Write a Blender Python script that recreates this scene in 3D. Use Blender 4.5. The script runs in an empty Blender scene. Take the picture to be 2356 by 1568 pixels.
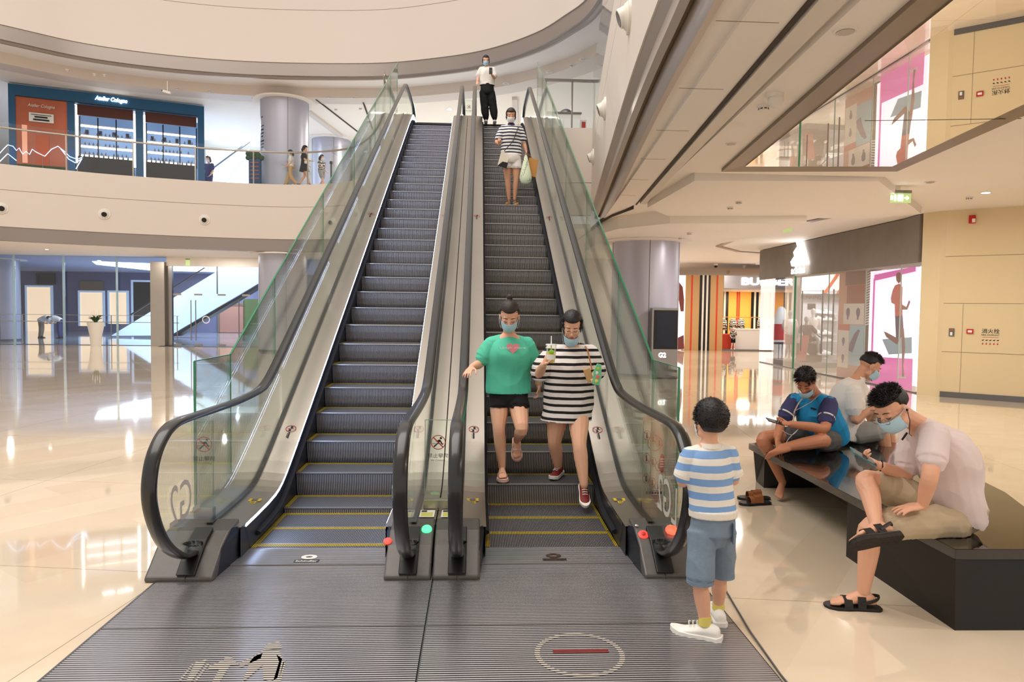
import bpy, math, random
from mathutils import Vector, Matrix, noise
R_=random.Random(7)
V=Vector
COL=bpy.context.scene.collection
PI=math.pi
# ---------------------------------------------------------------- camera
F,PT,YA,RO,H=1620.,.045,.0499,.0125,1.775
_f=V((math.sin(YA)*math.cos(PT),math.cos(YA)*math.cos(PT),-math.sin(PT)))
_r=V((math.cos(YA),-math.sin(YA),0)); _u=_r.cross(_f)
CR=_r*math.cos(RO)+_u*math.sin(RO); CU=_u*math.cos(RO)-_r*math.sin(RO); CF=_f
CAMP=V((0,0,H))
def ray(x,y): return CF+CR*((x-1178)/F)-CU*((y-784)/F)
def at(x,y,Y):
    d=ray(x,y); return CAMP+d*(Y/d.y)
def atz(x,y,z):
    d=ray(x,y); return CAMP+d*((z-H)/d.z)
cd=bpy.data.cameras.new('camera'); cam=bpy.data.objects.new('camera',cd); COL.objects.link(cam)
cd.sensor_width=36; cd.lens=F*36/2356; cd.clip_start=.05; cd.clip_end=300
cam.matrix_world=Matrix(((CR.x,CU.x,-CF.x,0),(CR.y,CU.y,-CF.y,0),(CR.z,CU.z,-CF.z,H),(0,0,0,1)))
bpy.context.scene.camera=cam
# ---------------------------------------------------------------- materials
MT={}
def s2l(c):
    return tuple((x/255/12.92 if x/255<=.04045 else ((x/255+.055)/1.055)**2.4) for x in c)+(1,)
def mat(name,c,rough=.5,metal=0,emit=0,spec=.5,alpha=1,trans=0,ior=1.45,ecol=None,noise_amt=0,nscale=8,bump=0,bscale=60,coat=0,aniso=0):
    m=bpy.data.materials.new(name); m.use_nodes=True; nt=m.node_tree; b=nt.nodes['Principled BSDF']
    col=s2l(c)
    b.inputs['Base Color'].default_value=col; b.inputs['Roughness'].default_value=rough
    b.inputs['Metallic'].default_value=metal; b.inputs['Specular IOR Level'].default_value=spec
    b.inputs['IOR'].default_value=ior; b.inputs['Transmission Weight'].default_value=trans
    b.inputs['Coat Weight'].default_value=coat; b.inputs['Coat Roughness'].default_value=.05
    if emit:
        b.inputs['Emission Color'].default_value=s2l(ecol) if ecol else col; b.inputs['Emission Strength'].default_value=emit
    if alpha<1: b.inputs['Alpha'].default_value=alpha
    if aniso: b.inputs['Anisotropic'].default_value=aniso
    if noise_amt or bump:
        tc=nt.nodes.new('ShaderNodeTexCoord')
    if noise_amt:
        n=nt.nodes.new('ShaderNodeTexNoise'); n.inputs['Scale'].default_value=nscale; n.inputs['Detail'].default_value=4
        nt.links.new(tc.outputs['Object'],n.inputs['Vector'])
        mx=nt.nodes.new('ShaderNodeMix'); mx.data_type='RGBA'
        mx.inputs[6].default_value=tuple(v*(1-noise_amt) for v in col[:3])+(1,); mx.inputs[7].default_value=tuple(min(1,v*(1+noise_amt)) for v in col[:3])+(1,)
        nt.links.new(n.outputs['Fac'],mx.inputs[0]); nt.links.new(mx.outputs[2],b.inputs['Base Color'])
    if bump:
        n2=nt.nodes.new('ShaderNodeTexNoise'); n2.inputs['Scale'].default_value=bscale; n2.inputs['Detail'].default_value=3
        nt.links.new(tc.outputs['Object'],n2.inputs['Vector'])
        bp=nt.nodes.new('ShaderNodeBump'); bp.inputs['Strength'].default_value=bump; bp.inputs['Distance'].default_value=.01
        nt.links.new(n2.outputs['Fac'],bp.inputs['Height']); nt.links.new(bp.outputs[0],b.inputs['Normal'])
    MT[name]=m; return m
def stripes(name,axis,period,stops,rough=.5,metal=0,bump=0,off=0,wob=0,rot=None,scale=None,emit=0,nz=0):
    """bands along one object axis; stops = [(position 0..1, colour)]"""
    m=mat(name,stops[0][1],rough,metal); nt=m.node_tree; b=nt.nodes['Principled BSDF']; N=nt.nodes.new; L=nt.links.new
    tc=N('ShaderNodeTexCoord'); sp=N('ShaderNodeSeparateXYZ'); src=tc.outputs['Object']
    if rot:
        mp=N('ShaderNodeMapping'); mp.inputs['Rotation'].default_value=rot; L(src,mp.inputs[0]); src=mp.outputs[0]
    L(src,sp.inputs[0]); v=sp.outputs[axis]
    if wob:
        nn=N('ShaderNodeTexNoise'); nn.inputs['Scale'].default_value=6; L(src,nn.inputs['Vector'])
        ma=N('ShaderNodeMath'); ma.operation='MULTIPLY_ADD'; ma.inputs[1].default_value=wob; L(nn.outputs['Fac'],ma.inputs[0]); L(v,ma.inputs[2]); v=ma.outputs[0]
    a=N('ShaderNodeMath'); a.operation='ADD'; a.inputs[1].default_value=off+1000*period; L(v,a.inputs[0])
    d=N('ShaderNodeMath'); d.operation='DIVIDE'; d.inputs[1].default_value=period; L(a.outputs[0],d.inputs[0])
    f=N('ShaderNodeMath'); f.operation='FRACT'; L(d.outputs[0],f.inputs[0])
    cr=N('ShaderNodeValToRGB'); cr.color_ramp.interpolation='CONSTANT'
    e=cr.color_ramp.elements; e[0].position=0; e[0].color=s2l(stops[0][1])
    e[1].position=stops[1][0]; e[1].color=s2l(stops[1][1])
    for p,c in stops[2:]:
        q=e.new(p); q.color=s2l(c)
    L(f.outputs[0],cr.inputs[0]); out=cr.outputs[0]
    if nz:
        n3=N('ShaderNodeTexNoise'); n3.inputs['Scale'].default_value=2.5; n3.inputs['Detail'].default_value=6; L(tc.outputs['Object'],n3.inputs['Vector'])
        mr=N('ShaderNodeMapRange'); mr.inputs[3].default_value=1-nz; mr.inputs[4].default_value=1+nz; L(n3.outputs['Fac'],mr.inputs[0])
        mx=N('ShaderNodeVectorMath'); mx.operation='SCALE'; L(out,mx.inputs[0]); L(mr.outputs[0],mx.inputs['Scale']); out=mx.outputs[0]
    L(out,b.inputs['Base Color'])
    if emit: L(out,b.inputs['Emission Color']); b.inputs['Emission Strength'].default_value=emit
    if bump:
        w=N('ShaderNodeMath'); w.operation='PINGPONG'; w.inputs[1].default_value=.5; L(f.outputs[0],w.inputs[0])
        bp=N('ShaderNodeBump'); bp.inputs['Strength'].default_value=bump; bp.inputs['Distance'].default_value=period*.5
        L(w.outputs[0],bp.inputs['Height']); L(bp.outputs[0],b.inputs['Normal'])
    return m
# ---------------------------------------------------------------- mesh helpers
def wloc(p):
    l=V((0,0,0))
    while p: l+=p.location; p=p.parent
    return l
class MB:
    def __init__(s): s.v=[];s.f=[];s.fm=[]
    def add(s,vs,fs,m=0):
        o=len(s.v); s.v+= [V(a) for a in vs]; s.f+=[tuple(i+o for i in q) for q in fs]; s.fm+=[m]*len(fs); return s
    def box(s,a,b,m=0):
        x0,y0,z0=a;x1,y1,z1=b
        return s.add([(x0,y0,z0),(x1,y0,z0),(x1,y1,z0),(x0,y1,z0),(x0,y0,z1),(x1,y0,z1),(x1,y1,z1),(x0,y1,z1)],
         [(3,2,1,0),(4,5,6,7),(0,1,5,4),(1,2,6,5),(2,3,7,6),(3,0,4,7)],m)
    def obox(s,c,ax,ay,az,m=0):
        """box by centre and three half vectors"""
        c=V(c);ax=V(ax);ay=V(ay);az=V(az)
        vs=[c+ax*i+ay*j+az*k for k in(-1,1) for j in(-1,1) for i in(-1,1)]
        return s.add(vs,[(0,2,3,1),(4,5,7,6),(0,1,5,4),(1,3,7,5),(3,2,6,7),(2,0,4,6)],m)
    def prism(s,poly,z0,z1,m=0):
        n=len(poly); vs=[(p[0],p[1],z0) for p in poly]+[(p[0],p[1],z1) for p in poly]
        return s.add(vs,[tuple(range(n))[::-1],tuple(range(n,2*n))]+[(i,(i+1)%n,n+(i+1)%n,n+i) for i in range(n)],m)
    def exx(s,poly,x0,x1,m=0):
        """(y,z) polygon extruded along x"""
        n=len(poly); vs=[(x0,p[0],p[1]) for p in poly]+[(x1,p[0],p[1]) for p in poly]
        return s.add(vs,[tuple(range(n)),tuple(range(n,2*n))[::-1]]+[((i+1)%n,i,n+i,n+(i+1)%n) for i in range(n)],m)
    def exf(s,poly,o,ux,uy,un,d,m=0):
        """2D polygon in plane (o,ux,uy) thickened by d along un"""
        o=V(o);ux=V(ux);uy=V(uy);un=V(un).normalized()*d
        n=len(poly); a=[o+ux*p[0]+uy*p[1] for p in poly]; vs=a+[q+un for q in a]
        return s.add(vs,[tuple(range(n))[::-1],tuple(range(n,2*n))]+[(i,(i+1)%n,n+(i+1)%n,n+i) for i in range(n)],m)
    def strip(s,A,B,m=0):
        n=len(A); return s.add(list(A)+list(B),[(i,i+1,n+i+1,n+i) for i in range(n-1)],m)
    def ribbon(s,sec,m=0,closed=True):
        """sections: list of equal-length point loops -> tube skin with caps"""
        n=len(sec[0]); vs=[p for q in sec for p in q]; fs=[]
        for i in range(len(sec)-1):
            for j in range(n if closed else n-1):
                k=(j+1)%n; fs.append((i*n+j,i*n+k,(i+1)*n+k,(i+1)*n+j))
        if closed: fs+= [tuple(range(n))[::-1],tuple(range((len(sec)-1)*n,len(sec)*n))]
        return s.add(vs,fs,m)
    def tube(s,pts,r,n=8,m=0,ref=(0,0,1)):
        """r: radius or list of radius / (side,front) pairs"""
        pts=[V(p) for p in pts]; sec=[]
        rr=r if isinstance(r,(list,tuple)) else [r]*len(pts); ref=V(ref); pu=None
        for i,p in enumerate(pts):
            t=(pts[min(i+1,len(pts)-1)]-pts[max(i-1,0)]).normalized()
            u=ref-t*ref.dot(t)
            if u.length<.05: u=(pu or V((1,0,0)))-t*(pu or V((1,0,0))).dot(t)
            u.normalize(); pu=u; w=t.cross(u); q=rr[i]; a,b=q if isinstance(q,(tuple,list)) else (q,q)
            sec.append([p+w*(a*math.cos(2*PI*k/n))+u*(b*math.sin(2*PI*k/n)) for k in range(n)])
        return s.ribbon(sec,m)
    def ell(s,c,r,ax=None,n=12,m=0):
        c=V(c); X,Y,Z=ax or (V((1,0,0)),V((0,1,0)),V((0,0,1))); h=n//2; vs=[c-Z*r[2]]
        for i in range(1,h):
            a=PI*i/h-PI/2
            for k in range(n):
                b=2*PI*k/n; vs.append(c+X*(r[0]*math.cos(a)*math.cos(b))+Y*(r[1]*math.cos(a)*math.sin(b))+Z*(r[2]*math.sin(a)))
        vs.append(c+Z*r[2]); fs=[(0,1+(k+1)%n,1+k) for k in range(n)]
        for i in range(h-2):
            for k in range(n):
                a=1+i*n+k; b=1+i*n+(k+1)%n; fs.append((a,b,b+n,a+n))
        l=len(vs)-1; o=1+(h-2)*n; fs+=[(o+k,o+(k+1)%n,l) for k in range(n)]
        return s.add(vs,fs,m)
    def cyl(s,c,r,h,n=20,m=0,ax=(0,0,1),r2=None):
        c=V(c);ax=V(ax).normalized(); return s.tube([c,c+ax*h],[r,r if r2 is None else r2],n,m,ref=(0,0,1) if abs(ax.z)<.9 else (1,0,0))
    def build(s,name,mt,parent=None,loc=None,smooth=False,bevel=0,seg=2,sub=0,ang=None):
        me=bpy.data.meshes.new(name); o=bpy.data.objects.new(name,me); COL.objects.link(o)
        off=V((0,0,0))
        if parent: o.parent=parent; off=wloc(parent)
        if loc is not None: o.location=V(loc)-off; off=V(loc)
        me.from_pydata([tuple(p-off) for p in s.v],[],s.f)
        for q in (mt if isinstance(mt,(list,tuple)) else [mt]): me.materials.append(MT[q])
        for p,k in zip(me.polygons,s.fm): p.material_index=k; p.use_smooth=smooth
        if ang: me.set_sharp_from_angle(angle=ang)
        me.update()
        if bevel:
            b=o.modifiers.new('bevel','BEVEL'); b.width=bevel; b.segments=seg; b.limit_method='ANGLE'; b.angle_limit=.6
        if sub:
            b=o.modifiers.new('sub','SUBSURF'); b.levels=sub; b.render_levels=sub
        return o
def thing(name,label,cat,loc=(0,0,0),group=None):
    o=bpy.data.objects.new(name,None); COL.objects.link(o); o.location=loc; o.empty_display_size=.1
    o['label']=label; o['category']=cat
    if group: o['group']=group
    return o
def tag(o,label,cat,group=None):
    o['label']=label; o['category']=cat
    if group: o['group']=group
    return o
def struct(o): o['kind']='structure'; return o
def copy_tree(o,parent=None):
    c=o.copy(); COL.objects.link(c); c.parent=parent
    for ch in list(o.children): copy_tree(ch,c)
    return c
def dup(o,loc,label=None,group=None,rz=None):
    c=copy_tree(o); c.location=loc
    if rz is not None: c.rotation_euler.z=rz
    if label: c['label']=label
    if group: c['group']=group
    return c
def text(body,name,mt,o,ux,uy,h,parent=None,ext=.002,w=None,align='CENTER',bold=0,shear=0):
    """lettering standing in plane (o,ux,uy); h = letter height, w = total width to fit"""
    cu=bpy.data.curves.new(name,'FONT'); cu.body=body; cu.size=1; cu.align_x='CENTER'; cu.extrude=0; cu.offset=bold; cu.shear=shear
    cu.resolution_u=3
    t=bpy.data.objects.new(name,cu); COL.objects.link(t)
    dg=bpy.context.evaluated_depsgraph_get(); me=bpy.data.meshes.new_from_object(t.evaluated_get(dg))
    bpy.data.objects.remove(t); bpy.data.curves.remove(cu)
    xs=[v.co.x for v in me.vertices]; ys=[v.co.y for v in me.vertices]
    if not xs: return None
    x0,x1,y0,y1=min(xs),max(xs),min(ys),max(ys); sy=h/(y1-y0); sx=w/(x1-x0) if w else sy
    o=V(o);ux=V(ux).normalized();uy=V(uy).normalized();un=ux.cross(uy)
    mb=MB(); vs=[o+ux*((v.co.x-(x0+x1)/2)*sx)+uy*((v.co.y-y0)*sy)+un*ext for v in me.vertices]
    mb.add(vs,[tuple(p.vertices) for p in me.polygons]); bpy.data.meshes.remove(me)
    return mb.build(name,mt,parent)
def lerp(a,b,t): return a+(b-a)*t
def crom(P,k=6):
    """Catmull-Rom through tuples of numbers"""
    out=[]; n=len(P)
    for i in range(n-1):
        p0=P[max(i-1,0)];p1=P[i];p2=P[i+1];p3=P[min(i+2,n-1)]
        for j in range(k):
            t=j/k; out.append(tuple(.5*((2*b)+(-a+c)*t+(2*a-5*b+4*c-d)*t*t+(-a+3*b-3*c+d)*t**3) for a,b,c,d in zip(p0,p1,p2,p3)))
    out.append(tuple(P[-1])); return out
# ---------------------------------------------------------------- palette
def arc(c,r,a0,a1,n=24,e=1): return [(c[0]+r*math.cos(lerp(a0,a1,i/n)),c[1]+r*e*math.sin(lerp(a0,a1,i/n))) for i in range(n+1)]
mat('cream',(218,207,197),.55); mat('cream2',(224,206,168),.35,spec=.4); mat('ceil',(238,231,224),.7); mat('ceilw',(246,236,222),.7)
mat('band',(150,140,134),.35,metal=.5); mat('bandb',(118,96,66),.5,metal=.3); mat('groove',(70,58,48),.8); mat('white',(235,232,228),.5)
mat('steel',(176,168,158),.32,metal=1,bump=.05,bscale=90,noise_amt=.06,nscale=3); mat('steel2',(150,146,142),.25,metal=1); mat('steelb',(120,122,126),.38,metal=.9)
mat('colm',(180,180,194),.36,metal=.3); mat('rubber',(26,25,26),.28,spec=.6,coat=.3); mat('black',(14,14,15),.45); mat('dark',(40,38,38),.5)
mat('casing',(92,88,86),.42,metal=.4,noise_amt=.12,nscale=40); mat('brush',(18,18,24),.9); mat('skirtm',(46,50,60),.35,metal=.7)
mat('led',(214,230,255),.5,emit=30,ecol=(190,212,255)); mat('yellow',(214,180,30),.5); mat('red',(190,30,28),.4); mat('greenl',(60,230,120),.4,emit=3)
mat('redl',(255,90,60),.4,emit=3); mat('granite',(20,19,19),.06,spec=.7,noise_amt=.3,nscale=400,coat=.5); mat('granite2',(17,16,16),.4,noise_amt=.5,nscale=300)
mat('edgeg',(40,120,84),.15,spec=.8,emit=.05,ecol=(60,150,100)); mat('brown',(128,112,94),.4,metal=.3); mat('band2',(186,176,168),.35,metal=.3); mat('band3',(214,206,196),.5)
mat('lamp',(255,248,232),.5,emit=14); mat('lampw',(255,255,255),.5,emit=5); mat('signw',(255,255,255),.5,emit=6)
mat('mirror',(236,232,226),.0,metal=1); mat('paper',(236,234,226),.6); mat('ink',(36,34,34),.6); mat('inkred',(190,60,50),.6); mat('decal',(196,190,182),.5)
mat('beltpost',(60,60,64),.4); mat('wood',(170,110,60),.5); mat('navy',(24,66,104),.45); mat('blueback',(150,180,220),.6); mat('leaf',(40,70,34),.6); mat('orange',(200,90,44),.6)
mat('seamc',(150,132,104),.7); mat('camb',(20,20,22),.2); mat('camw',(228,222,212),.4)
def glassmat(name,tint,spec=1.0,tr=.0):
    m=bpy.data.materials.new(name); m.use_nodes=True; nt=m.node_tree; nt.nodes.clear(); N=nt.nodes.new
    o=N('ShaderNodeOutputMaterial'); mx=N('ShaderNodeMixShader'); t=N('ShaderNodeBsdfTransparent'); g=N('ShaderNodeBsdfGlossy'); f=N('ShaderNodeFresnel')
    t.inputs[0].default_value=s2l(tint); g.inputs['Roughness'].default_value=.02; g.inputs[0].default_value=(1,1,1,1); f.inputs[0].default_value=1.5
    k=N('ShaderNodeMath'); k.operation='MULTIPLY'; k.inputs[1].default_value=spec
    nt.links.new(f.outputs[0],k.inputs[0]); nt.links.new(k.outputs[0],mx.inputs[0]); nt.links.new(t.outputs[0],mx.inputs[1]); nt.links.new(g.outputs[0],mx.inputs[2]); nt.links.new(mx.outputs[0],o.inputs[0]); MT[name]=m
glassmat('glass',(250,253,250),.45); glassmat('glassd',(250,254,251),.7); glassmat('glassc',(252,254,254),.5)
# floor
def floormat(name,c1,c2):
    m=mat(name,c1,.05,spec=.6); nt=m.node_tree; b=nt.nodes['Principled BSDF']; N=nt.nodes.new; L=nt.links.new
    tc=N('ShaderNodeTexCoord'); mp=N('ShaderNodeMapping'); mp.inputs['Rotation'].default_value=(0,0,math.radians(7.5)); L(tc.outputs['Object'],mp.inputs[0])
    br=N('ShaderNodeTexBrick'); br.offset=0; br.inputs['Scale'].default_value=1; br.inputs['Brick Width'].default_value=2.6; br.inputs['Row Height'].default_value=2.2
    br.inputs['Mortar Size'].default_value=.003; br.inputs['Color1'].default_value=(1,1,1,1); br.inputs['Color2'].default_value=(1,1,1,1); br.inputs['Mortar'].default_value=(.45,.4,.34,1); L(mp.outputs[0],br.inputs[0])
    m2=N('ShaderNodeMapping'); m2.inputs['Rotation'].default_value=(0,0,math.radians(-52)); L(tc.outputs['Object'],m2.inputs[0])
    b2=N('ShaderNodeTexBrick'); b2.offset=.37; b2.inputs['Scale'].default_value=1; b2.inputs['Brick Width'].default_value=2.9; b2.inputs['Row Height'].default_value=.42; b2.inputs['Mortar Size'].default_value=0; b2.inputs['Bias'].default_value=-.35
    b2.inputs['Color1'].default_value=s2l(c1); b2.inputs['Color2'].default_value=s2l(c2); L(m2.outputs[0],b2.inputs[0])
    n=N('ShaderNodeTexNoise'); n.inputs['Scale'].default_value=3; n.inputs['Detail'].default_value=6; L(tc.outputs['Object'],n.inputs[0])
    mr=N('ShaderNodeMapRange'); mr.inputs[3].default_value=.93; mr.inputs[4].default_value=1.07; L(n.outputs['Fac'],mr.inputs[0])
    mx=N('ShaderNodeMix'); mx.data_type='RGBA'; mx.blend_type='MULTIPLY'; mx.inputs[0].default_value=1; L(b2.outputs[0],mx.inputs[6]); L(br.outputs[0],mx.inputs[7])
    sc=N('ShaderNodeVectorMath'); sc.operation='SCALE'; L(mx.outputs[2],sc.inputs[0]); L(mr.outputs[0],sc.inputs['Scale']); L(sc.outputs[0],b.inputs['Base Color'])
    n2=N('ShaderNodeTexNoise'); n2.inputs['Scale'].default_value=1.1; n2.inputs['Detail'].default_value=1; L(tc.outputs['Object'],n2.inputs[0])
    bp=N('ShaderNodeBump'); bp.inputs['Strength'].default_value=.05; bp.inputs['Distance'].default_value=.02; L(n2.outputs['Fac'],bp.inputs['Height']); L(bp.outputs[0],b.inputs['Normal'])
    b.inputs['IOR'].default_value=1.6; b.inputs['Coat Weight'].default_value=.35; b.inputs['Coat Roughness'].default_value=.02
floormat('floor',(226,209,185),(212,192,165)); floormat('floorb',(196,204,216),(186,194,206))
def plate(name):
    m=stripes(name,1,.0205,[(0,(182,180,184)),(.45,(78,76,78))],.28,.55,bump=.4,nz=.25); return m
plate('plate'); stripes('tread',0,.0125,[(0,(140,140,144)),(.45,(40,40,44))],.4,.5,bump=.3); stripes('riserm',0,.016,[(0,(176,172,174)),(.45,(66,64,66))],.45,.3,bump=.4)
stripes('treadc',0,.0125,[(0,(206,176,40)),(.5,(50,46,26))],.5,.2)
# ---------------------------------------------------------------- floor
MB().box((-45,-7,-.2),(26,31.2,0)).build('floor','floor')['kind']='structure'
MB().box((-45,31.2,-.2),(4,62,-.002)).build('floor','floorb')['kind']='structure'
MB().box((4,31.2,-.2),(26,62,0)).build('floor','floor')['kind']='structure'
# ---------------------------------------------------------------- slab edges
Z2=6.4
CL=[(-24,17.5),(-21,20.5),(-18.6,22.5),(-15.9,24.5),(-14.5,25.3),(-12.9,26.1),(-10.2,27.0),(-7.4,27.4),(-5.45,26.9),(-4.3,25.8),(-3.3,23.2),(-2.75,20.5),(-2.45,18.15)]
CLs=crom(CL,5)
LAND=[(-2.45,18.15),(1.25,18.11),(2.87,17.95)]
FR=[(2.87,17.95),(2.63,15.93),(2.35,13.6),(2.07,11.27),(1.71,8.27),(1.54,6.7),(1.46,5.85),(1.3,4.2),(.95,.5),(.5,-5)]
FRs=crom(FR,4)
def offs(P,d):
    out=[]
    for i,p in enumerate(P):
        a=P[max(i-1,0)];b=P[min(i+1,len(P)-1)]; t=V((b[0]-a[0],b[1]-a[1])).normalized(); out.append((p[0]-t.y*d,p[1]+t.x*d))
    return out
def wall_ribbon(name,P,prof,mt,kind='trim_1'):
    """prof: closed (offset outward, z) polygon swept along plan curve P"""
    mb=MB(); Q=[offs(P,o) for o,z in prof]
    sec=[[V((Q[j][i][0],Q[j][i][1],prof[j][1])) for j in range(len(prof))] for i in range(len(P))]
    o=mb.ribbon(sec).build(name,mt,smooth=True,ang=.5); o['kind']='structure'; return o
# fascia of the second floor: curved left part, then straight right part (outward = away from the atrium = left of travel)
def level(z,P,nm):
    wall_ribbon(nm,P,[(0,z-2.07),(0,z-.62),(.012,z-.62),(.012,z-.605),(0,z-.605),(0,z),(.25,z),(.25,z-2.07)],'cream')
wall_ribbon('trim_1',CLs,[(0,Z2-2.07),(0,Z2-.86),(.03,Z2-.86),(.03,Z2-.84),(0,Z2-.84),(0,Z2),(.25,Z2),(.25,Z2-2.07)],'cream')
wall_ribbon('trim_2',CLs,[(.03,Z2-2.53),(.03,Z2-2.075),(.3,Z2-2.075),(.3,Z2-2.53)],'band')
wall_ribbon('trim_3',FRs,[(0,Z2-2.07),(0,Z2-.62),(.02,Z2-.62),(.02,Z2-.605),(0,Z2-.605),(0,Z2),(.25,Z2),(.25,Z2-2.07)],'cream')
# stepped grey soffit band under the right fascia
wall_ribbon('trim_4',FRs,[(.02,4.325),(.09,4.25),(.09,4.12),(.15,4.08),(.17,4.16),(.21,4.16),(.22,4.05),(.27,3.96),(.33,3.96),(.33,4.325)],'band2')
wall_ribbon('trim_4',FRs,[(.172,4.14),(.172,4.155),(.208,4.155),(.208,4.14)],'bandb')
wall_ribbon('trim_5',LAND,[(0,4.2),(0,5.0),(.02,5.0),(.02,5.02),(0,5.02),(0,Z2-.01),(.25,Z2-.01),(.25,4.2)],'cream')
# floors of the upper level
def slab(name,poly,z0,z1,mt):
    o=MB().prism(poly,z0,z1).build(name,mt); o['kind']='structure'; return o
slab('floor',[(x,y) for x,y in offs(CLs,.2)]+[(1.25,18.3),(3.0,18.15),(3.0,45),(-34,45),(-34,17.5)],Z2-.12,Z2,'floorb')
slab('floor',[(x,y) for x,y in offs(FRs,.2)]+[(24,-5),(24,45),(3.0,45)],Z2-.12,Z2,'floorb')
# lower ceilings
slab('ceiling',[(x,y) for x,y in offs(CLs,.28)]+[(1.25,18.4),(2.9,18.2),(3.3,45),(-34,45),(-34,17.5)],3.86,4.0,'ceil')
slab('ceiling',[(x,y) for x,y in offs(FRs,.3)]+[(24,-5),(24,45),(3.2,45)],4.0,4.1,'ceil')
# ring of the third floor
RG=[(-24,16),(-19.5,20.4),(-15.4,23.9),(-13.5,25.4),(-11,26.3),(-8.,26.7),(-4.04,26.5),(-1.6,25.75),(.24,24.75),(1.76,23.2),(2.58,21.7),(3.05,20.5),(3.2,18.6),(2.95,16),(2.4,11.3),(1.8,6),(1.2,.5),(.9,-5)]
RGs=crom(RG,5)
wall_ribbon('trim_6',RGs,[(0,10.73),(0,12.62),(.03,12.62),(.03,12.64),(0,12.64),(0,14.2),(.25,14.2),(.25,10.73)],'cream')
wall_ribbon('trim_7',RGs,[(.04,10.27),(.04,10.725),(.3,10.725),(.3,10.2),(.22,10.2),(.16,10.27)],'band')
for a,b,z in ((.3,.62,10.24),(.66,1.45,10.27)): wall_ribbon('ceiling',RGs,[(a,z),(a,z+.25),(b,z+.25),(b,z)],'ceil')
wall_ribbon('trim_8',RGs,[(1.45,9.9),(1.45,10.5),(2.3,10.5),(2.3,9.9)],'cream')
slab('ceiling',[(x,y) for x,y in offs(RGs[:62],2.2)]+[(6,24),(6,48),(-38,48),(-38,14)],9.92,10.05,'ceilw')
slab('ceiling',[(x,y) for x,y in offs(RGs[55:],2.2)]+[(24,-5),(24,26),(5.6,26)],9.92,10.05,'ceilw')
# grooves and a dropped bay in the upper ceiling
for a,b in (((-6.4,28.4),(-5.6,33.5)),((-4.6,28.6),(-4.9,33.8))):
    d=V((b[0]-a[0],b[1]-a[1])).normalized(); MB().obox(((a[0]+b[0])/2,(a[1]+b[1])/2,9.905),(d.x*2.6,d.y*2.6,0),(-d.y*.03,d.x*.03,0),(0,0,.018)).build('trim_9','groove')['kind']='structure'
MB().obox((-6.9,31.5,9.86),(.35,2.6,0),(-.12,.03,0),(0,0,.06)).build('trim_9','cream')['kind']='structure'
MB().obox((1.6,31,9.86),(.25,3.6,0),(-.1,.02,0),(0,0,.06)).build('trim_9','cream')['kind']='structure'
# upper far walls
slab('wall_back',[(-38,44.5),(24,44.5),(24,45),(-38,45)],Z2,10,'ceilw')
# ---------------------------------------------------------------- right lobby ceiling
def cpoly(name,poly,z0,z1,mt): return slab(name,poly,z0,z1,mt)
cpoly('ceiling',[(1.75,3.0),(2.09,3.0),(3.22,14.35),(3.05,16.6),(2.98,16.6)],3.955,4.0,'ceil')
for y in (3.7,5.3,6.9,8.5,10.1,11.7,13.3):
    t=(y-3)/13; x0=1.45+t*1.5; x1=2.02+.09*(y-3)+.02
    MB().box((x0+.05,y,3.952),(x1,y+.006,3.956)).build('trim_9','seamc')['kind']='structure'
cpoly('trim_10',[(2.04,2.5),(2.075,2.5),(3.245,14.4),(3.22,14.4)],3.94,4.0,'groove')
cpoly('trim_10',[(2.1,2.5),(2.32,2.5),(3.06,10.8),(3.38,14.2),(3.26,14.2)],3.93,4.0,'band3')
cpoly('ceiling',[(2.33,1.0),(9,1.0),(9,10.9),(3.07,10.9)],3.93,4.0,'ceil')
cpoly('ceiling',[(3.45,11.2),(6.3,10.9),(9.2,14.3),(8.6,15.2),(4.15,15.35),(3.42,14.2)],3.86,4.0,'ceil')
cpoly('ceiling',[(3.4,20.5),(3.0,18),(3.3,16.6),(4.2,15.35),(7.05,14.9),(7.2,17.5),(6.6,21),(5.6,24),(3.6,24)],3.7,4.0,'ceil')
# mirrored panel with its flat frame
MI=[(3.895,10.22),(5.96,9.98),(4.86,3.0),(2.98,3.0)]
MO=[(3.66,10.56),(6.2,10.25),(5.1,2.8),(2.7,2.8)]
mr_=thing('mirror_panel','wedge-shaped mirror panel in the ceiling over the right lobby','mirror',(4.3,7,3.92))
MB().prism(MI,3.9,3.929).build('mirror_glass','mirror',mr_)
MB().add([(*p,3.915) for p in MI]+[(*p,3.885) for p in MO]+[(*p,3.929) for p in MO],[(0,1,5,4),(1,2,6,5),(2,3,7,6),(3,0,4,7),(4,5,9,8),(5,6,10,9),(6,7,11,10),(7,4,8,11)]).build('frame','brown',mr_)
MB().obox((5.05,7.55,3.9),(.8,-.12,0),(0,.006,0),(0,0,.002)).build('seam','groove',mr_)
# far ceiling ring and curved groove
def flatribbon(name,P,w,z0,z1,mt):
    Q=offs(P,w); mb=MB(); sec=[[V((P[i][0],P[i][1],z0)),V((P[i][0],P[i][1],z1)),V((Q[i][0],Q[i][1],z1)),V((Q[i][0],Q[i][1],z0))] for i in range(len(P))]
    o=mb.ribbon(sec).build(name,mt); o['kind']='structure'; return o
flatribbon('trim_11',[(8.35,14.6),(8.0,17.5),(7.8,20.5),(8.2,23.5),(9.6,25.4),(12,26.5)],.18,3.97,4.02,'band')
flatribbon('trim_11',[(3.25,14.7),(3.05,16.0),(3.0,17.2),(3.05,19)],.02,3.9,4.0,'groove')
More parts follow.
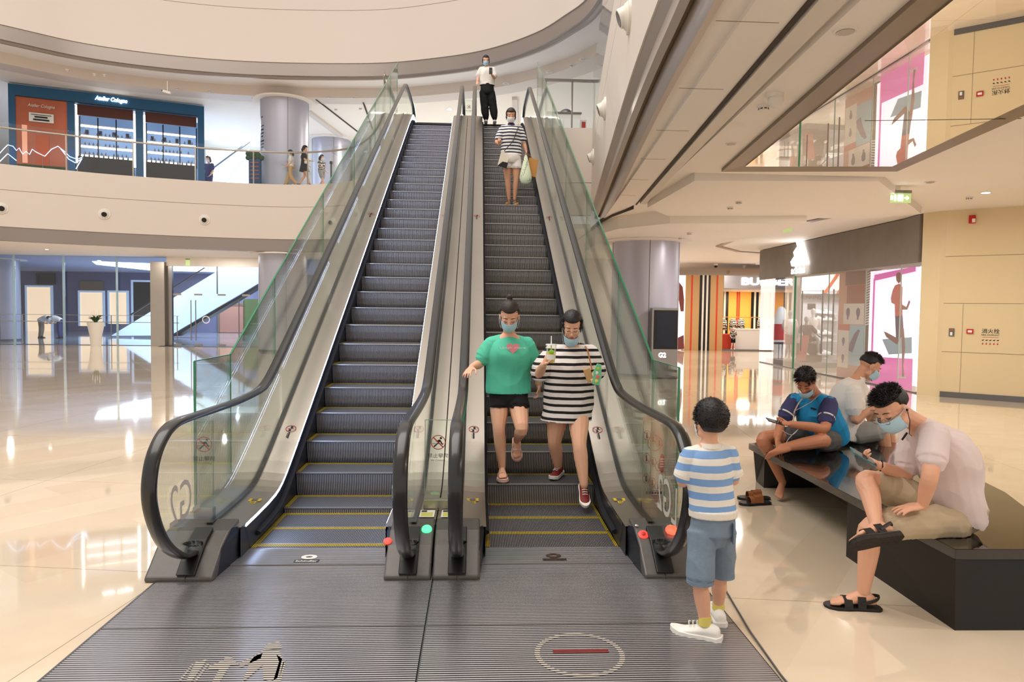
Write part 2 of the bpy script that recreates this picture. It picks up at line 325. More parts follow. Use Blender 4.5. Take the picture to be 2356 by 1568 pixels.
# ---------------------------------------------------------------- right wall
RW=[(9.80,15.2),(9.90,14.85),(10.05,14.72),(12.4,12.4),(15.0,9.9)]
def vwall(name,a,b,z0,z1,th,mt,struct_=True,parent=None):
    a=V((a[0],a[1],0));b=V((b[0],b[1],0)); d=(b-a).normalized(); n=V((-d.y,d.x,0))*th
    mb=MB(); P=[a,b,b+n,a+n]; mb.prism([(p.x,p.y) for p in P],z0,z1); o=mb.build(name,mt,parent)
    if struct_: o['kind']='structure'
    return o
WA=V((10.03,14.71,0)); WD=V((1.14,-.94,0)).normalized(); WN=V((-.94,-1.14,0)).normalized()
def wp(s,z,o=0): p=WA+WD*s+WN*o; return V((p.x,p.y,z))
MB().prism([(9.80,15.16),(9.95,14.75),(10.03,14.71)]+[(WA+WD*9)[:2]]+[(WA+WD*9-WN*.4)[:2]]+[(10.5,15.4)],0.0,4.0).build('wall_right','cream2')['kind']='structure'
mb=MB()
for z in (.98,2.02,3.02): mb.obox(wp(4.5,z,.001),WD*4.5,WN*.003,(0,0,.005))
for s,z0,z1 in ((.36,.0,2.02),(1.75,0,1.0),(1.75,1,2.0),(3.4,0,2)): mb.obox(wp(s,(z0+z1)/2,.001),WD*.004,WN*.003,(0,0,(z1-z0)/2))
mb.build('trim_12','seamc')['kind']='structure'
MB().obox(wp(4.5,.06,.012),WD*4.5,WN*.012,(0,0,.06)).build('baseboard_right','steelb')['kind']='structure'
# fixtures on it
t=thing('fire_alarm_sounder','red fire alarm sounder high on the cream wall above the fire hydrant panel','alarm',wp(.46,3.7,0))
MB().obox(wp(.46,3.78,.04),WD*.062,WN*.04,(0,0,.085)).build('body','red',t,bevel=.01); MB().obox(wp(.49,3.75,.085),WD*.03,WN*.01,(0,0,.04)).build('strobe','paper',t,bevel=.006)
t=thing('intercom_plate','small dark intercom plate with an orange label on the cream wall','switch',wp(.17,1.32))
MB().obox(wp(.17,1.4,.012),WD*.05,WN*.012,(0,0,.085)).build('plate','steelb',t,bevel=.004); MB().obox(wp(.17,1.45,.027),WD*.032,WN*.003,(0,0,.012)).build('label_strip','orange',t); MB().obox(wp(.165,1.37,.027),WD*.022,WN*.004,(0,0,.035)).build('button','paper',t)
t=thing('manual_call_point','red manual call point beside the fire hydrant lettering','alarm',wp(.5,1.37))
MB().obox(wp(.5,1.43,.02),WD*.06,WN*.02,(0,0,.05)).build('body','red',t,bevel=.005); MB().obox(wp(.5,1.43,.042),WD*.038,WN*.003,(0,0,.024)).build('window','paper',t)
t=thing('fire_hydrant_lettering','black 消火栓 and FIRE HYDRANT lettering with rows of small pictograms on the cream wall','sign',wp(.86,1.15))
text('消火栓','lettering','ink',wp(.86,1.395,.002),WD,(0,0,1),.10,t,w=.31,bold=.008); text('FIRE HYDRANT','lettering','ink',wp(.86,1.345,.002),WD,(0,0,1),.034,t,w=.31)
for i in range(5):
    mb=MB();m2=MB(); x=.73+i*.065; mb.obox(wp(x,1.25,.003),WD*.014,WN*.001,(0,0,.010)); mb.obox(wp(x+.018,1.262,.003),WD*.006,WN*.001,(0,0,.006)); m2.obox(wp(x,1.175,.003),WD*.012,WN*.001,(0,0,.014)); m2.ell(wp(x+.006,1.197,.003),(.006,.006,.006),n=8); mb.build('pictogram','ink',t); m2.build('red_pictogram','inkred',t)
MB().obox(wp(.86,1.315,.003),WD*.14,WN*.001,(0,0,.003)).build('red_text_line','inkred',t)
# ---------------------------------------------------------------- columns
def column(name,c,r,z0,z1,label,grp=None):
    t=thing(name,label,'column',(c[0],c[1],z0),grp)
    MB().cyl((c[0],c[1],z0),r,z1-z0,64).build('shaft','colm',t,smooth=True,ang=.6)
    mb=MB(); a0=math.atan2(-c[1],-c[0])
    for k in (-1.25,.12,1.3): 
        a=a0+k; mb.obox((c[0]+r*math.cos(a),c[1]+r*math.sin(a),(z0+z1)/2),(math.cos(a)*.003,math.sin(a)*.003,0),(-math.sin(a)*.006,math.cos(a)*.006,0),(0,0,(z1-z0)/2-.001))
    mb.build('panel_joint','groove',t)
    MB().cyl((c[0],c[1],z1-.05),r+.3,.045,48).build('ceiling_collar','ceilw' if z1>5 else 'ceil',t,smooth=True,ang=.6)
    MB().cyl((c[0],c[1],z0),r+.015,.08,64).build('base_ring','steelb',t,smooth=True,ang=.6)
    return t
column('column',(-7.75,28.6),.93,0,3.86,'grey metal column at the end of the glass doors, behind the left escalator')
column('column',(4.66,19.45),.925,0,3.7,'grey metal column behind the right escalator with a display totem on it')
u=column('column',(-7.75,28.9),.93,Z2,9.92,'large grey column on the upper level beside the blue shop front, with two walkers before it')
column('column',(-7.2,35.2),.93,Z2,9.92,'more distant grey column on the upper level, behind the two walkers')
for z,w,h in ((9.15,.07,.05),(8.80,.16,.03),(8.66,.14,.05),(8.52,.15,.04),(8.40,.09,.05),(8.22,.16,.05),(8.10,.15,.03),(7.98,.12,.03)):
    P_=arc((-7.75,28.9),.934,-2.45-w,-2.45+w,6); MB().strip([V((x,y,z-h/2)) for x,y in P_],[V((x,y,z+h/2)) for x,y in P_]).build('directory_line','ink',u)
# column left behind glass doors (partly cut)
column('column',(-22.7,34.5),.95,0,3.85,'pale column seen through the glass wall at the left edge')
# ---------------------------------------------------------------- totem display
tt=thing('display_totem','tall black screen totem with a lit G2 mark standing against the column','screen',(4.93,18.35,0))
MB().box((4.56,18.22,.02),(5.27,18.46,1.86)).build('cabinet','steel2',tt,bevel=.012)
MB().box((4.62,18.205,.78),(5.25,18.222,1.80)).build('bezel','black',tt)
MB().box((4.69,18.198,.85),(5.17,18.206,1.73)).build('screen','skirtm',tt)
text('G2','lit_mark','signw',(4.86,18.215,.56),(1,0,0),(0,0,1),.13,tt,w=.2,bold=.03)
# ---------------------------------------------------------------- round air nozzles
def nozzle(p,n,r,label,g='round air nozzles in the fascia'):
    p=V(p);n=V(n).normalized(); t=thing('air_nozzle',label,'vent',p,g)
    u=n.orthogonal().normalized(); 
    def ring(c,a,b,r_,m,nm,sm=True): MB().tube([c+n*a,c+n*b],[r_[0],r_[1]],28,0,ref=(0,0,1)).build(nm,m,t,smooth=True,ang=.7)
    ring(p,0,.03,(r,r*.97),'camw','flange'); ring(p,.03,.07,(r*.8,r*.62),'camw','throat'); 
    q=(n+V((0,0,-.35))).normalized(); MB().tube([p+n*.03,p+n*.03+q*.1],[r*.6,r*.52],24).build('nozzle_barrel','camw',t,smooth=True,ang=.7)
    MB().tube([p+n*.03+q*.095,p+n*.03+q*.104],[r*.44,r*.44],24).build('opening','camb',t)
def curve_n(P,x,y):
    b=min(range(1,len(P)-1),key=lambda i:(P[i][0]-x)**2+(P[i][1]-y)**2); a=P[b-1];c=P[b+1]; t=V((c[0]-a[0],c[1]-a[1],0)).normalized(); return V((t.y,-t.x,0)),P[b]
for (px,py,Y,lab) in ((-3,478,24.6,'round air nozzle at the left edge of the lower curved fascia'),(255,492,26,'round air nozzle in the curved fascia below the red poster of the blue shop'),(485,505,27,'round air nozzle in the curved fascia below the right end of the blue shop'),(762,511,26.6,'round air nozzle seen through the left glass barrier')):
    p=at(px,py,Y); n,q=curve_n(CLs,p.x,p.y); nozzle((q[0],q[1],at(px,py,q[1]).z),n,.2,lab)
for z,y,lab in ((5.08,8.0,'nearest round air nozzle on the right slab edge, at the top of the picture'),(5.3,12.4,'middle round air nozzle on the right slab edge'),(5.45,17.0,'farthest round air nozzle on the right slab edge, by the escalator glass')):
    x=[lerp(a[0],b[0],(y-a[1])/(b[1]-a[1])) for a,b in zip(FRs,FRs[1:]) if b[1]<=y<=a[1]][0]; n,q=curve_n(FRs,x,y); nozzle((x,y,z),n,.2,lab)
# ---------------------------------------------------------------- ceiling fixtures
def downlight(p,r,label,g,on=True):
    t=thing('downlight',label,'light',p,g); x,y,z=p
    MB().cyl((x,y,z-.012),r,.012,24).build('trim_ring','camw',t,smooth=True,ang=.7); MB().cyl((x,y,z-.016),r*.75,.005,20).build('lens','lamp' if on else 'steel2',t)
def detector(p,label,g='smoke detectors on the lobby ceiling'):
    t=thing('smoke_detector',label,'detector',p,g); x,y,z=p
    MB().cyl((x,y,z-.02),.062,.02,20).build('base','camw',t,smooth=True,ang=.7); MB().tube([(x,y,z-.02),(x,y,z-.05),(x,y,z-.062)],[.052,.05,.03],20).build('head','camw',t,smooth=True,ang=.7)
    mb=MB()
    for k in range(8):
        a=k*PI/4; mb.obox((x+.051*math.cos(a),y+.051*math.sin(a),z-.036),(math.cos(a)*.003,math.sin(a)*.003,0),(-math.sin(a)*.012,math.cos(a)*.012,0),(0,0,.005))
    mb.build('vent_slot','camb',t)
G1='downlights in the lobby ceiling'
for px,py,z,on,lab in ((108,573,3.86,1,'small lit downlight in the low ceiling left, nearer the atrium'),(60,590,3.86,1,'small lit downlight in the low ceiling left, next to the glass wall'),(1945,70,3.93,0,'unlit round ceiling disc high in the right lobby, beside the mirror panel'),(2268,442,4.0,1,'bright downlight near the cream wall'),(1682,330,3.93,0,'small disc in the ceiling left of the mirror panel'),(2140,418,4.0,0,'small dark disc right of the green exit sign')):
    downlight(atz(px,py,z),.07 if px<1900 else .09,lab,G1,on)
for px,py,lab in ((2225,342,'smoke detector right of the mirror panel'),):
    pass
detector(atz(1757,243,3.93),'smoke detector beside the white dome speaker'); detector(atz(2288,345,4.0),'smoke detector near the top right, past the mirror panel')
detector(atz(1680,476,3.86),'left one of the pair of smoke detectors in the stepped ceiling'); detector(atz(1700,463,3.86),'right one of the pair of smoke detectors in the stepped ceiling')
detector(atz(2034,452,4.0),'smoke detector just left of the green exit sign'); detector(atz(2230,453,4.0),'smoke detector above the edge of the cream wall')
detector(atz(1566,546,3.7),'smoke detector on the lowest ceiling step, left one'); detector(atz(1586,535,3.7),'smoke detector on the lowest ceiling step, right one')
p=atz(1783,216,3.93); t=thing('dome_camera','white dome shaped device hanging from the ceiling left of the mirror panel','camera',p)
MB().cyl((p.x,p.y,p.z-.04),.085,.04,28).build('mount','camw',t,smooth=True,ang=.7); MB().ell((p.x+.01,p.y,p.z-.06),(.078,.078,.085),n=20).build('dome','camw',t,smooth=True)
# small upper-ceiling fittings
for px,py,lab in ((155,160,'first'),(217,170,'second'),(240,172,'third'),(407,202,'fourth'),(482,208,'fifth')):
    detector(atz(px,py,9.92),lab+' small detector from the left on the upper ceiling above the blue shop','detectors on the upper ceiling')
for px,py,lab in ((755,222,'detector on the upper ceiling right of the large column, nearer'),(773,251,'detector on the upper ceiling right of the large column, farther'),(816,223,'detector on the upper ceiling left of the left escalator top, nearer'),(829,249,'detector on the upper ceiling left of the left escalator top, farther'),(1373,123,'detector on the upper ceiling by the right slab edge'),(1313,150,'detector on the upper ceiling above the glass railing right of the escalators')):
    detector(atz(px,py,9.92),lab,'detectors on the upper ceiling')
downlight(atz(1034,251,9.92),.14,'round lit downlight on the upper ceiling between the two escalators','upper downlights')
for px,py,lab in ((990,220,'faint upper ceiling disc left of the standing woman'),(1164,192,'faint upper ceiling disc right of the standing woman'),(1263,165,'faint upper ceiling disc above the right glass barrier'),(1341,136,'faint upper ceiling disc by the right slab edge')):
    downlight(atz(px,py,9.92),.11,lab,'upper downlights',False)
p=atz(385,186,9.92); t=thing('bullet_camera','small bullet security camera hanging above the blue shop front','camera',p)
MB().cyl((p.x,p.y,p.z-.35),.015,.35,8).build('stem','camw',t); MB().obox((p.x-.02,p.y,p.z-.4),(.14,0,-.04),(0,.05,0),(.01,0,.04)).build('housing','camw',t,bevel=.01); MB().obox((p.x-.17,p.y,p.z-.44+.08),(.02,0,0),(0,.035,0),(0,0,.03)).build('lens','camb',t)
def ceilcam(px,py,z,lab,m='camw'):
    p=atz(px,py,z); t=thing('dome_camera',lab,'camera',p,'small dome cameras'); MB().cyl((p.x,p.y,p.z-.09),.09,.09,16).build('mount','camw',t,smooth=True,ang=.7); MB().ell((p.x,p.y,p.z-.12),(.075,.075,.085),n=14).build('dome',m,t,smooth=True)
ceilcam(1647,606,3.97,'black dome camera on the far ceiling above the striped pillar','camb'); ceilcam(1711,610,3.97,'pale dome camera on the far ceiling above the lit lettering'); ceilcam(1675,622,3.97,'smallest pale dome camera on the far ceiling'); ceilcam(574,603,3.83,'dark dome camera above the glass doors at left','camb')
# exit signs
def exitsign(c,ux,w,h,label,txt='→'):
    c=V(c);ux=V(ux).normalized(); n=ux.cross(V((0,0,1)))
    t=thing('exit_sign',label,'sign',c,None)
    MB().obox(c+V((0,0,h/2+.02)),ux*(w/2),n*.03,(0,0,.025)).build('housing','steel2',t,bevel=.004)
    MB().obox(c,ux*(w/2),n*.006,(0,0,h/2)).build('panel','exitp',t)
    if txt: text(txt,'arrow','signw',c+n*.008+ux*(w*.28)-V((0,0,h*.2)),ux,(0,0,1),h*.4,t,bold=.02); mb=MB(); q=c+n*.008-ux*(w*.1); mb.obox(q+ux*.03,ux*.045,n*.001,(0,0,h*.32)); mb.obox(q-ux*.06,ux*.016,n*.001,(0,0,h*.3)); mb.obox(q-ux*.12,ux*.02,n*.001,(0,0,h*.2)); mb.build('running_figure','signw',t)
mat('exitp',(196,222,160),.5,emit=.45,ecol=(200,235,150)); mat('exitg',(20,230,90),.5,emit=2)
exitsign(at(2072,455,12),(1,-.05,0),.36,.17,'lit green exit sign with running figure and arrow hanging from the lobby ceiling')
exitsign(at(1812,524,17),(.25,-1,0),.34,.2,'green exit sign seen edge-on near the sports store',None)
t=exitsign(at(432,604,30.9),(1,0,0),.17,.26,'small bright green exit sign above the glass doors at left',None)
# ---------------------------------------------------------------- escalators
ZT=6.4; YC=5.17
def nl(y):
    """height of the step-nose line"""
    d=y-5.97; a=.27*(d+math.sqrt(d*d+.0061)); e=ZT-a+.02
    return ZT-.5*(e+math.sqrt(e*e+.02))+.01 if a>5 else a
def env(y0,y1,n,o): return [(lerp(y0,y1,i/n),nl(lerp(y0,y1,i/n))+o) for i in range(n+1)]
YS=[4.95,5.3,5.6,5.8,5.9,6.0,6.1,6.25,6.5,7]+[7+i*1.0 for i in range(1,10)]+[16.5,17,17.3,17.6,17.9,18.2,18.6,19.2,19.9]
def smooth_line(o,flat,ys=YS):
    """line o above the steps along the slope, blending to a flat run of height flat at the foot"""
    out=[]
    for y in ys:
        a=.54*(y-5.97)+o; d=a-flat; b=flat+.5*(d+math.sqrt(d*d+.012)); top=ZT+flat
        e=top-b; out.append((y,top-.5*(e+math.sqrt(e*e+.012))))
    return out
def escalator(xl,xr,ph,label,led,mid,rl,rr,bl,br):
    """xl,xr step edges; ph: y of one nose; mid: (side of shared console); rl,rr rail x; bl,br outer base x"""
    T=thing('escalator',label,'escalator',((xl+xr)/2,5.2,0)); W=xr-xl
    # steps
    y=ph
    while y-.4>YC: y-=.4
    first=True; n=0
    ys=[]
    while y<18.0: ys.append(y); y+=.4
    for i,yn in enumerate(ys):
        z=nl(yn); zb=nl(yn-.4) if i else 0
        y0=yn if i else YC
        zl_=max(min(z,ZT),.007); m=MB(); yb=yn+.4
        m.box((xl,yn,zl_-.02),(xr,yb-.005,zl_),0)          # tread
        # curved riser
        pr=[(yn+.004,zl_-.004),(yn+.012,zl_-.09),(yn+.03,zl_-.17),(yn+.06,zl_-.24),(yn+.10,zl_-.24),(yn+.05,zl_-.02)]
        m.exx(pr,xl,xr,1)
        m.box((xl,yb-.055,zl_-.001),(xr,yb-.005,zl_+.0015),2); m.box((xl,yn+.02,zl_-.001),(xl+.03,yb-.055,zl_+.0012),2); m.box((xr-.03,yn+.02,zl_-.001),(xr,yb-.055,zl_+.0012),2)
        m.box((xl,yn-.002,zl_-.008),(xr,yn+.006,zl_+.0015),3)
        m.build('step',['tread','riserm','treadc','nosem'],T)
    # comb side and landing comb plate
    if ys[0]>YC: m=MB(); m.box((xl,YC,.0),(xr,ys[0]-.005,.007)); m.box((xl,YC,.006),(xl+.03,ys[0]-.005,.0085),1); m.box((xr-.03,YC,.006),(xr,ys[0]-.005,.0085),1); m.box((xl,ys[0]-.06,.006),(xr,ys[0]-.005,.0088),1); m.build('flat_step',['tread','treadc'],T)
    m=MB(); m.exx([(4.815,0),(4.815,.012),(5.13,.012),(5.18,.004),(5.18,0)],xl-.03,xr+.03); m.build('comb_plate','plate',T)
    m=MB()
    for s_ in (0,1):
        xe=xl if s_==0 else xr; sg=-1 if s_==0 else 1
        rail=rl if s_==0 else rr; outer=bl if s_==0 else br
        def off(v): return xe+sg*v
        # skirt, brush
        lo=smooth_line(-.28,-.02); hi=smooth_line(.235,.215)
        A=[V((xe+sg*.004,a[0],max(a[1],.0))) for a in lo]; B=[V((xe+sg*.004,b[0],b[1])) for b in hi]
        MB().strip(A,B).build('skirt_panel','skirtm',T)
        b0=smooth_line(.075,.045,YS[1:]); mb=MB(); sec=[[V((xe+sg*.004,y,z)),V((xe-sg*.028,y,z+.012)),V((xe-sg*.028,y,z+.03)),V((xe+sg*.004,y,z+.045))] for y,z in b0]
        mb.ribbon(sec).build('skirt_brush','brush',T)
        # led line on the skirt top
        l0=smooth_line(.215,.195,[5.05]+YS[1:]); mb=MB(); pass
        mb.strip([V((off(-.002),y,z)) for y,z in l0],[V((off(-.002),y,z+.024)) for y,z in l0]).build('light_strip','led' if led else 'steel2',T)
        # inner deck
        i0=smooth_line(.24,.222); i1=smooth_line(.255,.238); xg=rail-sg*.02
        A=[V((off(0),y,z)) for y,z in i0]; B=[V((xg,y,z)) for y,z in i1]
        MB().strip(A,B).build('inner_deck','steel',T)
        # gasket at glass foot
        g=smooth_line(.265,.245); mb=MB(); sec=[[V((xg-sg*.0,y,z-.03)),V((xg,y,z+.012)),V((rail+sg*.02,y,z+.012)),V((rail+sg*.02,y,z-.03))] for y,z in g]; mb.ribbon(sec).build('glass_gasket','rubber',T)
        # outer deck + cladding
        A=[V((rail+sg*.02,y,z)) for y,z in i1]; B=[V((outer,y,z)) for y,z in i1]
        MB().strip(A,B).build('outer_deck','steel',T)
        if s_!=mid:
            u=smooth_line(-.95,0); C_=[V((outer,y,max(z,.0)-.0)) for y,z in u]
            MB().strip(B,C_).build('side_cladding','steel',T)
        # handrail path
        ys2=[5.9,6.05,6.2,6.4,6.7,7.2,8,10,12,14,16,17.2,17.7,18.0,18.3,18.8,19.6]
        top=[(y,z) for y,z in smooth_line(.9,1.035,ys2)]
        loop=[(4.64,.155),(4.5,.185),(4.37,.25),(4.24,.345),(4.14,.46),(4.07,.59),(4.045,.70),(4.06,.81),(4.11,.91),(4.2,.99),(4.32,1.04),(4.5,1.055),(5.0,1.045),(5.5,1.04)]
        up=[(y,z) for y,z in ((19.95,ZT+1.03),(20.3,ZT+.95),(20.5,ZT+.75),(20.45,ZT+.5),(20.2,ZT+.3),(19.9,ZT+.2))]
        pth=crom(loop+top+up,4); mb=MB(); sec=[]
        for i,(y,z) in enumerate(pth):
            a=pth[max(i-1,0)];b=pth[min(i+1,len(pth)-1)]; t=V((0,b[0]-a[0],b[1]-a[1])).normalized(); nrm=V((0,-t.z,t.y))  # outward (up on the run)
            c=V((rail,y,z)); q=[]
            for u_,v_ in ((-.042,-.014),(-.044,0),(-.036,.013),(-.015,.019),(.015,.019),(.036,.013),(.044,0),(.042,-.014),(.026,-.018),(-.026,-.018)):
                q.append(c+V((u_,0,0))+nrm*v_)
            sec.append(q)
        mb.ribbon(sec).build('handrail','rubber',T,smooth=True,ang=.9)
        # glass balustrade: fan of panels between deck line and handrail
        def deckz(y): return smooth_line(.255,.238,[y])[0][1]
        inner=[(y,z) for y,z in pth]
        G=MB(); n=len(pth); base=[];topl=[]
        lp=[p for p in pth if p[0]<=19.6]
        # lower loop polygon
        i0_=next(i for i,p in enumerate(pth) if p[0]>=4.9 and p[1]>.9)
        poly=[(p[0]+.02*(1 if p[0]<4.3 else 0),p[1]-.015) for p in pth[6:i0_+1]]+[(pth[i0_][0],deckz(5.0)),(4.8,.2)]
        G.exx([(a+.012 if a<4.2 else a,b) for a,b in poly],rail-.005,rail+.005).build('balustrade_glass','glass',T)
        k=i0_; marks=[pth[i0_][0],6.75,9.0,11.3,13.6,15.9,18.1,20.0]
        for a,b in zip(marks,marks[1:]):
            run=[p for p in pth[i0_:] if a-1e-6<=p[0]<=b and p[1]>(.9)] ; run=[p for i,p in enumerate(run) if i==0 or p[0]>run[i-1][0]]
            if len(run)<2: continue
            poly=[(p[0]+(.004 if i==0 else -.004 if i==len(run)-1 else 0),p[1]-.015) for i,p in enumerate(run)]
            low=[(p[0],deckz(p[0])) for p in poly][::-1]
            MB().exx(poly+low,rail-.005,rail+.005).build('balustrade_glass','glass',T)
        # newel base casing
        x0,x1=sorted((outer,off(.045)))
        prof=[(4.53,0),(4.53,.03),(4.72,.175),(4.86,.235),(5.06,.262),(5.06,0)]
        mb=MB(); mb.exx(prof,x0,x1)
        nb=mb.build('newel_casing','casing',T,bevel=.018,seg=3)
        mb=MB(); mb.exx([(4.525,.05),(4.60,.115),(4.74,.215),(4.86,.262),(4.86,.15),(4.6,.02)],rail-.06,rail+.06); mb.build('handrail_entry','black',T,bevel=.006)
        mb=MB(); 
        for k2 in range(60):
            a=R_.uniform(0,2*PI); mb.tube([(rail+.045*math.cos(a),4.70+.035*math.sin(a),.19),(rail+.062*math.cos(a),4.68+.05*math.sin(a)-.02,.215)],.0018,3)
        mb.build('entry_brush','brush',T)
        mb=MB(); mb.box((rail-.0015,4.5295,.0),(rail+.0015,4.56,.055)); mb.build('casing_seam','groove',T)
        # inner side plate from casing to comb
        # inner side plate from casing to comb
        xi=off(.0); mb=MB(); mb.add([(off(.045),4.62,0),(xi,YC,0),(xi,5.35,0),(xi,5.35,.22),(xi,5.05,.222),(off(.045),4.9,.24),(off(.045),4.7,.16)],[tuple(range(7))]); mb.build('side_plate','skirtm',T)
        # upper end casing
        mb=MB(); mb.exx([(18.3,ZT+.0),(18.3,ZT+.26),(19.6,ZT+.26),(20.0,ZT+.2),(20.3,ZT)],x0,x1); mb.build('upper_casing','steelb',T,bevel=.01)
    # truss body
    u=smooth_line(-.95,0,[6.6]+YS[9:]); v=smooth_line(-.3,-.1,[6.6]+YS[9:])
    x0=bl+.01; x1=br-.01
    poly=[(y,max(z,.0)) for y,z in u]+[(y,max(z,0.001)) for y,z in v][::-1]
    MB().exx(poly,x0,x1).build('truss_body','dark',T)
    # upper landing plate
    MB().box((xl-.02,17.9,ZT-.02),(xr+.02,19.3,ZT+.006)).build('upper_landing_plate','plate',T)
    return T
mat('nosem',(190,190,190),.3,.8)
XL=(-1.635,-.635); XR=(.08,1.08)
E1=escalator(*XL,8.056,'left escalator with bluish lit steps and a white light strip beside them','left' and True,1,-1.85,-.435,-2.11,-.285)
E2=escalator(*XR,9.124,'right escalator with dark steps carrying the descending women',False,0,-.115,1.265,-.275,1.51)
# landing plates on the floor
def fplate(x0,x1,label,y0,y1):
    t=thing('landing_plate',label,'floor plate',((x0+x1)/2,(y0+y1)/2,0)); 
    MB().box((x0,y0,.0),(x1,y1,.006)).build('ribbed_plate','plate',t); 
    MB().box((x0-.012,y0,.0),(x0,y1,.007)).build('edge_trim','steelb',t); MB().box((x1,y0,0),(x1+.004,y1,.007)).build('edge_trim','groove',t)
    mb=MB(); mb.box((x0,3.87,.0062),(x1,3.874,.0066)); mb.box((x0,4.808,.0062),(x1,4.815,.0066)); mb.build('plate_joint','groove',t)
    return t
P1=fplate(-2.03,-.275,'ribbed metal floor plate in front of the left escalator with a painted family pictogram',1.0,4.815)
P2=fplate(-.265,1.48,'ribbed metal floor plate in front of the right escalator with a ringed red bar',1.0,4.815)
MB().tube([(1.60,4.35,.008),(1.53,3.75,.008),(1.50,3.3,.008),(1.49,2.2,.008)],.006,6).build('plate_cable','steelb',P2)
# painted marks: no-entry ring on the right plate
def ringpts(c,r0,r1,n=48):
    m=MB(); vs=[];
    for k in range(n):
        a=2*PI*k/n; vs+=[(c[0]+r0*math.cos(a),c[1]+r0*math.sin(a),.0075),(c[0]+r1*math.cos(a),c[1]+r1*math.sin(a),.0075)]
    return m.add(vs,[(2*k,2*k+1,(2*k+3)%(2*n),(2*k+2)%(2*n)) for k in range(n)])
def printed(name,c,base=(40,39,40)): stripes(name,1,.0205,[(0,c),(.55,base)],.45,.2)
printed('mkw',(206,198,188)); printed('mkr',(150,52,48),(60,36,36))
ringpts((.545,3.53),.205,.232).build('ring_mark','mkw',P2); MB().box((.41,3.535,.0072),(.70,3.58,.0076)).build('bar_mark','mkr',P2)
# adult and child pictogram, drawn on the left plate (seen from the escalator side)
mb=MB()
def pg(pts,z=.0075): mb.add([(x,y,z) for x,y in pts],[tuple(range(len(pts)))])
def px2(L): return [tuple(atz(x,y,.006)[:2]) for x,y in L]
for L in ([(612,1482),(642,1475),(650,1490),(606,1496)],[(606,1496),(640,1494),(650,1512),(638,1560),(620,1568),(606,1562),(604,1530),(570,1560),(558,1568),(576,1520),(590,1505)],
          [(604,1502),(560,1520),(548,1530),(556,1534),(600,1514)],[(636,1505),(655,1520),(640,1568),(628,1568),(642,1522)],
          [(517,1512),(534,1510),(536,1518),(515,1520)],[(505,1522),(540,1520),(550,1528),(530,1530),(506,1568),(488,1568),(504,1540),(480,1540),(478,1534)],
          [(450,1522),(475,1517),(470,1528),(440,1568),(428,1568)],[(478,1524),(484,1524),(452,1568),(446,1568)],[(444,1524),(449,1524),(415,1568),(409,1568)],
          [(652,1522),(658,1522),(646,1568),(640,1568)]): pg(px2(L))
mb.build('family_pictogram','mkw',P1)
# maker's plaque on each comb plate
for xc,T_,lab in ((-1.165,E1,1),(.565,E2,2)):
    m=MB(); n=28; vs=[]
    for k in range(n):
        a=2*PI*k/n; vs+=[(xc+.055*math.cos(a),4.955+.045*math.sin(a),.0145),(xc+.024*math.cos(a),4.955+.018*math.sin(a),.0145)]
    m.add(vs,[(2*k,2*k+1,(2*k+3)%(2*n),(2*k+2)%(2*n)) for k in range(n)]); m.build('maker_logo','camw' if lab==1 else 'steel2',T_)
    MB().box((xc-.085,4.855,.012),(xc+.085,4.90,.0138)).build('maker_plate','dark' if lab==1 else 'steel2',T_)
    text('Schindler','maker_name','camw' if lab==1 else 'dark',(xc,4.86,.0138),(1,0,0),(0,1,0),.03,T_,ext=.0008,w=.15,bold=.02)
# deck stickers -----------------------------------------------------------
def decksticker(T_,x,y,s,dirx):
    """ring sticker with caption on an inner deck at (x,y)"""
    z=smooth_line(.25,.232,[y])[0][1]+.004; z2=smooth_line(.25,.232,[y+.2])[0][1]+.004; uy=V((0,.2,z2-z)).normalized(); ux=V((1,0,0)); c=V((x,y,z))
    def rg(c,r0,r1,nm,mt_):
        n=28; vs=[]
        for k in range(n):
            a=2*PI*k/n; vs+=[c+ux*(r0*math.cos(a))+uy*(r0*math.sin(a)),c+ux*(r1*math.cos(a))+uy*(r1*math.sin(a))]
        MB().add(vs,[(2*k,2*k+1,(2*k+3)%(2*n),(2*k+2)%(2*n)) for k in range(n)]).build(nm,mt_,T_)
    rg(c,.042,.049,'warning_ring','inkred')
    m=MB(); un=ux.cross(uy)
    for i in (-1,1): m.obox(c+uy*(.022*i)+ux*(.006*i),ux*.010,uy*.014,un*.0004)
    m.obox(c,ux*.030,uy*.002,un*.0004); m.build('warning_pictogram','ink',T_)
    m=MB(); [m.obox(c-uy*(.066+.021*k),ux*.007,uy*.0075,un*.0004) for k in range(4)]; m.obox(c-uy*.1-ux*.014,ux*.002,uy*.035,un*.0004); m.build('warning_caption','ink',T_)
for T_,x in ((E1,-1.735),(E1,-.54),(E2,-.02),(E2,1.165)):
    decksticker(T_,x,6.66,1,1); decksticker(T_,x,11.6,1,1)
def stepsticker(T_,x,y):
    z=smooth_line(.25,.232,[y])[0][1]+.004; c=V((x,y,z)); ux=V((1,0,0)); uy=V((0,1,.08)).normalized(); un=ux.cross(uy)
    m=MB()
    for a in (-.035,.035):
        for b in (-.03,.0): m.obox(c+ux*a+uy*b,ux*.012,uy*.012,un*.0004)
    m.build('foot_marker','yellow',T_); m=MB()
    for b in (-.03,.0): m.obox(c+uy*b,ux*.03,uy*.002,un*.0004)
    m.build('foot_marker_line','ink',T_)
    MB().obox(c-uy*.075,ux*.022,uy*.026,un*.0004).build('caution_label','yellow',T_); m=MB(); [m.obox(c-uy*(.06+.016*k)+un*.0006,ux*.016,uy*.004,un*.0004) for k in range(3)]; m.build('caution_text','ink',T_)
    m=MB(); [m.obox(c-uy*(.12+.017*k),ux*.007,uy*.006,un*.0004) for k in range(8)]; m.obox(c-uy*.18-ux*.014,ux*.002,uy*.06,un*.0004); m.build('caution_caption','ink',T_)
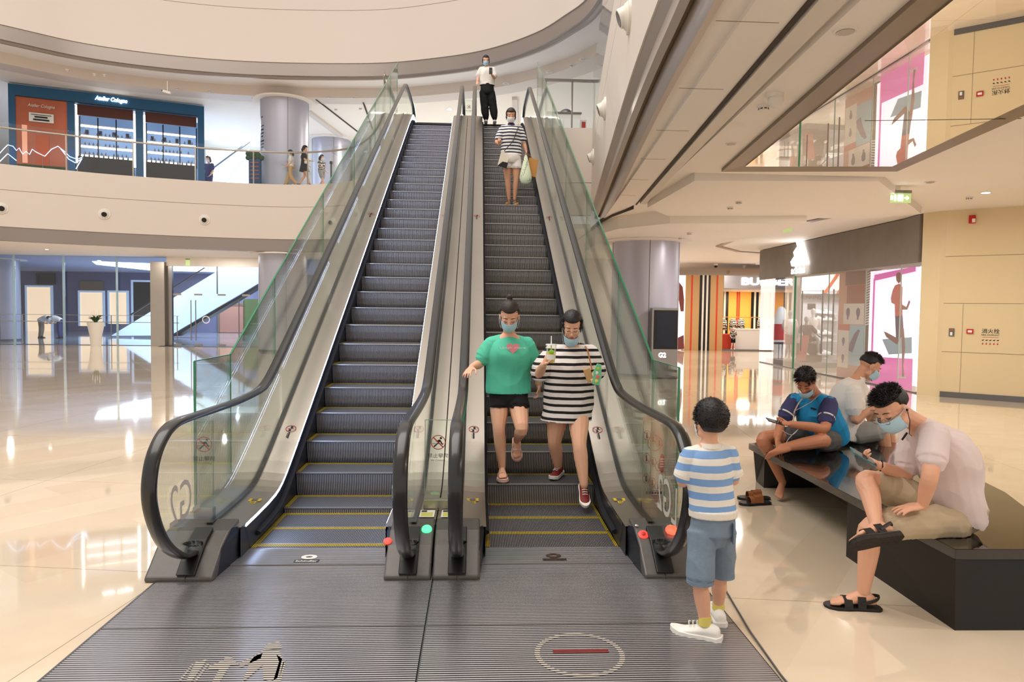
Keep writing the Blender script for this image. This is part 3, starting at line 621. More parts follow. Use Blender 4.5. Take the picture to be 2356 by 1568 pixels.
for T_,x in ((E1,-1.735),(E1,-.54),(E2,-.02),(E2,1.165)): stepsticker(T_,x,5.6)
# lamps and buttons on the newel casings -----------------------------------
def lens(T_,p,r,m,nm):
    p=V(p); n=V((0,-.55,.85)).normalized(); MB().tube([p,p+n*.008,p+n*.012],[r,r*.95,r*.5],22,ref=(1,0,0)).build(nm,m,T_,smooth=True,ang=.9)
lens(E1,(-.335,4.86,.238),.036,'greenl','go_lamp'); lens(E2,(1.385,4.84,.232),.044,'redl','stop_lamp')
lens(E2,(1.175,4.80,.212),.038,'redb','stop_button_ring') if 'redb' in MT else (mat('redb',(226,70,60),.4,emit=.4,ecol=(255,70,50)),lens(E2,(1.175,4.80,.212),.038,'redb','stop_button_ring'))
lens(E2,(1.175,4.797,.218),.016,'red','stop_button'); lens(E2,(1.15,4.90,.245),.014,'steel2','key_switch'); lens(E1,(-.59,4.75,.19),.03,'redb','stop_button')
# console labels between the rails
def clabel(T_,x0,x1,y0,y1,nm='notice_label'):
    z0=.252; m=MB(); m.box((x0,y0,z0),(x1,y1,z0+.002)); m.build(nm,'paper',T_); m=MB(); m.box((x0+.012,y0+.015,z0+.002),(x1-.012,y0+(y1-y0)*.62,z0+.003)); m.build('notice_field','labely',T_)
    m=MB(); m.box((x0+.01,y0+(y1-y0)*.7,z0+.002),(x0+.05,y1-.015,z0+.003)); m.build('notice_mark','ink',T_)
mat('labely',(214,206,110),.6)
clabel(E1,-.41,-.30,5.10,5.28); clabel(E2,-.25,-.15,5.10,5.28)
# lettering LG2 on the outermost balustrade glass (faces outward)
text('LG2','floor_lettering','decal',(-1.843,4.53,.42),(0,-1,0),(0,0,1),.25,E1,w=.46,ext=.001)
text('LG2','floor_lettering','decal',(1.258,4.53,.42),(0,1,0),(0,0,1),.25,E2,w=.46,ext=.001)
# ---------------------------------------------------------------- climb-guard sign boards
def board(T_name,label,x0,x1,y,z0,z1,kind):
    t=thing(T_name,label,'sign',((x0+x1)/2,y,.25)); xm=(x0+x1)/2
    MB().box((x0,y-.004,z0),(x1,y+.004,z1)).build('panel','glassd',t)
    mb=MB(); 
    for a,b in (((x0-.002,z0),(x0+.002,z1)),((x1-.002,z0),(x1+.002,z1)),((x0,z1-.002),(x1,z1+.002))): mb.box((a[0],y-.005,a[1]),(b[0],y+.005,b[1]))
    mb.build('panel_edge','edgeg2',t)
    MB().box((x0-.006,y-.03,.245),(x1+.006,y+.03,z0+.015)).build('foot_clamp','steel',t,bevel=.004)
    def rg(cx,cz,r0,r1,mt_,nm='prohibition_ring',sx=1):
        n=32; vs=[]
        for k in range(n):
            a=2*PI*k/n; vs+=[(cx+sx*r0*math.cos(a),y-.0055,cz+r0*math.sin(a)),(cx+sx*r1*math.cos(a),y-.0055,cz+r1*math.sin(a))]
        MB().add(vs,[(2*k,2*k+1,(2*k+3)%(2*n),(2*k+2)%(2*n)) for k in range(n)]).build(nm,mt_,t)
    if kind==1:
        zc=z1-.17
        m=MB(); e=y-.0052
        m.add([(xm+a*.05,e,zc+b*.05) for a,b in ((-.55,-.75),(-.75,-.6),(-.05,-.05),(-.35,.15),(.15,.45),(.35,.35),(.75,-.35),(.6,-.4),(.25,.1),(.1,-.1))],[tuple(range(10))]); m.ell((xm+.02,e,zc+.032),(.009,.001,.009),n=12)
        m.box((xm-.045,e-.0003,zc-.012),(xm+.045,e,zc-.009)); m.build('climbing_figure','ink',t)
        rg(xm,zc,.050,.056,'inkred'); MB().obox((xm,y-.006,zc),(.037,0,-.037),(.003,0,.003),(0,.0004,0)).build('prohibition_bar','inkred',t)
        text('禁止攀爬','sign_text','ink',(xm,y-.0055,zc-.118),(1,0,0),(0,0,1),.034,t,w=.155); text('No Climbing','sign_text','ink',(xm,y-.0055,zc-.145),(1,0,0),(0,0,1),.015,t,w=.105)
    elif kind==2:
        w=x1-x0
        for j,zc in enumerate((z1-.11,z1-.29,z1-.45)):
            for i in range(3):
                cx=x0+w*(.16+.27*i); cz=zc-.03*i; rg(cx,cz,.034,.038,'inkred',sx=.75)
                m=MB(); m.obox((cx,y-.0052,cz-.006),(.006,0,.0),(0,.0004,0),(0,0,.016)); m.ell((cx,y-.0052,cz+.018),(.006,.001,.006),n=8); m.build('pictogram','ink',t)
                MB().obox((cx,y-.0058,cz),(.018,0,-.024),(.0015,0,.0012),(0,.0003,0)).build('prohibition_bar','inkred',t)
        rg(x0+w*.5,z1-.17,.058,.063,'inkred','large_prohibition_ring',.9)
        m=MB(); n=24; cx=x1-.03; cz=z1-.33
        vs=[(cx+.022*math.cos(2*PI*k/n),y-.0055,cz+.075*math.sin(2*PI*k/n)) for k in range(n)]; m.add(vs,[tuple(range(n))]); m.build('red_oval','inkred',t)
        m=MB(); [m.box((cx-.014,y-.0065,cz-.03+.02*k),(cx+.014,y-.006,cz-.02+.02*k)) for k in range(4)]; m.build('oval_text','paper',t)
        m=MB(); [m.box((x0+.03+.022*k,y-.006,z0+.05),(x0+.045+.022*k,y-.0055,z0+.07)) for k in range(6)]; m.build('sign_text','ink',t)
mat('edgeg2',(150,176,158),.3,spec=.6)
board('no_climbing_sign','left clear sign board with a red no climbing ring, on the left escalator outer deck',-2.01,-1.885,5.12,.31,.95,1)
board('no_climbing_sign','no climbing sign board standing on the console between the two escalators',-.385,-.185,5.33,.31,.93,1)
board('safety_notice_board','clear notice board with rows of red ringed pictograms inside the right newel',1.30,1.48,5.38,.30,.92,2)
board('no_climbing_sign','small no climbing board at the top landing between the escalators',-.37,-.19,19.2,6.66,7.35,1)
# ---------------------------------------------------------------- outer glass barriers
def barrier(x,label,flip):
    y0,yk=(5.32,6.08) if x<0 else (5.10,5.88)
    t=thing('glass_barrier',label,'glass barrier',(x,y0,.24))
    def topz(y): return 1.36 if y<=yk else 1.36+.5416*(y-yk)
    def botz(y): return smooth_line(.255,.24,[y])[0][1]
    marks=[y0,yk,7.4,9.7,12.1,14.5,17.0,18.4]
    for a,b in zip(marks,marks[1:]):
        ys=[a+.004]+[lerp(a,b,k/3) for k in (1,2)]+[b-.004]
        poly=[(y,topz(y)) for y in ys]+[(y,botz(y)) for y in ys[::-1]]
        MB().exx(poly,x-.006,x+.006).build('glass_panel','glassd',t)
    def bar(p,q,w=.008,nm='polished_edge'):
        p=V(p);q=V(q);d=(q-p); m=MB(); m.obox((p+q)/2,d/2,V((w,0,0)),d.normalized().cross(V((1,0,0)))*.0035); m.build(nm,'edgeg',t)
    bar((x,y0,.24),(x,y0,1.36),.0085); bar((x,y0,1.362),(x,yk,1.362),.005); bar((x,yk,1.362),(x,18.4,topz(18.4)),.008); 
    for y in (yk,): bar((x,y,botz(y)),(x,y,topz(y)),.0055)
    for y in marks[2:]: bar((x,y,botz(y)),(x,y,topz(y)),.004,'panel_joint')
barrier(-2.09,'tall outer glass barrier with green edges left of the left escalator',0)
barrier(1.49,'tall outer glass barrier with green edges right of the right escalator',1)
# ---------------------------------------------------------------- vertical-plane helper
def onp(px,py,A,B):
    """point on the vertical plane through plan points A,B"""
    A=V((A[0],A[1],0));B=V((B[0],B[1],0)); n=V((-(B-A).y,(B-A).x,0)); d=ray(px,py); return CAMP+d*((A-CAMP).dot(n)/d.dot(n))
class Face:
    """drawing board on a vertical plane: everything is given by plan position and height"""
    def __init__(s,A,B): s.A=V((A[0],A[1],0)); s.B=V((B[0],B[1],0)); s.u=(s.B-s.A).normalized(); s.n=V((s.u.y,-s.u.x,0))
    def p(s,px,py,o=0): return onp(px,py,s.A,s.B)+s.n*o
    def poly(s,name,pts,mt,parent,o=.01,th=.008,build=True,mb=None):
        mb=mb or MB(); q=[s.p(x,y,o) for x,y in pts]; n=len(q); vs=q+[v-s.n*th for v in q]
        mb.add(vs,[tuple(range(n)),tuple(range(n,2*n))[::-1]]+[(i,(i+1)%n,n+(i+1)%n,n+i) for i in range(n)])
        return mb.build(name,mt,parent) if build else mb
    def rect(s,name,x0,y0,x1,y1,mt,parent,o=.01,th=.008,level=True):
        """upright rectangle spanning two picture corners"""
        a=s.p(x0,y0,o);b=s.p(x1,y1,o); z0,z1=sorted((a.z,b.z)); mb=MB()
        q=[V((a.x,a.y,z0)),V((b.x,b.y,z0)),V((b.x,b.y,z1)),V((a.x,a.y,z1))]; vs=q+[v-s.n*th for v in q]
        mb.add(vs,[(0,1,2,3),(7,6,5,4),(0,4,5,1),(1,5,6,2),(2,6,7,3),(3,7,4,0)]); return mb.build(name,mt,parent)
# ================================================================ sports store (right)
mat('concrete',(128,120,112),.75,noise_amt=.14,nscale=2.2,bump=.15,bscale=30); mat('shopw',(240,240,242),.5); mat('shopg',(190,188,190),.6); mat('shoe',(236,236,236),.5); mat('shoed',(110,112,118),.5)
mat('magenta',(214,70,170),.5,emit=.9,ecol=(220,80,180)); mat('litw',(250,240,252),.5,emit=1.6,ecol=(250,240,255)); mat('posterblue',(150,205,225),.6); mat('posterred',(206,70,52),.6); mat('posternavy',(52,48,120),.6)
mat('fig1',(120,60,56),.6,emit=.2); mat('fig2',(200,90,80),.6,emit=.35); mat('fig3',(40,50,100),.6,emit=.15); mat('brick',(150,50,44),.7); mat('grid',(96,40,40),.7)
S0,S1,S2,S3=(10.105,24.9),(10.03,21.8),(9.895,16.05),(9.76,15.22)
st=thing('sports_store_front','grey concrete shop front with lit white three-bar logo at the right','shop front',(10,20,0))
MB().prism([S0,S2,S3,(10.3,15.22),(10.45,16.0),(10.6,24.9)],2.93,3.98).build('concrete_lintel','concrete',st)
FA=Face(S0,S2)
def logo():
    for k,(b0,b1,h) in enumerate(((0,.26,.22),(.30,.56,.45),(.60,.86,.70))):
        pass
    c=FA.p(1846,598,.05); u=FA.u; up=V((0,0,1)); mb=None
    for x0,h in ((.10,.26),(.40,.58),(.70,.92)):
        d=(-.46,.80); a=[(x0,0),(x0+.26,0),(x0+.26+d[0]*(h+.06),d[1]*(h+.06)),(x0+.0+d[0]*(h-.10),d[1]*(h-.10))]
        MB().exf([((p[0]-.52)*1.25,p[1]*1.12) for p in a],c-up*.16,u,up,FA.n,.06).build('logo_bar','signw',st)
    text('adidas','logo_word','signw',c-up*.42+FA.n*.05,u,up,.25,st,w=1.0,bold=.02,ext=.03)
logo()
gt=thing('shop_window','tall clear glass shop front of the sports store with green edge','window',(10,18.5,0))
for a,b in (((10.1,24.7),(10.035,21.85)),(S1,(9.985,19.6)),((9.985,19.58),(9.93,17.6)),((9.93,17.58),S2),(S2,(9.80,15.2))):
    A=V((*a,0));B=V((*b,0)); d=(B-A).normalized(); n=V((-d.y,d.x,0))*.006
    MB().prism([(A+n)[:2],(B+n)[:2],(B-n)[:2],(A-n)[:2]],.03,2.93).build('glass_panel','glassc',gt)
MB().box((10.0,21.81,.02),(10.06,21.84,2.93)).build('green_edge','edgeg',gt)
for y in (16.05,17.59,19.59): MB().box((9.90+(y-16.05)*.023-.012,y-.006,.02),(9.90+(y-16.05)*.023+.012,y+.006,2.93)).build('joint','edgeg2',gt)
for y in (21.3,19.95,19.3): MB().tube([(9.9+(y-16.05)*.023,y,.6),(9.9+(y-16.05)*.023,y,2.45)],.022,8).build('door_handle','steel2',gt)
MB().prism([(10.12,24.7),(9.86,15.2),(9.92,15.2),(10.2,24.7)],0,.03).build('sill','steelb',gt)
# room
MB().box((12.2,26.6,0),(18,26.8,3.7)).build('wall_store','shopw')['kind']='structure'
MB().box((16.8,12,0),(17,26.6,3.7)).build('wall_store','shopw')['kind']='structure'
MB().prism([(10.62,24.9),(10.45,15.6),(17,15.6),(17,26.6),(10.64,26.6)],3.6,3.68).build('ceiling','shopw')['kind']='structure'
# shoe wall
Yw=25.2; sw=thing('shoe_display_wall','tall pale shoe display wall inside the sports store','shelf',(12.6,Yw,0))
a=at(1862,680,Yw);b=at(1962,850,Yw)
MB().box((a.x-.3,Yw,0.0),(b.x+.2,Yw+.12,3.2)).build('back_panel','shopg',sw); MB().box((a.x-.3,Yw-.25,2.42),(b.x,Yw,2.47)).build('top_shelf','steelb',sw)
MB().box((a.x-.3,Yw-.02,2.6),(b.x+.2,Yw,3.2)).build('graphic_band','paper',sw)
text('RUNNING','shop_lettering','ink',at(1866,688,Yw-.03),(1,0,0),(0,0,1),.13,sw,w=.75)
MB().box((at(1858,698,Yw).x,Yw-.03,at(1858,710,Yw).z),(at(1876,698,Yw).x,Yw-.001,at(1858,698,Yw).z)).build('price_sign','dark',sw)
for i,(x0,x1,ys) in enumerate(((1881,1918,(720,735,767,783,813,831)),(1935,1957,(783,800,815,832)))):
    for y in ys:
        p=at(x0,y,Yw);q=at(x1,y,Yw); MB().box((p.x,Yw-.22,p.z-.02),(q.x,Yw,p.z)).build('shelf_board','shopw',sw)
for k,(x,y) in enumerate(((1937,722),(1937,735))): p=at(x,y,Yw); MB().box((p.x,Yw-.02,p.z-.14),(p.x+.3,Yw-.004,p.z+.1)).build('red_card','posterred' if k else 'paper',sw)
# slanted orange beams graphic
mb=MB()
for dx in (0,.5): mb.exf([(0,0),(.5,.75),(.62,.75),(.12,0)],(12.6+dx,Yw-.03,2.5),(1,0,0),(0,0,1),(0,-1,0),.02)
mb.build('beam_graphic','orange',sw)
def shoe_proto(nm,mt,label,g):
    t=thing(nm,label,'shoe',(0,0,0),g)
    sec=[]
    for x,w,h in ((-.14,.03,.10),(-.10,.042,.11),(-.04,.04,.09),(.02,.042,.06),(.08,.045,.04),(.13,.035,.025),(.15,.01,.012)):
        sec.append([V((x,w*math.cos(a),.02+h*max(0,math.sin(a)) if math.sin(a)>0 else .02+.0*math.sin(a))) for a in [2*PI*k/10 for k in range(10)]])
    MB().ribbon(sec).build('upper',mt,t,smooth=True,ang=.9)
    MB().ribbon([[V((x,w,z)),V((x,-w,z)),V((x,-w,z+.024)),V((x,w,z+.024))] for x,w,z in ((-.15,.03,0),(-.1,.045,0),(0,.04,0),(.08,.048,0),(.155,.02,.012))]).build('sole','paper',t)
    return t
s0=shoe_proto('sneaker','shoe','small white sneaker on the shoe display wall','sneakers on the shoe wall'); first=True
for x,y in ((1887,715),(1906,715),(1889,730),(1907,730),(1887,762),(1905,762),(1886,778),(1905,778),(1886,808),(1903,808),(1904,826),(1944,778),(1944,795),(1943,810),(1944,827)):
    p=at(x,y+4.6,Yw-.11); o=s0 if first else dup(s0,p); o.location=p; first=False; o.scale=(1.1,1.1,1.1)
    rows={715:'top',730:'second',762:'third',778:'fourth',795:'middle',808:'fifth',810:'next to lowest',826:'lowest',827:'lowest'}
    col='right column' if x>1930 else ('left column' if x<1895 else 'middle column'); o['label']='white sneaker on the %s shelf, %s of the shoe wall'%(rows[y],col)
# poster pillar and striped return
mat('cored',(214,150,132),.6)
pp=thing('poster_pillar','narrow pillar pasted with red, blue and white posters inside the store glass','pillar',(10.7,19.3,0))
MB().box((10.36,18.35,0),(10.9,19.75,3.0)).build('core','cored',pp)
def pan(nm,y0,y1,z0,z1,m,x=10.35,par=pp): return MB().box((x,y0,z0),(x+.012,y1,z1)).build(nm,m,par)
pan('brick_poster',18.4,19.3,2.05,2.55,'brick'); pan('grid_poster',18.4,19.4,2.56,2.95,'grid'); pan('head_poster',18.4,19.45,1.48,2.05,'paper'); pan('blue_poster',18.36,19.1,.35,1.46,'posterblue'); pan('white_poster',19.12,19.7,.25,1.3,'paper'); pan('red_poster',19.12,19.7,1.3,1.47,'posterred')
def headpic(y,z,s): 
    m=MB(); m.exf([(s*a,s*b) for a,b in ((-.5,.1),(-.42,.6),(0,.85),(.42,.65),(.5,.15),(.35,-.3),(.15,-.5),(.15,-.8),(-.25,-.8),(-.22,-.45))],(10.348,y,z),(0,-1,0),(0,0,1),(-1,0,0),.004); m.build('head_profile_print','posternavy',pp)
headpic(18.68,1.77,.2); headpic(19.2,1.77,.2); headpic(19.4,.98,.15); headpic(19.4,.5,.15); 
m=MB(); m.exf([(.25*a,.25*b) for a,b in ((-1.4,-1),(-1.2,-.2),(-.3,.9),(.4,1.4),(.8,1.3),(.3,.5),(-.2,-.4),(-.6,-1.2))],(10.348,18.75,1.0),(0,-1,0),(0,0,1),(-1,0,0),.004); m.build('shoe_print','posternavy',pp)
m=MB()
for k in range(22):
    z=1.45+k*.068; m.add([(10.345,18.33,z),(10.345,18.10,z+.05),(10.345,18.10,z+.085),(10.345,18.33,z+.035)],[(0,1,2,3)])
m.build('stripe_print','shopw',pp); MB().box((10.346,18.06,0),(10.6,18.35,3.0)).build('black_return','black',pp)
# lit runner picture
lb=thing('lightbox_poster','bright lit poster of a runner with magenta borders behind the store glass','poster',(10.3,16.5,.1))
FL=Face((10.25,18.0),(10.20,15.3))
MB().prism([(10.26,17.98),(10.21,15.32),(10.36,15.32),(10.41,17.98)],.1,2.88).build('lightbox','litw',lb)
def lp(nm,pts,m,o=.004): FL.poly(nm,pts,m,lb,o,.003)
lp('magenta_border',[(2012,632),(2107,612),(2107,624),(2012,646)],'magenta'); lp('magenta_border',[(2005,820),(2100,825),(2098,905),(2003,882)],'magenta'); lp('magenta_border',[(2010,640),(2014,640),(2006,880),(2002,880)],'magenta')
lp('skyline_print',[(2030,780),(2098,775),(2098,812),(2045,815)],'posterblue',.005)
lp('runner_head',[(2064,628),(2071,626),(2075,634),(2074,646),(2068,652),(2063,645),(2062,636)],'fig1',.008)
lp('runner_shirt',[(2060,656),(2070,652),(2077,660),(2076,690),(2077,725),(2060,727),(2059,700),(2052,696),(2050,686),(2055,666)],'fig2',.008)
lp('runner_arm',[(2076,700),(2086,706),(2092,690),(2095,694),(2088,712),(2076,712)],'fig1',.009)
lp('runner_shorts',[(2060,727),(2077,725),(2080,770),(2072,778),(2062,776)],'fig3',.008)
lp('runner_leg',[(2074,755),(2080,755),(2083,800),(2079,840),(2081,866),(2076,866),(2076,810)],'fig1',.009)
lp('runner_leg',[(2062,776),(2072,778),(2064,792),(2040,775),(2034,762),(2040,764)],'fig1',.009)
lp('runner_shoe',[(2072,862),(2084,864),(2086,870),(2066,868)],'shoe',.009)
# dais and plinths
MB().prism([(9.95+.35,24.6),(10.4,22.2),(12.6,22.4),(12.4,24.6)],0,.16).build('display_dais','steelb')
tag(bpy.data.objects['display_dais'],'low grey angular dais behind the store glass under the mannequins','platform')
tag(MB().box((10.9,22.9,.16),(11.5,23.5,.75)).build('display_plinth','dark',bevel=.01),'dark square plinth on the dais carrying a sitting mannequin','plinth')
t=thing('display_stand','small thin-legged display stand on the dais at the left of the mannequins','table',(10.55,24.0,.16))
MB().box((10.3,23.9,.68),(10.85,24.2,.75)).build('top','steelb',t)
for x in (10.5,10.62): MB().box((x,24.0,.16),(x+.02,24.02,.68)).build('leg','steelb',t)
t=thing('folding_sign','tilted dark red folding sign leaning by the store entrance','sign',(10.75,22.6,.16)); MB().obox((10.72,22.62,.62),(.14,0,0),(0,.008,0),(.05,0,.42)).build('board','brick',t); MB().obox((10.76,22.8,.5),(.012,0,0),(0,.012,0),(.03,-.0,.34)).build('support_leg','steelb',t)
# ================================================================ fashion shop at the far end
YB=31.8
mat('tan',(196,156,104),.5); mat('redline',(214,60,34),.5); mat('silver',(190,190,196),.3,metal=.8); mat('amber',(226,160,70),.6,emit=.35,ecol=(255,180,80)); mat('photo',(240,228,224),.5,emit=1.3,ecol=(255,246,244)); mat('hairp',(110,50,46),.6,emit=.25); mat('skinp',(230,160,130),.5,emit=.5)
def bx(px): return at(px,700,YB).x
pl=thing('striped_pillar','wide beige pillar with black, white and red stripes at the far end of the hall','pillar',(10.4,YB,0))
MB().box((bx(1577),YB,0),(bx(1664),YB+.5,3.44)).build('cladding','tan',pl)
for a,b,m in ((1589.5,1593,'redline'),(1609,1614.5,'black'),(1615,1619,'paper'),(1619.5,1624,'black'),(1624.5,1628.5,'paper'),(1629,1633.5,'black'),(1647.5,1651,'redline')):
    MB().box((bx(a),YB-.012,0),(bx(b),YB-.001,3.44)).build('stripe',m,pl)
ph=thing('portrait_lightbox','lit portrait poster of a person with braided hair beside the striped pillar','poster',(8.4,YB,0))
MB().box((6.9,YB+.02,.05),(bx(1576.5),YB+.2,3.42)).build('lightbox','photo',ph)
FB=Face((6,YB),(12,YB)) 
FB.poly('hair_print',[(1553,652),(1562,648),(1571,660),(1574,690),(1573,716),(1566,716),(1562,690),(1553,676)],'hairp',ph,.004,.02); FB.poly('face_print',[(1549,666),(1556,668),(1560,690),(1556,700),(1549,700)],'skinp',ph,.014,.02); FB.poly('dress_print',[(1553,780),(1573,770),(1574,802),(1553,804)],'hairp',ph,.004,.02)
fs=thing('fashion_shop_front','shop front with silver lintel, lit white name and amber interior at the far end','shop front',(14.5,YB,0))
MB().box((bx(1664.5),YB,2.86),(19,YB+.4,3.44)).build('lintel','silver',fs)
text('BURBERRY','shop_name','signw',(bx(1708)+1.6,YB-.02,3.02),(1,0,0),(0,0,1),.34,fs,w=3.3,bold=.02,ext=.03)
MB().box((bx(1664.5),YB+3.4,0),(19,YB+3.5,2.9)).build('back_wall','amber',fs); MB().box((bx(1664.5),YB+.4,2.8),(19,YB+3.4,2.86)).build('shop_ceiling','shopw',fs)
for x0 in (12.1,13.9,15.6,17.2):
    for dx,w,m in ((0,.13,'black'),(.14,.10,'paper'),(.25,.12,'black'),(.38,.10,'paper'),(.49,.13,'black'),(-.75,.06,'redline'),(1.15,.06,'redline')): MB().box((x0+dx,YB+3.36,0),(x0+dx+w,YB+3.399,2.8)).build('stripe',m,fs)
MB().box((bx(1664.5),YB,0),(19,YB+.1,.06)).build('threshold','steelb',fs)
t=thing('sales_counter','white and red sales counter inside the far fashion shop','counter',(12.9,YB+1.4,0)); MB().box((12.3,YB+1.2,0),(14.2,YB+1.9,.92)).build('body','shopw',t); MB().box((11.5,YB+1.1,0),(12.28,YB+1.8,.72)).build('red_end','posterred',t); MB().box((12.28,YB+1.15,.92),(14.25,YB+1.95,.97)).build('top','paper',t)
rl=thing('clothes_rail','long brass clothes rail at the back of the far fashion shop','rail',(13,YB+2.6,0)); MB().tube([(11.4,YB+2.6,1.52),(18.6,YB+2.6,1.52)],.02,8).build('bar','wood',rl)
for x in (11.5,13.6,15.7,17.8): MB().tube([(x,YB+2.6,0),(x,YB+2.6,1.52)],.018,8).build('upright','wood',rl)
random.seed(3)
g0=thing('hanging_garment','patterned garment hanging on the rail in the far fashion shop','clothing',(0,0,0),'garments on the far rail')
MB().ribbon([[V((w*math.cos(a),.05*math.sin(a),z)) for a in [2*PI*k/10 for k in range(10)]] for w,z in ((.2,-.62),(.19,-.3),(.17,-.12),(.05,-.03))]).build('cloth','garm',g0,smooth=True) if 'garm' in MT else None
stripes('garm',2,.12,[(0,(226,222,214)),(.3,(40,38,44)),(.55,(150,140,130)),(.7,(30,30,34))],.8,wob=.3)
for o in list(g0.children): bpy.data.objects.remove(o)
MB().ribbon([[V((w*math.cos(a),.05*math.sin(a),z)) for a in [2*PI*k/10 for k in range(10)]] for w,z in ((.2,-.62),(.19,-.3),(.17,-.12),(.05,-.03))]).build('cloth','garm',g0,smooth=True); MB().tube([(0,0,-.03),(0,0,.02)],.006,6).build('hanger_hook','steel2',g0)
for i,x in enumerate((11.75,12.2,12.7,13.1,14.1,14.5,15.0,15.9)):
    o=g0 if i==0 else dup(g0,(x,YB+2.6,1.49)); o.location=(x,YB+2.6,1.49)
bt=thing('white_bottle_display','tall white and red bottle-shaped display inside the store glass','display',(at(1795,800,26).x,26,0)); c=bt.location
MB().tube([(c.x,26,0.03),(c.x,26,.75)],.3,20).build('lower_body','shopw',bt,smooth=True,ang=.7); MB().tube([(c.x,26,.75),(c.x,26,1.35)],.3,20).build('red_band','posterred',bt,smooth=True,ang=.7); MB().tube([(c.x,26,1.35),(c.x,26,1.9),(c.x,26,2.0)],[.3,.16,.08],20).build('upper_cone','shopw',bt,smooth=True,ang=.7)
# walls closing the background
MB().box((19,31.8,0),(19.2,40,4)).build('wall_end','cream')['kind']='structure'
MB().box((-6.2,30.2,0),(3.75,30.4,3.86)).build('wall_middle','cream')['kind']='structure'
MB().box((3.75,30.2,0),(7.0,30.4,4.0)).build('wall_middle','cream')['kind']='structure'
MB().box((1.5,24.5,0),(3.6,24.7,3.86)).build('wall_middle','cream')['kind']='structure'
MB().box((17.9,26.8,0),(18,31.8,4)).build('wall_side','ceilw')['kind']='structure'
mat('finm',(178,200,200),.25,spec=.6)
# ================================================================ glass doors at left
YD=31.3
def dx(px,y=YD): return at(px,700,y).x
gw=thing('glass_wall','long clear glass wall with glass fins left of the steel door pillar','window',(-18,YD,0))
edges=[-30,-24.5,dx(36),dx(150),dx(272),-14.04]
for a,b in zip(edges,edges[1:]): MB().box((a+.01,YD-.008,.02),(b-.01,YD+.008,3.84)).build('glass_panel','glassc',gw)
for x in edges[1:-1]: MB().box((x-.012,YD-.16,.0),(x+.012,YD-.01,3.84)).build('glass_fin','finm',gw)
MB().box((-30,YD-.03,0),(-14.04,YD+.03,.02)).build('floor_channel','steelb',gw)
tag(MB().box((-14.02,YD-.3,0),(-13.42,YD+.3,3.62)).build('door_pillar','steel',bevel=.01),'square brushed steel pillar between the glass wall and the glass doors','pillar')
MB().box((-13.42,YD-.1,3.46),(-8.5,YD+.1,3.86)).build('trim_13','ceil')['kind']='structure'
MB().box((-13.42,YD-.08,0),(-13.2,YD+.08,3.46)).build('trim_14','steel2')['kind']='structure'
cut=[-13.2,dx(446),dx(500),dx(556),-8.9]
MB().box((-13.2,YD-.006,2.3),(-8.9,YD+.006,3.46)).build('window_1','glassc')['kind']='structure'
for i,(a,b) in enumerate(zip(cut,cut[1:])):
    d=MB().box((a+.008,YD-.006,.02),(b-.008,YD+.006,2.28)).build('door_%d'%(i+1),'glassc'); d['kind']='structure'
    hx=b-.1 if i%2==0 else a+.1
    MB().tube([(hx,YD-.06,.25),(hx,YD-.06,2.0)],.022,8).build('door_handle','steel2',d); MB().box((a+.02 if i%2 else b-.36 if 0 else a+.02,YD-.012,.02),(a+.36,YD+.012,.1)).build('floor_patch','steel',d); MB().box((a+.02,YD-.012,2.2),(a+.36,YD+.012,2.28)).build('top_patch','steel',d)
MB().tube([(dx(500),YD,2.28),(dx(500),YD,3.46)],.03,8).build('trim_15','steelb')['kind']='structure'
m=MB(); n=28; c=at(474,735,YD-.02); vs=[]
for k in range(n):
    a=2*PI*k/n; vs+=[(c.x+.13*math.cos(a),c.y,c.z+.13*math.sin(a)),(c.x+.165*math.cos(a),c.y,c.z+.165*math.sin(a))]
tag(m.add(vs,[(2*k,2*k+1,(2*k+3)%(2*n),(2*k+2)%(2*n)) for k in range(n)]).build('round_door_sticker','shopw'),'round white ring sticker on the glass door','sticker')
tag(MB().box((-13.6,YD-.55,0),(-8.6,YD+.1,.012)).build('door_mat','dark'),'dark strip mat at the foot of the glass doors','mat')
# vase
t=thing('planter','tall tapered white vase with a small green plant before the glass wall','planter',(-16.1,30.6,0)); x=-16.1; y=30.6
MB().tube([(x,y,0),(x,y,.5),(x,y,1.0)],[.2,.24,.34],24).build('vase','camw',t,smooth=True,ang=.8); m=MB()
for k in range(14):
    a=k*2.4; l=.3+.1*(k%3); m.tube([(x,y,.98),(x+.12*math.cos(a),y+.12*math.sin(a),1.0+l*.5),(x+.28*math.cos(a),y+.28*math.sin(a),1.0+l*.6)],[.02,.035,.004],5)
m.build('foliage','leaf',t)
m=MB(); [m.tube([(x-.12+.08*i,y,1.0),(x-.16+.1*i,y,1.45+.1*(i%2))],.012,5) for i in range(4)]; m.build('stems','paper',t)
mat('rbrown',(170,120,104),.6,emit=.12)
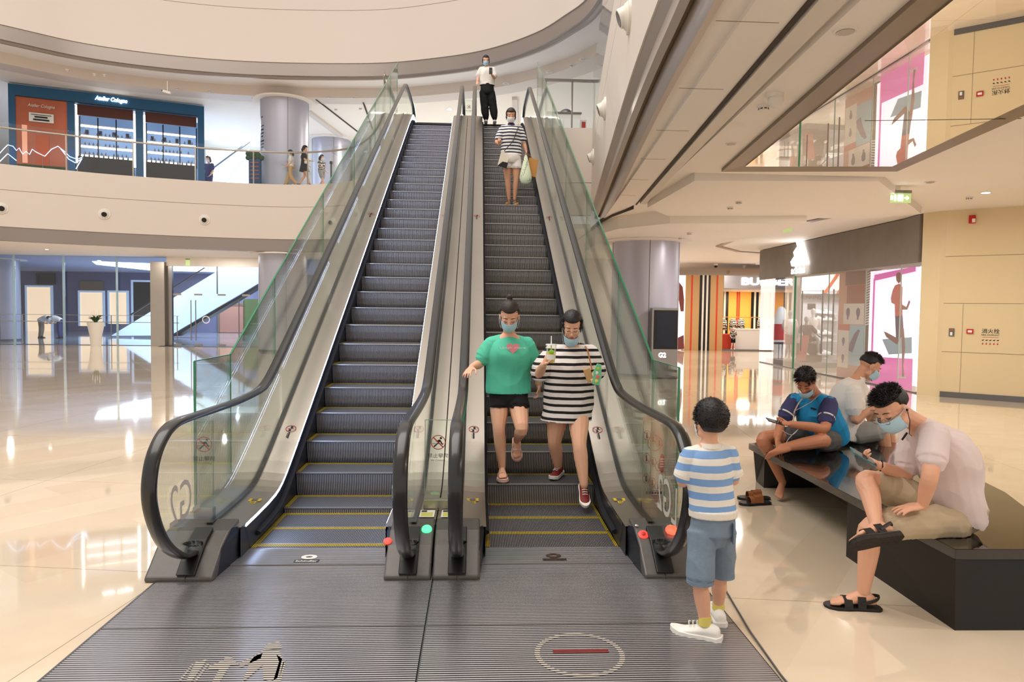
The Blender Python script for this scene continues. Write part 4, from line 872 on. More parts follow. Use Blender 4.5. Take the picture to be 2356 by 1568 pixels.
# hall behind the doors
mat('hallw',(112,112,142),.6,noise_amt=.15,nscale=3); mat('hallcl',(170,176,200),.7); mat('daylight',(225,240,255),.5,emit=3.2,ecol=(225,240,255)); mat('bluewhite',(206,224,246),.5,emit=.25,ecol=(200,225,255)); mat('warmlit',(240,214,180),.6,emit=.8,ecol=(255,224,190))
MB().box((-45,47,0),(4,47.2,3.86)).build('wall_hall','hallw')['kind']='structure'
MB().prism([(-45,31.6),(4,31.6),(4,47),(-45,47)],3.84,3.86).build('ceiling','hallcl')['kind']='structure'
dl=MB(); P=[atz(212,601,3.83),atz(352,606,3.83),atz(640,615,3.83),atz(640,628,3.83),atz(352,622,3.83),atz(222,608,3.83)]
tag(dl.prism([(p.x,p.y) for p in P],3.82,3.838).build('light_panel','daylight'),'long bright luminous panel in the hall ceiling behind the glass doors','light')
def shopwin(x0,x1,y0,y1,label,mt='warmlit',fr='bluewhite'):
    a=at(x0,y0,46.9);b=at(x1,y1,46.9); t=thing('lit_shop_window',label,'window',(a.x,46.9,b.z))
    MB().box((a.x,46.92,b.z),(b.x,46.99,a.z)).build('interior',mt,t); mb=MB()
    for q in ((a.x-.12,b.z,a.x,a.z),(b.x,b.z,b.x+.12,a.z),(a.x-.12,a.z,b.x+.12,a.z+.12)): mb.box((q[0],46.86,q[1]),(q[2],46.98,q[3]))
    mb.build('frame',fr,t); return t
w1=shopwin(184,237,672,750,'warm lit shop window with blue frame behind the glass wall, left of the planter axis'); MB().box((at(184,646,46.9).x,46.9,at(184,671,46.9).z),(at(237,646,46.9).x,46.99,at(184,646,46.9).z)).build('upper_panel','brown',w1)
shopwin(252,292,672,745,'pinkish lit shop window behind the glass wall, next to the steel pillar side'); shopwin(306,350,648,752,'dark framed shop window beside the steel door pillar','dark')
shopwin(62,118,660,765,'cream lit shop opening at far left behind the glass wall'); shopwin(88,122,632,654,'dark sign panel over the cream lit shop opening','black','black')
shopwin(-20,30,640,765,'reddish lit shop opening at the left edge of the picture','skinp','hallw'); shopwin(505,560,700,765,'reddish brown shop window low behind the glass doors','rbrown','brown')
mat('hedge',(90,104,60),.8,noise_amt=.4,nscale=6); tag(MB().box((at(560,690,44).x,44,0),(at(600,690,44).x,44.6,2.2)).build('hedge_wall','hedge'),'green planted wall panel behind the glass doors beside the column','plant')
fe=thing('escalator','distant escalator with white slanted side behind the glass doors','escalator',(-17,39,0)); YE=39
def ep(nm,pts,m,y=YE,th=.08):
    q=[at(a,b,y) for a,b in pts]; n=len(q); MB().add(q+[v+V((0,th,0)) for v in q],[tuple(range(n)),tuple(range(n,2*n))[::-1]]+[(i,(i+1)%n,n+(i+1)%n,n+i) for i in range(n)]).build(nm,m,fe)
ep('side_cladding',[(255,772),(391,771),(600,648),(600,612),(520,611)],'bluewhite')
ep('underside',[(391,773),(600,650),(600,656),(405,773)],'black',YE+.1,.9)
ep('glass_side',[(300,725),(392,667),(480,612),(520,611),(255,772)],'glassc',YE-.02,.01)
ep('handrail',[(300,722),(392,663),(480,608),(484,608),(392,667),(300,726)],'rubber',YE-.03,.06)
m=MB(); m.box((-30,33.6,.93),(-13.9,33.63,.96)); m.box((-30,33.6,1.25),(-13.9,33.63,1.27)); 
rr=thing('hall_railing','thin horizontal steel railing behind the glass wall','railing',(-20,33.6,0)); m.build('rails','steel2',rr)
for x in (-29,-25,-21,-17,-14): MB().box((x,33.6,0),(x+.03,33.63,1.27)).build('post','steel2',rr)
# ================================================================ balustrade of the upper level
ub=thing('glass_balustrade','curved glass balustrade with steel rail on the upper slab edge at left','railing',(-12,27,Z2))
Q=offs(CLs,.06); rail=[V((x,y,Z2+1.22)) for x,y in Q]
MB().tube(rail,.035,8).build('handrail','steel',ub,smooth=True)
cum=[0]
for a,b in zip(Q,Q[1:]): cum.append(cum[-1]+math.hypot(b[0]-a[0],b[1]-a[1]))
def alongQ(s):
    for i in range(len(Q)-1):
        if cum[i]<=s<=cum[i+1]:
            t=(s-cum[i])/(cum[i+1]-cum[i]); return V((lerp(Q[i][0],Q[i+1][0],t),lerp(Q[i][1],Q[i+1][1],t),0))
    return V((*Q[-1],0))
s=.3
while s<cum[-1]-.3:
    a=alongQ(s);b=alongQ(min(s+2.05,cum[-1]-.05)); d=(b-a).normalized(); n=V((-d.y,d.x,0))*.006; z0=Z2+.0; 
    pts=[alongQ(min(s+.02+k*(2.01)/4,cum[-1]-.05)) for k in range(5)]
    A=[p-n for p in pts];B=[p+n for p in pts]; MB().prism([p[:2] for p in A]+[p[:2] for p in B[::-1]],Z2,Z2+1.38).build('glass_panel','glassc',ub)
    MB().obox(a+V((0,0,Z2+.6)),d*.02,n*4,(0,0,.6)).build('post','steel',ub); s+=2.05
# the lit wavy light line reflected at the balustrade
# ================================================================ blue perfume shop
KA,KB=(-17.2,27.0+.25),(-11.05,29.4+.25); FK=Face(KA,KB)
mat('bluek',(32,88,126),.5); mat('wine',(84,40,28),.5); mat('posterk',(190,104,74),.6,noise_amt=.45,nscale=1.2); mat('shelfl',(255,244,232),.5,emit=5,ecol=(255,240,225)); mat('glassb',(90,100,120),.15,spec=.8); mat('counter',(46,42,42),.5); mat('kwall',(120,150,190),.6,emit=.3,ecol=(150,190,240))
ks=thing('blue_shop_front','navy blue framed perfume shop front on the upper level at left','shop front',(-14,28.5,Z2)); KZ=9.85
def kr(nm,x0,x1,z0,z1,m,o=0,th=.3,par=None):
    a=FK.p(x0,300);b=FK.p(x1,300); u=FK.u; n=FK.n; q=[V((a.x,a.y,z0)),V((b.x,b.y,z0)),V((b.x,b.y,z1)),V((a.x,a.y,z1))]; q=[v+n*o for v in q]; vs=q+[v-n*th for v in q]
    return MB().add(vs,[(0,1,2,3),(7,6,5,4),(0,4,5,1),(1,5,6,2),(2,6,7,3),(3,7,4,0)]).build(nm,m,par or ks)
kr('frame_post',20,36,Z2,KZ,'bluek'); kr('frame_post',155,172,Z2,9.43,'bluek'); kr('frame_post',312,329,Z2,9.43,'bluek'); kr('frame_post',455,470,Z2,KZ,'bluek')
kr('lintel',36,455,9.43,KZ,'bluek'); kr('lintel_line',36,455,9.42,9.44,'black',.01,.02)
ps=kr('poster_panel',36,155,Z2,9.43,'posterk',-.04,.06)
kr('poster_notice',67,124,8.55,8.88,'paper',.0,.02); kr('poster_foliage',38,152,Z2,6.95,'leaf',-.02,.02)
kr('poster_door',82,112,6.95,8.05,'orange',-.02,.02); kr('poster_post',50,62,7.0,8.4,'skinp',-.02,.02)
text('Atelier Cologne','poster_lettering','paper',FK.p(96,300,.01)*1.0+V((0,0,9.05-FK.p(96,300).z)),FK.u,(0,0,1),.16,ks,w=.86,shear=.3); [kr('poster_lettering',a,b,z,z+h,'ink',.02,.01) for a,b,z,h in ((72,119,8.80,.02),(80,110,8.70,.06),(77,114,8.60,.06))]
text('Atelier Cologne','shop_name','signw',FK.p(257,300,.02)+V((0,0,9.56-FK.p(257,300).z)),FK.u,(0,0,1),.21,ks,w=1.1,bold=.03,ext=.02,shear=.3)
kr('side_light',172,177,7.2,9.4,'shelfl',-.25,.03); kr('side_light',306,311,7.2,9.3,'lampw',-.25,.03); kr('side_light',330,334,6.6,9.3,'lampw',-.25,.03)
btl=None; random.seed(5)
bm=thing('perfume_bottle','small dark perfume bottle on the lit shelves','bottle',(0,0,0),'perfume bottles on the lit shelves'); MB().tube([(0,0,0),(0,0,.09),(0,0,.10),(0,0,.14)],[.03,.03,.012,.014],10).build('bottle_body','glassb',bm,smooth=True,ang=.6); btl=bm; used=[0]
for (x0,x1) in ((177,306),(334,452)):
    kr('fascia_shade',x0,x1,9.0,9.4,'wine',-.1,.05); kr('back_wall',x0-5,x1+5,Z2,9.43,'kwall',-1.15,.05); kr('counter',x0,x1,Z2,7.45,'counter',-.12,.45)
    for i in range(4):
        xx=lerp(x0,x1,i/3); kr('shelf_upright',xx-1.4,xx+1.4,7.45,9.1,'dark',-.72,.05)
    for z in (7.62,7.98,8.38,8.78):
        sh=kr('shelf_board',x0+2,x1-2,z,z+.03,'shopw',-.75,.3); kr('shelf_light',x0+2,x1-2,z-.07,z-.005,'shelfl',-.76,.03)
        if z<8.5:
            for k in range(12):
                if random.random()<.2: continue
                q=FK.p(lerp(x0+6,x1-6,(k+.5)/12),300,-.9); pos=V((q.x,q.y,z+.03)); o=btl if not used[0] else dup(btl,pos); o.location=pos; used[0]=1
    for k in range(10):
        q=FK.p(lerp(x0+8,x1-8,(k+.5)/10),300,-.3); pos=V((q.x,q.y,7.45)); o=dup(btl,pos,'small perfume bottle standing on the dark shop counter','perfume bottles on the counter')
    for k in range(4):
        kr('wall_niche_picture',lerp(x0,x1,(k+.3)/4),lerp(x0,x1,(k+.55)/4),8.5,8.68,'skirtm',-1.12,.02)
# white lit wave line sign behind the balustrade glass
mat('lampb',(190,220,255),.5,emit=3.5,ecol=(170,205,255))
wv=thing('wavy_light_line','glowing bluish wavy mountain line low behind the balustrade at far left','light',atz(100,370,Z2)+V((0,0,0)))
pts=[(-5,362),(10,345),(20,335),(32,338),(40,348),(46,342),(54,356),(62,350),(70,357),(76,345),(86,352),(105,361),(120,345),(135,338),(150,350),(162,362),(180,368),(192,362)]
MB().tube([FK.p(x,y,.15) for x,y in pts],.013,6).build('line','lampb',wv); MB().tube([FK.p(x,y+9,.15) for x,y in ((0,366),(20,346),(40,362))],.016,6).build('line','lampb',wv); MB().tube([FK.p(x,y,.15) for x,y in ((140,342),(160,368),(175,376),(182,372),(190,366),(176,390))],.016,6).build('line','lampb',wv)
for q in ((0,), (1,)): pass
MB().tube([FK.p(100,358,.15),V((FK.p(100,358,.15).x,FK.p(100,358,.15).y,Z2))],.01,6).build('stand','steel2',wv)
# blue notice stand with a green top, left of the column
t=thing('notice_stand','blue notice stand topped with greenery beside the upper grey column','sign',(at(586,400,28.0).x,28.0,Z2)); x0=at(573,400,28.0).x;x1=at(600,400,28.0).x
MB().box((x0,27.95,Z2),(x1,28.1,7.55)).build('panel','navy',t); m=MB()
for k in range(9): a=k*.8; m.ell((lerp(x0-.03,x1+.03,(k%5)/4),28,7.5+.12*(k//5)+.04*(k%2)),(.11,.1,.11),n=8)
m.build('greenery','leaf',t,smooth=True); m=MB(); [m.box((x0+.06,27.943,z),(x1-.06,27.949,z+.03)) for z in (6.7,6.85,7.0,7.15,7.3)]; m.build('printed_lines','orange',t)
# belt barrier post on the upper level
t=thing('belt_barrier_post','short dark belt barrier post on the upper level right of the walkers','post',(at(762,400,27.6).x,27.6,Z2)); x=t.location.x
MB().cyl((x,27.6,Z2),.16,.03,20).build('base','beltpost',t); MB().cyl((x,27.6,Z2),.035,.95,12).build('post','beltpost',t); MB().cyl((x,27.6,Z2+.85),.06,.1,12).build('cassette','black',t)
# upper escalator glimpse and white shop right of the blue shop
ue=thing('escalator','pale bluish escalator rising on the upper level right of the blue shop','escalator',(-10,33,Z2)); 
def up(nm,pts,m,y=33.5,th=.1):
    q=[at(a,b,y) for a,b in pts]; n=len(q); MB().add(q+[v+V((0,th,0)) for v in q],[tuple(range(n)),tuple(range(n,2*n))[::-1]]+[(i,(i+1)%n,n+(i+1)%n,n+i) for i in range(n)]).build(nm,m,ue)
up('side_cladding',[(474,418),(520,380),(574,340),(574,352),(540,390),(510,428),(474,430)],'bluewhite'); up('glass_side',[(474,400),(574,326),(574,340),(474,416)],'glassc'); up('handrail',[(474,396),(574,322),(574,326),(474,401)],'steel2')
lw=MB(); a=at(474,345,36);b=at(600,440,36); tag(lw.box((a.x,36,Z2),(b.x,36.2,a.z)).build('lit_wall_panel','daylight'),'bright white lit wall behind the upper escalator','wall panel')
# ================================================================ top landing, right side
lr=thing('landing_railing','steel and glass railing on the top landing right of the escalators','railing',(2.3,18.3,Z2))
MB().box((1.62,18.22,7.62),(3.05,18.30,7.68)).build('top_rail','steel2',lr)
for x in (1.70,2.38,2.95): MB().box((x-.02,18.23,Z2),(x+.02,18.29,7.62)).build('post','steel2',lr)
for a,b in ((1.73,2.35),(2.41,2.92)): MB().box((a,18.255,Z2+.05),(b,18.265,7.58)).build('glass_panel','glassc',lr)
t=thing('service_cabinet','white two-door cabinet behind the landing railing','cabinet',(2.3,20,Z2)); a=at(1258,232,20.2);b=at(1336,293,20.2)
MB().box((a.x,20.2,Z2),(b.x,20.9,Z2+.95)).build('body','camw',t,bevel=.01); MB().box((a.x+.02,20.185,Z2+.05),((a.x+b.x)/2-.01,20.2,Z2+.8)).build('door','white',t); MB().box(((a.x+b.x)/2+.01,20.185,Z2+.05),(b.x-.02,20.2,Z2+.8)).build('door','white',t); MB().box((a.x-.02,20.17,Z2+.95),(b.x+.02,20.93,Z2+.99)).build('top','steel2',t)
c=V(((a.x+b.x)/2+.1,20.5,Z2+.99)); tag(MB().ell(c+V((0,0,.0)),(.2,.2,.17),n=18).build('dome_cover','steelb',smooth=True),'grey dome on top of the white cabinet','dome')
t=thing('red_white_bin','small red and white box behind the landing railing','box',(at(1342,285,19).x,19,Z2)); x=t.location.x; MB().box((x-.08,18.95,Z2),(x+.08,19.1,Z2+.45)).build('body','camw',t); MB().box((x-.05,18.943,Z2+.2),(x+.05,18.95,Z2+.4)).build('red_label','red',t)
# glass fins rising along the right slab edge
rg=thing('slab_edge_glass','clear glass balustrade along the top of the right slab edge','railing',(2.2,10,Z2))
for a,b in zip(FRs[:-6],FRs[1:-5]):
    A=V((*a,0));B=V((*b,0)); n=V(((B-A).y,-(B-A).x,0)).normalized()*-.006; MB().prism([(A)[:2],(B)[:2],(B-n)[:2],(A-n)[:2]],Z2,Z2+1.4).build('glass_panel','glassc',rg)
# wall panel joint on the landing fascia
# ================================================================ stone bench
bn=thing('stone_bench','long faceted black granite bench on which three men sit','bench',(3.4,5.2,0))
T0=.45
TOP=[(2.72,3.80),(2.76,6.95),(3.6,7.35),(4.35,7.0),(4.25,6.2),(3.98,5.05),(3.80,4.62),(4.9,3.86),(4.6,3.78)]
MB().prism(TOP,T0-.06,T0).build('seat_slab','granite',bn,bevel=.004)
MB().add([(2.705,3.76,0),(2.715,4.95,0),(3.3,5.3,0),(4.2,4.3,0),(5.0,3.72,0),(2.72,3.80,T0-.06),(2.74,5.0,T0-.06),(3.4,5.35,T0-.06),(3.80,4.62,T0-.06),(4.9,3.84,T0-.06)],[(4,3,2,1,0),(5,6,7,8,9),(0,1,6,5),(1,2,7,6),(2,3,8,7),(3,4,9,8),(4,0,5,9)]).build('near_block','granite2',bn)
MB().add([(2.92,6.93,0),(3.75,6.93,0),(4.2,6.5,0),(4.3,7.0,0),(3.6,7.3,0),(2.95,7.2,0),(2.90,6.88,T0-.06),(3.9,6.6,T0-.06),(4.25,6.3,T0-.06),(4.32,7.0,T0-.06),(3.6,7.32,T0-.06),(2.82,6.98,T0-.06)],[(5,4,3,2,1,0),(6,7,8,9,10,11),(0,1,7,6),(1,2,8,7),(2,3,9,8),(3,4,10,9),(4,5,11,10),(5,0,6,11)]).build('far_block','granite2',bn)
# ================================================================ figure tools
mat('skin',(226,172,142),.5,bump=.05,bscale=200); mat('skin2',(214,158,126),.5); mat('skin3',(192,128,96),.5); mat('skin4',(232,178,148),.5)
mat('hair',(20,16,16),.42,spec=.5,bump=.25,bscale=260,noise_amt=.4,nscale=220); mat('hair2',(40,28,24),.45,bump=.25,bscale=260,noise_amt=.35,nscale=200); mat('maskb',(176,212,230),.7); mat('maskw',(230,232,238),.7); mat('lip',(186,92,84),.5); mat('eyew',(230,226,222),.3); mat('iris',(24,16,14),.2)
def remesh(mb,vox,name,mt,parent,smooth=4,wr=0,ws=9,extra=None,keep=None):
    """fuse the pieces of mb into one continuous skin"""
    me=bpy.data.meshes.new('t'); me.from_pydata([tuple(p) for p in mb.v],[],mb.f); o=bpy.data.objects.new('t',me); COL.objects.link(o)
    m=o.modifiers.new('r','REMESH'); m.mode='VOXEL'; m.voxel_size=vox; m.use_smooth_shade=True
    if smooth: s=o.modifiers.new('s','SMOOTH'); s.factor=.5; s.iterations=smooth
    dg=bpy.context.evaluated_depsgraph_get(); me2=bpy.data.meshes.new_from_object(o.evaluated_get(dg)); bpy.data.objects.remove(o)
    off=wloc(parent); M_=mt if isinstance(mt,(list,tuple)) else [mt]
    vs=[v.co.copy() for v in me2.vertices]; ns=[v.normal.copy() for v in me2.vertices]
    if wr:
        for i,(p,n) in enumerate(zip(vs,ns)):
            a=noise.noise(V((p.x*ws,p.y*ws,p.z*ws*.8))); b=noise.noise(V((p.x*ws*2.3+5,p.y*ws*2.3,p.z*ws*1.2)))
            vs[i]=p+n*(wr*(1-abs(a)*2.2)+wr*.5*b)
    fs=[tuple(p.vertices) for p in me2.polygons]; fm=[0]*len(fs)
    if extra:
        k=len(vs); vs+=extra.v; fs+=[tuple(i+k for i in f) for f in extra.f]; fm+=[q for q in extra.fm]
    if keep:
        good=[keep(v) for v in vs]; nf=[(f,m_) for f,m_ in zip(fs,fm) if all(good[i] for i in f)]; used=sorted({i for f,_ in nf for i in f}); mp={a:b for b,a in enumerate(used)}
        vs=[vs[i] for i in used]; fs=[tuple(mp[i] for i in f) for f,_ in nf]; fm=[m_ for _,m_ in nf]
    bpy.data.meshes.remove(me2)
    me=bpy.data.meshes.new(name); me.from_pydata([tuple(v-off) for v in vs],[],fs)
    for q in M_: me.materials.append(MT[q])
    me.polygons.foreach_set('use_smooth',[True]*len(fs)); me.polygons.foreach_set('material_index',fm)
    ob=bpy.data.objects.new(name,me); COL.objects.link(ob); ob.parent=parent; return ob
def limb(mb,pts,rad,n=12,ref=(0,1,.1),k=5,wide=.13):
    rr=[r if isinstance(r,(tuple,list)) else (r,r) for r in rad]
    P=crom([tuple(p)+tuple(r) for p,r in zip(pts,rr)],k); mb.tube([p[:3] for p in P],[(p[3],p[4]) for p in P],n,ref=ref)
    for e in (0,-1):
        if P[e][3]<wide: mb.ell(P[e][:3],(min(P[e][3],P[e][4])*.98,)*3,n=8)
def frame(f,u):
    f=V(f).normalized(); u=V(u); u=(u-f*u.dot(f)).normalized(); r=f.cross(u); return r,f,u
def hand(mb,w,d,pn,th,s=1,curl=.35,spread=1,grip=None):
    """w wrist, d pointing direction, pn where the palm faces, th thumb side"""
    w=V(w);d=V(d).normalized();pn=V(pn);pn=(pn-d*pn.dot(d)).normalized(); t=d.cross(pn); t=t if t.dot(V(th))>0 else -t
    mb.tube([w-d*.02*s,w+d*.02*s,w+d*.055*s,w+d*.088*s],[(.024*s,.019*s),(.032*s,.018*s),(.040*s,.016*s),(.037*s,.012*s)],10,ref=pn)
    for i,(o,l,a0) in enumerate(((.029,.070,.10),(.010,.079,.02),(-.010,.074,-.05),(-.028,.058,-.14))):
        c=grip[i] if grip else curl*(1+.12*i); p=w+d*.085*s+t*(o*s); dd=(d+t*(a0*spread)).normalized(); pts=[p-dd*.015*s,p]; a=c*.7
        for L in (.46,.30,.24):
            q=(dd*math.cos(a)+pn*math.sin(a)); p=p+q*(l*L*s); pts.append(p); a+=c
        mb.tube(pts,[.0085*s,.009*s,.0082*s,.0075*s,.0062*s],7,ref=t); mb.ell(pts[-1],(.0062*s,)*3,n=6)
    p=w+d*.018*s+t*.026*s; a=(d*.62+t*.75+pn*.25).normalized(); b=(d*.85+t*.28+pn*.35).normalized()
    pts=[p-a*.01*s,p+a*.022*s,p+a*.042*s,p+a*.042*s+b*.03*s,p+a*.042*s+b*.052*s]
    mb.tube(pts,[.013*s,.0125*s,.011*s,.010*s,.0075*s],7,ref=pn); mb.ell(pts[-1],(.0075*s,)*3,n=6)
def foot(mb,a,d,s=1,toes=True,up=(0,0,1),sole=None):
    """bare foot; a ankle centre, d toe direction"""
    a=V(a);d=V(d).normalized(); u=V(up); u=(u-d*u.dot(d)).normalized(); r=d.cross(u)
    z=a-u*(.065*s)
    limb(mb,[z-d*.055*s+u*.028*s,z-d*.02*s+u*.04*s,z+d*.03*s+u*.040*s,z+d*.09*s+u*.026*s,z+d*.135*s+u*.018*s],[(.028*s,.026*s),(.032*s,.04*s),(.032*s,.038*s),(.040*s,.024*s),(.043*s,.016*s)],10,ref=u)
    if toes:
        for i,(o,l,q) in enumerate(((.030,.045,.014),(.012,.046,.0105),(-.004,.040,.010),(-.019,.033,.0095),(-.032,.025,.009))):
            sg=toes if isinstance(toes,(int,float)) else 1; b=z+d*.132*s+r*(o*s*sg)+u*.014*s; mb.tube([b,b+d*l*.6*s-u*.001*s,b+d*l*s-u*.004*s],[q*s,q*s,q*.8*s],7,ref=u); mb.ell(b+d*l*s-u*.004*s,(q*.8*s,)*3,n=6)
def head(mb,ex,c,f,u,s=1,female=False,closed=True):
    """continuous head lumps in mb, features in ex (materials: 1 hair, 2 lip, 3 white, 4 iris)"""
    r,f,u=frame(f,u); ax=(r,f,u); P=lambda x,y,z:V(c)+r*(x*s)+f*(y*s)+u*(z*s)
    mb.ell(P(0,-.012,.030),(.076*s,.094*s,.088*s),ax,18); mb.ell(P(0,.022,-.022),(.064*s,.070*s,.085*s),ax,16); mb.ell(P(0,.040,-.070),(.044*s,.046*s,.042*s),ax,14)
    mb.ell(P(0,.066,-.096),(.022*s,.020*s,.018*s),ax,10)
    for q in (-1,1):
        mb.ell(P(q*.038,.052,-.030),(.026*s,.030*s,.028*s),ax,10); mb.ell(P(q*.046,.02,-.075),(.018*s,.034*s,.024*s),ax,10)
        mb.ell(P(q*.079,-.008,-.012),(.009*s,.020*s,.032*s),ax,10); mb.ell(P(q*.028,.070,.028),(.026*s,.014*s,.010*s),ax,8)
    mb.tube([P(0,.082,.012),P(0,.096,-.012),P(0,.106,-.030),P(0,.092,-.040)],[.009*s,.010*s,.013*s,.010*s],8,ref=r)
    for q in (-1,1): mb.ell(P(q*.012,.093,-.034),(.009*s,.010*s,.008*s),ax,8)
    mb.ell(P(0,.084,-.060),(.024*s,.014*s,.010*s),ax,8)
    if ex is not None:
        ex.ell(P(0,.0925,-.057),(.021*s,.007*s,.0035*s),ax,8,m=2); ex.ell(P(0,.0925,-.064),(.018*s,.008*s,.0045*s),ax,8,m=2)
        if closed:
            for q in (-1,1):
                mb.ell(P(q*.031,.0765,.005),(.0150*s,.0085*s,.0095*s),ax,10); ex.tube([P(q*.016,.0835,-.000),P(q*.024,.0865,-.0045),P(q*.033,.0862,-.0055),P(q*.041,.0825,-.004),P(q*.048,.0765,.001)],[.0012*s,.0018*s,.0021*s,.0018*s,.001*s],5,m=1); ex.tube([P(q*.014,.0865,.027),P(q*.032,.088,.034),P(q*.052,.074,.028)],[.0026*s,.003*s,.0014*s],5,m=1)
        else:
          for q in (-1,1):
            ex.ell(P(q*.031,.0775,.006),(.0135*s,.007*s,.006*s),ax,10,m=3); ex.ell(P(q*.031,.083,.004),(.0055*s,.003*s,.0055*s),ax,8,m=4)
            ex.tube([P(q*.017,.0835,.008),P(q*.031,.0875,.0125),P(q*.047,.079,.007)],[.0016*s,.0024*s,.0016*s],5,m=1); ex.tube([P(q*.014,.0865,.026),P(q*.032,.088,.034),P(q*.052,.074,.028)],[.003*s,.0034*s,.0018*s],5,m=1)
    return P,ax
def hairshell(mb,c,f,u,s=1,th=.014,line=.50,back=-.75,side=.0,spike=0,seed=1,fringe=0,n=48):
    r,f,u=frame(f,u); c=V(c)+f*(-.012*s)+u*(.030*s); vs=[];m=n//2
    def mask(d):
        x,y,z=d
        # face opening: forward and below the hairline; nape: below back line
        face=min(1,max(0,(y-(.10 if abs(x)>.0 else .1)-.35*max(0,z))*9))*min(1,max(0,(line-z)*9))
        sidecut=min(1,max(0,(y+.05)*8))*min(1,max(0,(side-z)*8))
        nape=min(1,max(0,(back-z)*8))
        return max(0,1-max(face,sidecut,nape))
    for i in range(m+1):
        a=PI*i/m-PI/2
        for k in range(n):
            b=2*PI*k/n; d=(math.cos(a)*math.cos(b),math.cos(a)*math.sin(b),math.sin(a)); w=mask(d)
            t=-.012+(.012+th)*w; 
            if spike and w>.3: t+=spike*(noise.noise(V((d[0]*9+seed,d[1]*9,d[2]*9)))+.5*noise.noise(V((d[0]*22,d[1]*22+seed,d[2]*22))))
            vs.append(c+r*(d[0]*(.076+t)*s)+f*(d[1]*(.094+t)*s)+u*(d[2]*(.088+t+ (.006 if d[2]>.3 else 0))*s))
    fs=[]
    for i in range(m):
        for k in range(n):
            a=i*n+k;b=i*n+(k+1)%n; fs.append((a,b,b+n,a+n))
    mb.add(vs,fs)
def tufts(c,ax,s,n,lo=.3,L=.022,lean=.010,rad=.0022,cut=.75,seed=1,grow=.102):
    """fine loose strands standing on a hair shell"""
    r_,f_,u_=ax; ex=MB(); rn=random.Random(seed)
    for k in range(n):
        a=rn.uniform(0,2*PI); z=rn.uniform(math.sin(lo),1); h=math.sqrt(1-z*z); d=V((math.cos(a)*h,math.sin(a)*h,z))
        if d.y>cut: continue
        q=r_*d.x+f_*d.y+u_*d.z; b=V(c)+u_*.030*s-f_*.012*s+r_*d.x*(grow-.020)*s+f_*d.y*(grow)*s+u_*d.z*(grow-.006)*s
        j=V((rn.uniform(-.005,.005),rn.uniform(-.005,.005),rn.uniform(-.003,.005))); l=L*rn.uniform(.6,1.15)
        ex.tube([b-q*.012,b+q*l*.45+f_*lean*.4,b+q*l+f_*lean+j],[rad,rad*.8,rad*.1],4)
    return ex
def maskmesh(T,P,mt='maskb',low=0,s=1):
    """pleated face mask; low>0 pulls it under the chin"""
    nx,nz=12,9; vs=[]
    for j in range(nz+1):
        tz=j/nz; z=lerp(-.012,-.104,tz)-low
        for i in range(nx+1):
            tx=i/nx*2-1; x=tx*(.072-.010*tz); bul=(1-tx*tx)
            y=.061+.056*bul+.010*math.sin(tz*PI)*bul-(.020*tz*tz)+.0022*math.cos(tz*PI*6)-low*.25; y-= .014*abs(tx)**4
            vs.append(P(x,y,z-.004*bul*0))
    m=MB(); k=len(vs); vs2=[v-(P(0,.003,0)-P(0,0,0)) for v in vs]
    fs=[]; 
    for j in range(nz):
        for i in range(nx):
            a=j*(nx+1)+i; fs+= [(a,a+1,a+nx+2,a+nx+1),(k+a+nx+1,k+a+nx+2,k+a+1,k+a)]
    rim=[i for i in range(nx+1)]+[(j)*(nx+1)+nx for j in range(1,nz+1)]+[nz*(nx+1)+i for i in range(nx-1,-1,-1)]+[j*(nx+1) for j in range(nz-1,0,-1)]
    for a,b in zip(rim,rim[1:]+rim[:1]): fs.append((b,a,k+a,k+b))
    m.add(vs+vs2,fs); o=m.build('face_mask',mt,T,smooth=True)
    for q in (-1,1):
        m=MB()
        for z0,z1 in ((-.016,.010),(-.098,-.034)): m.tube([P(q*.069,.045,z0-low),P(q*.082,.02,(z0-low+z1)/2),P(q*.088,-.012,z1)],.0013*s,5)
        m.build('ear_loop','maskw',o)
    return o
def torso(mb,pel,ch,nk,shL,shR,w=1,e=0,nof=0,hipw=.155,belly=0,waist=.132,chest=.155,dep=.112):
    """trunk from pelvis to neck base; the side axis is taken from the shoulders"""
    pel,ch,nk,shL,shR=map(V,(pel,ch,nk,shL,shR)); up=(nk-pel).normalized(); side=(shR-shL).normalized(); fr=side.cross(up) if True else 0
    fr=-fr if nof else fr
    if e>0: nk=nk-up*.016*w
    mid=pel.lerp(ch,.5)
    pts=[pel-up*.07*w,pel,mid,ch,ch.lerp(nk,.62),nk]
    rr=[(hipw*.92*w+e,.095*w+e),(hipw*w+e,.108*w+e),(waist*w+e,(.096+belly)*w+e),(chest*w+e,dep*w+e),(.140*w+e,.088*w+e),(.060*w+e*.35,.060*w+e*.35)]
    limb(mb,pts,rr,20,ref=fr.normalized(),k=6)
    for q in (shL,shR):
        q=q+(q-ch.lerp(nk,.6))*-.04; mb.tube([ch.lerp(nk,.55),ch.lerp(q,.8)],[.060*w+e,.052*w+e],12); mb.tube([nk-up*.03*w,nk.lerp(q,.5)-up*.012*w,q],[.040*w+e*.8,.044*w+e*.8,.046*w+e],12); mb.ell(q,(.051*w+e,)*3,n=12)
    return fr.normalized()
def A(px,py,y): return at(px,py,y)
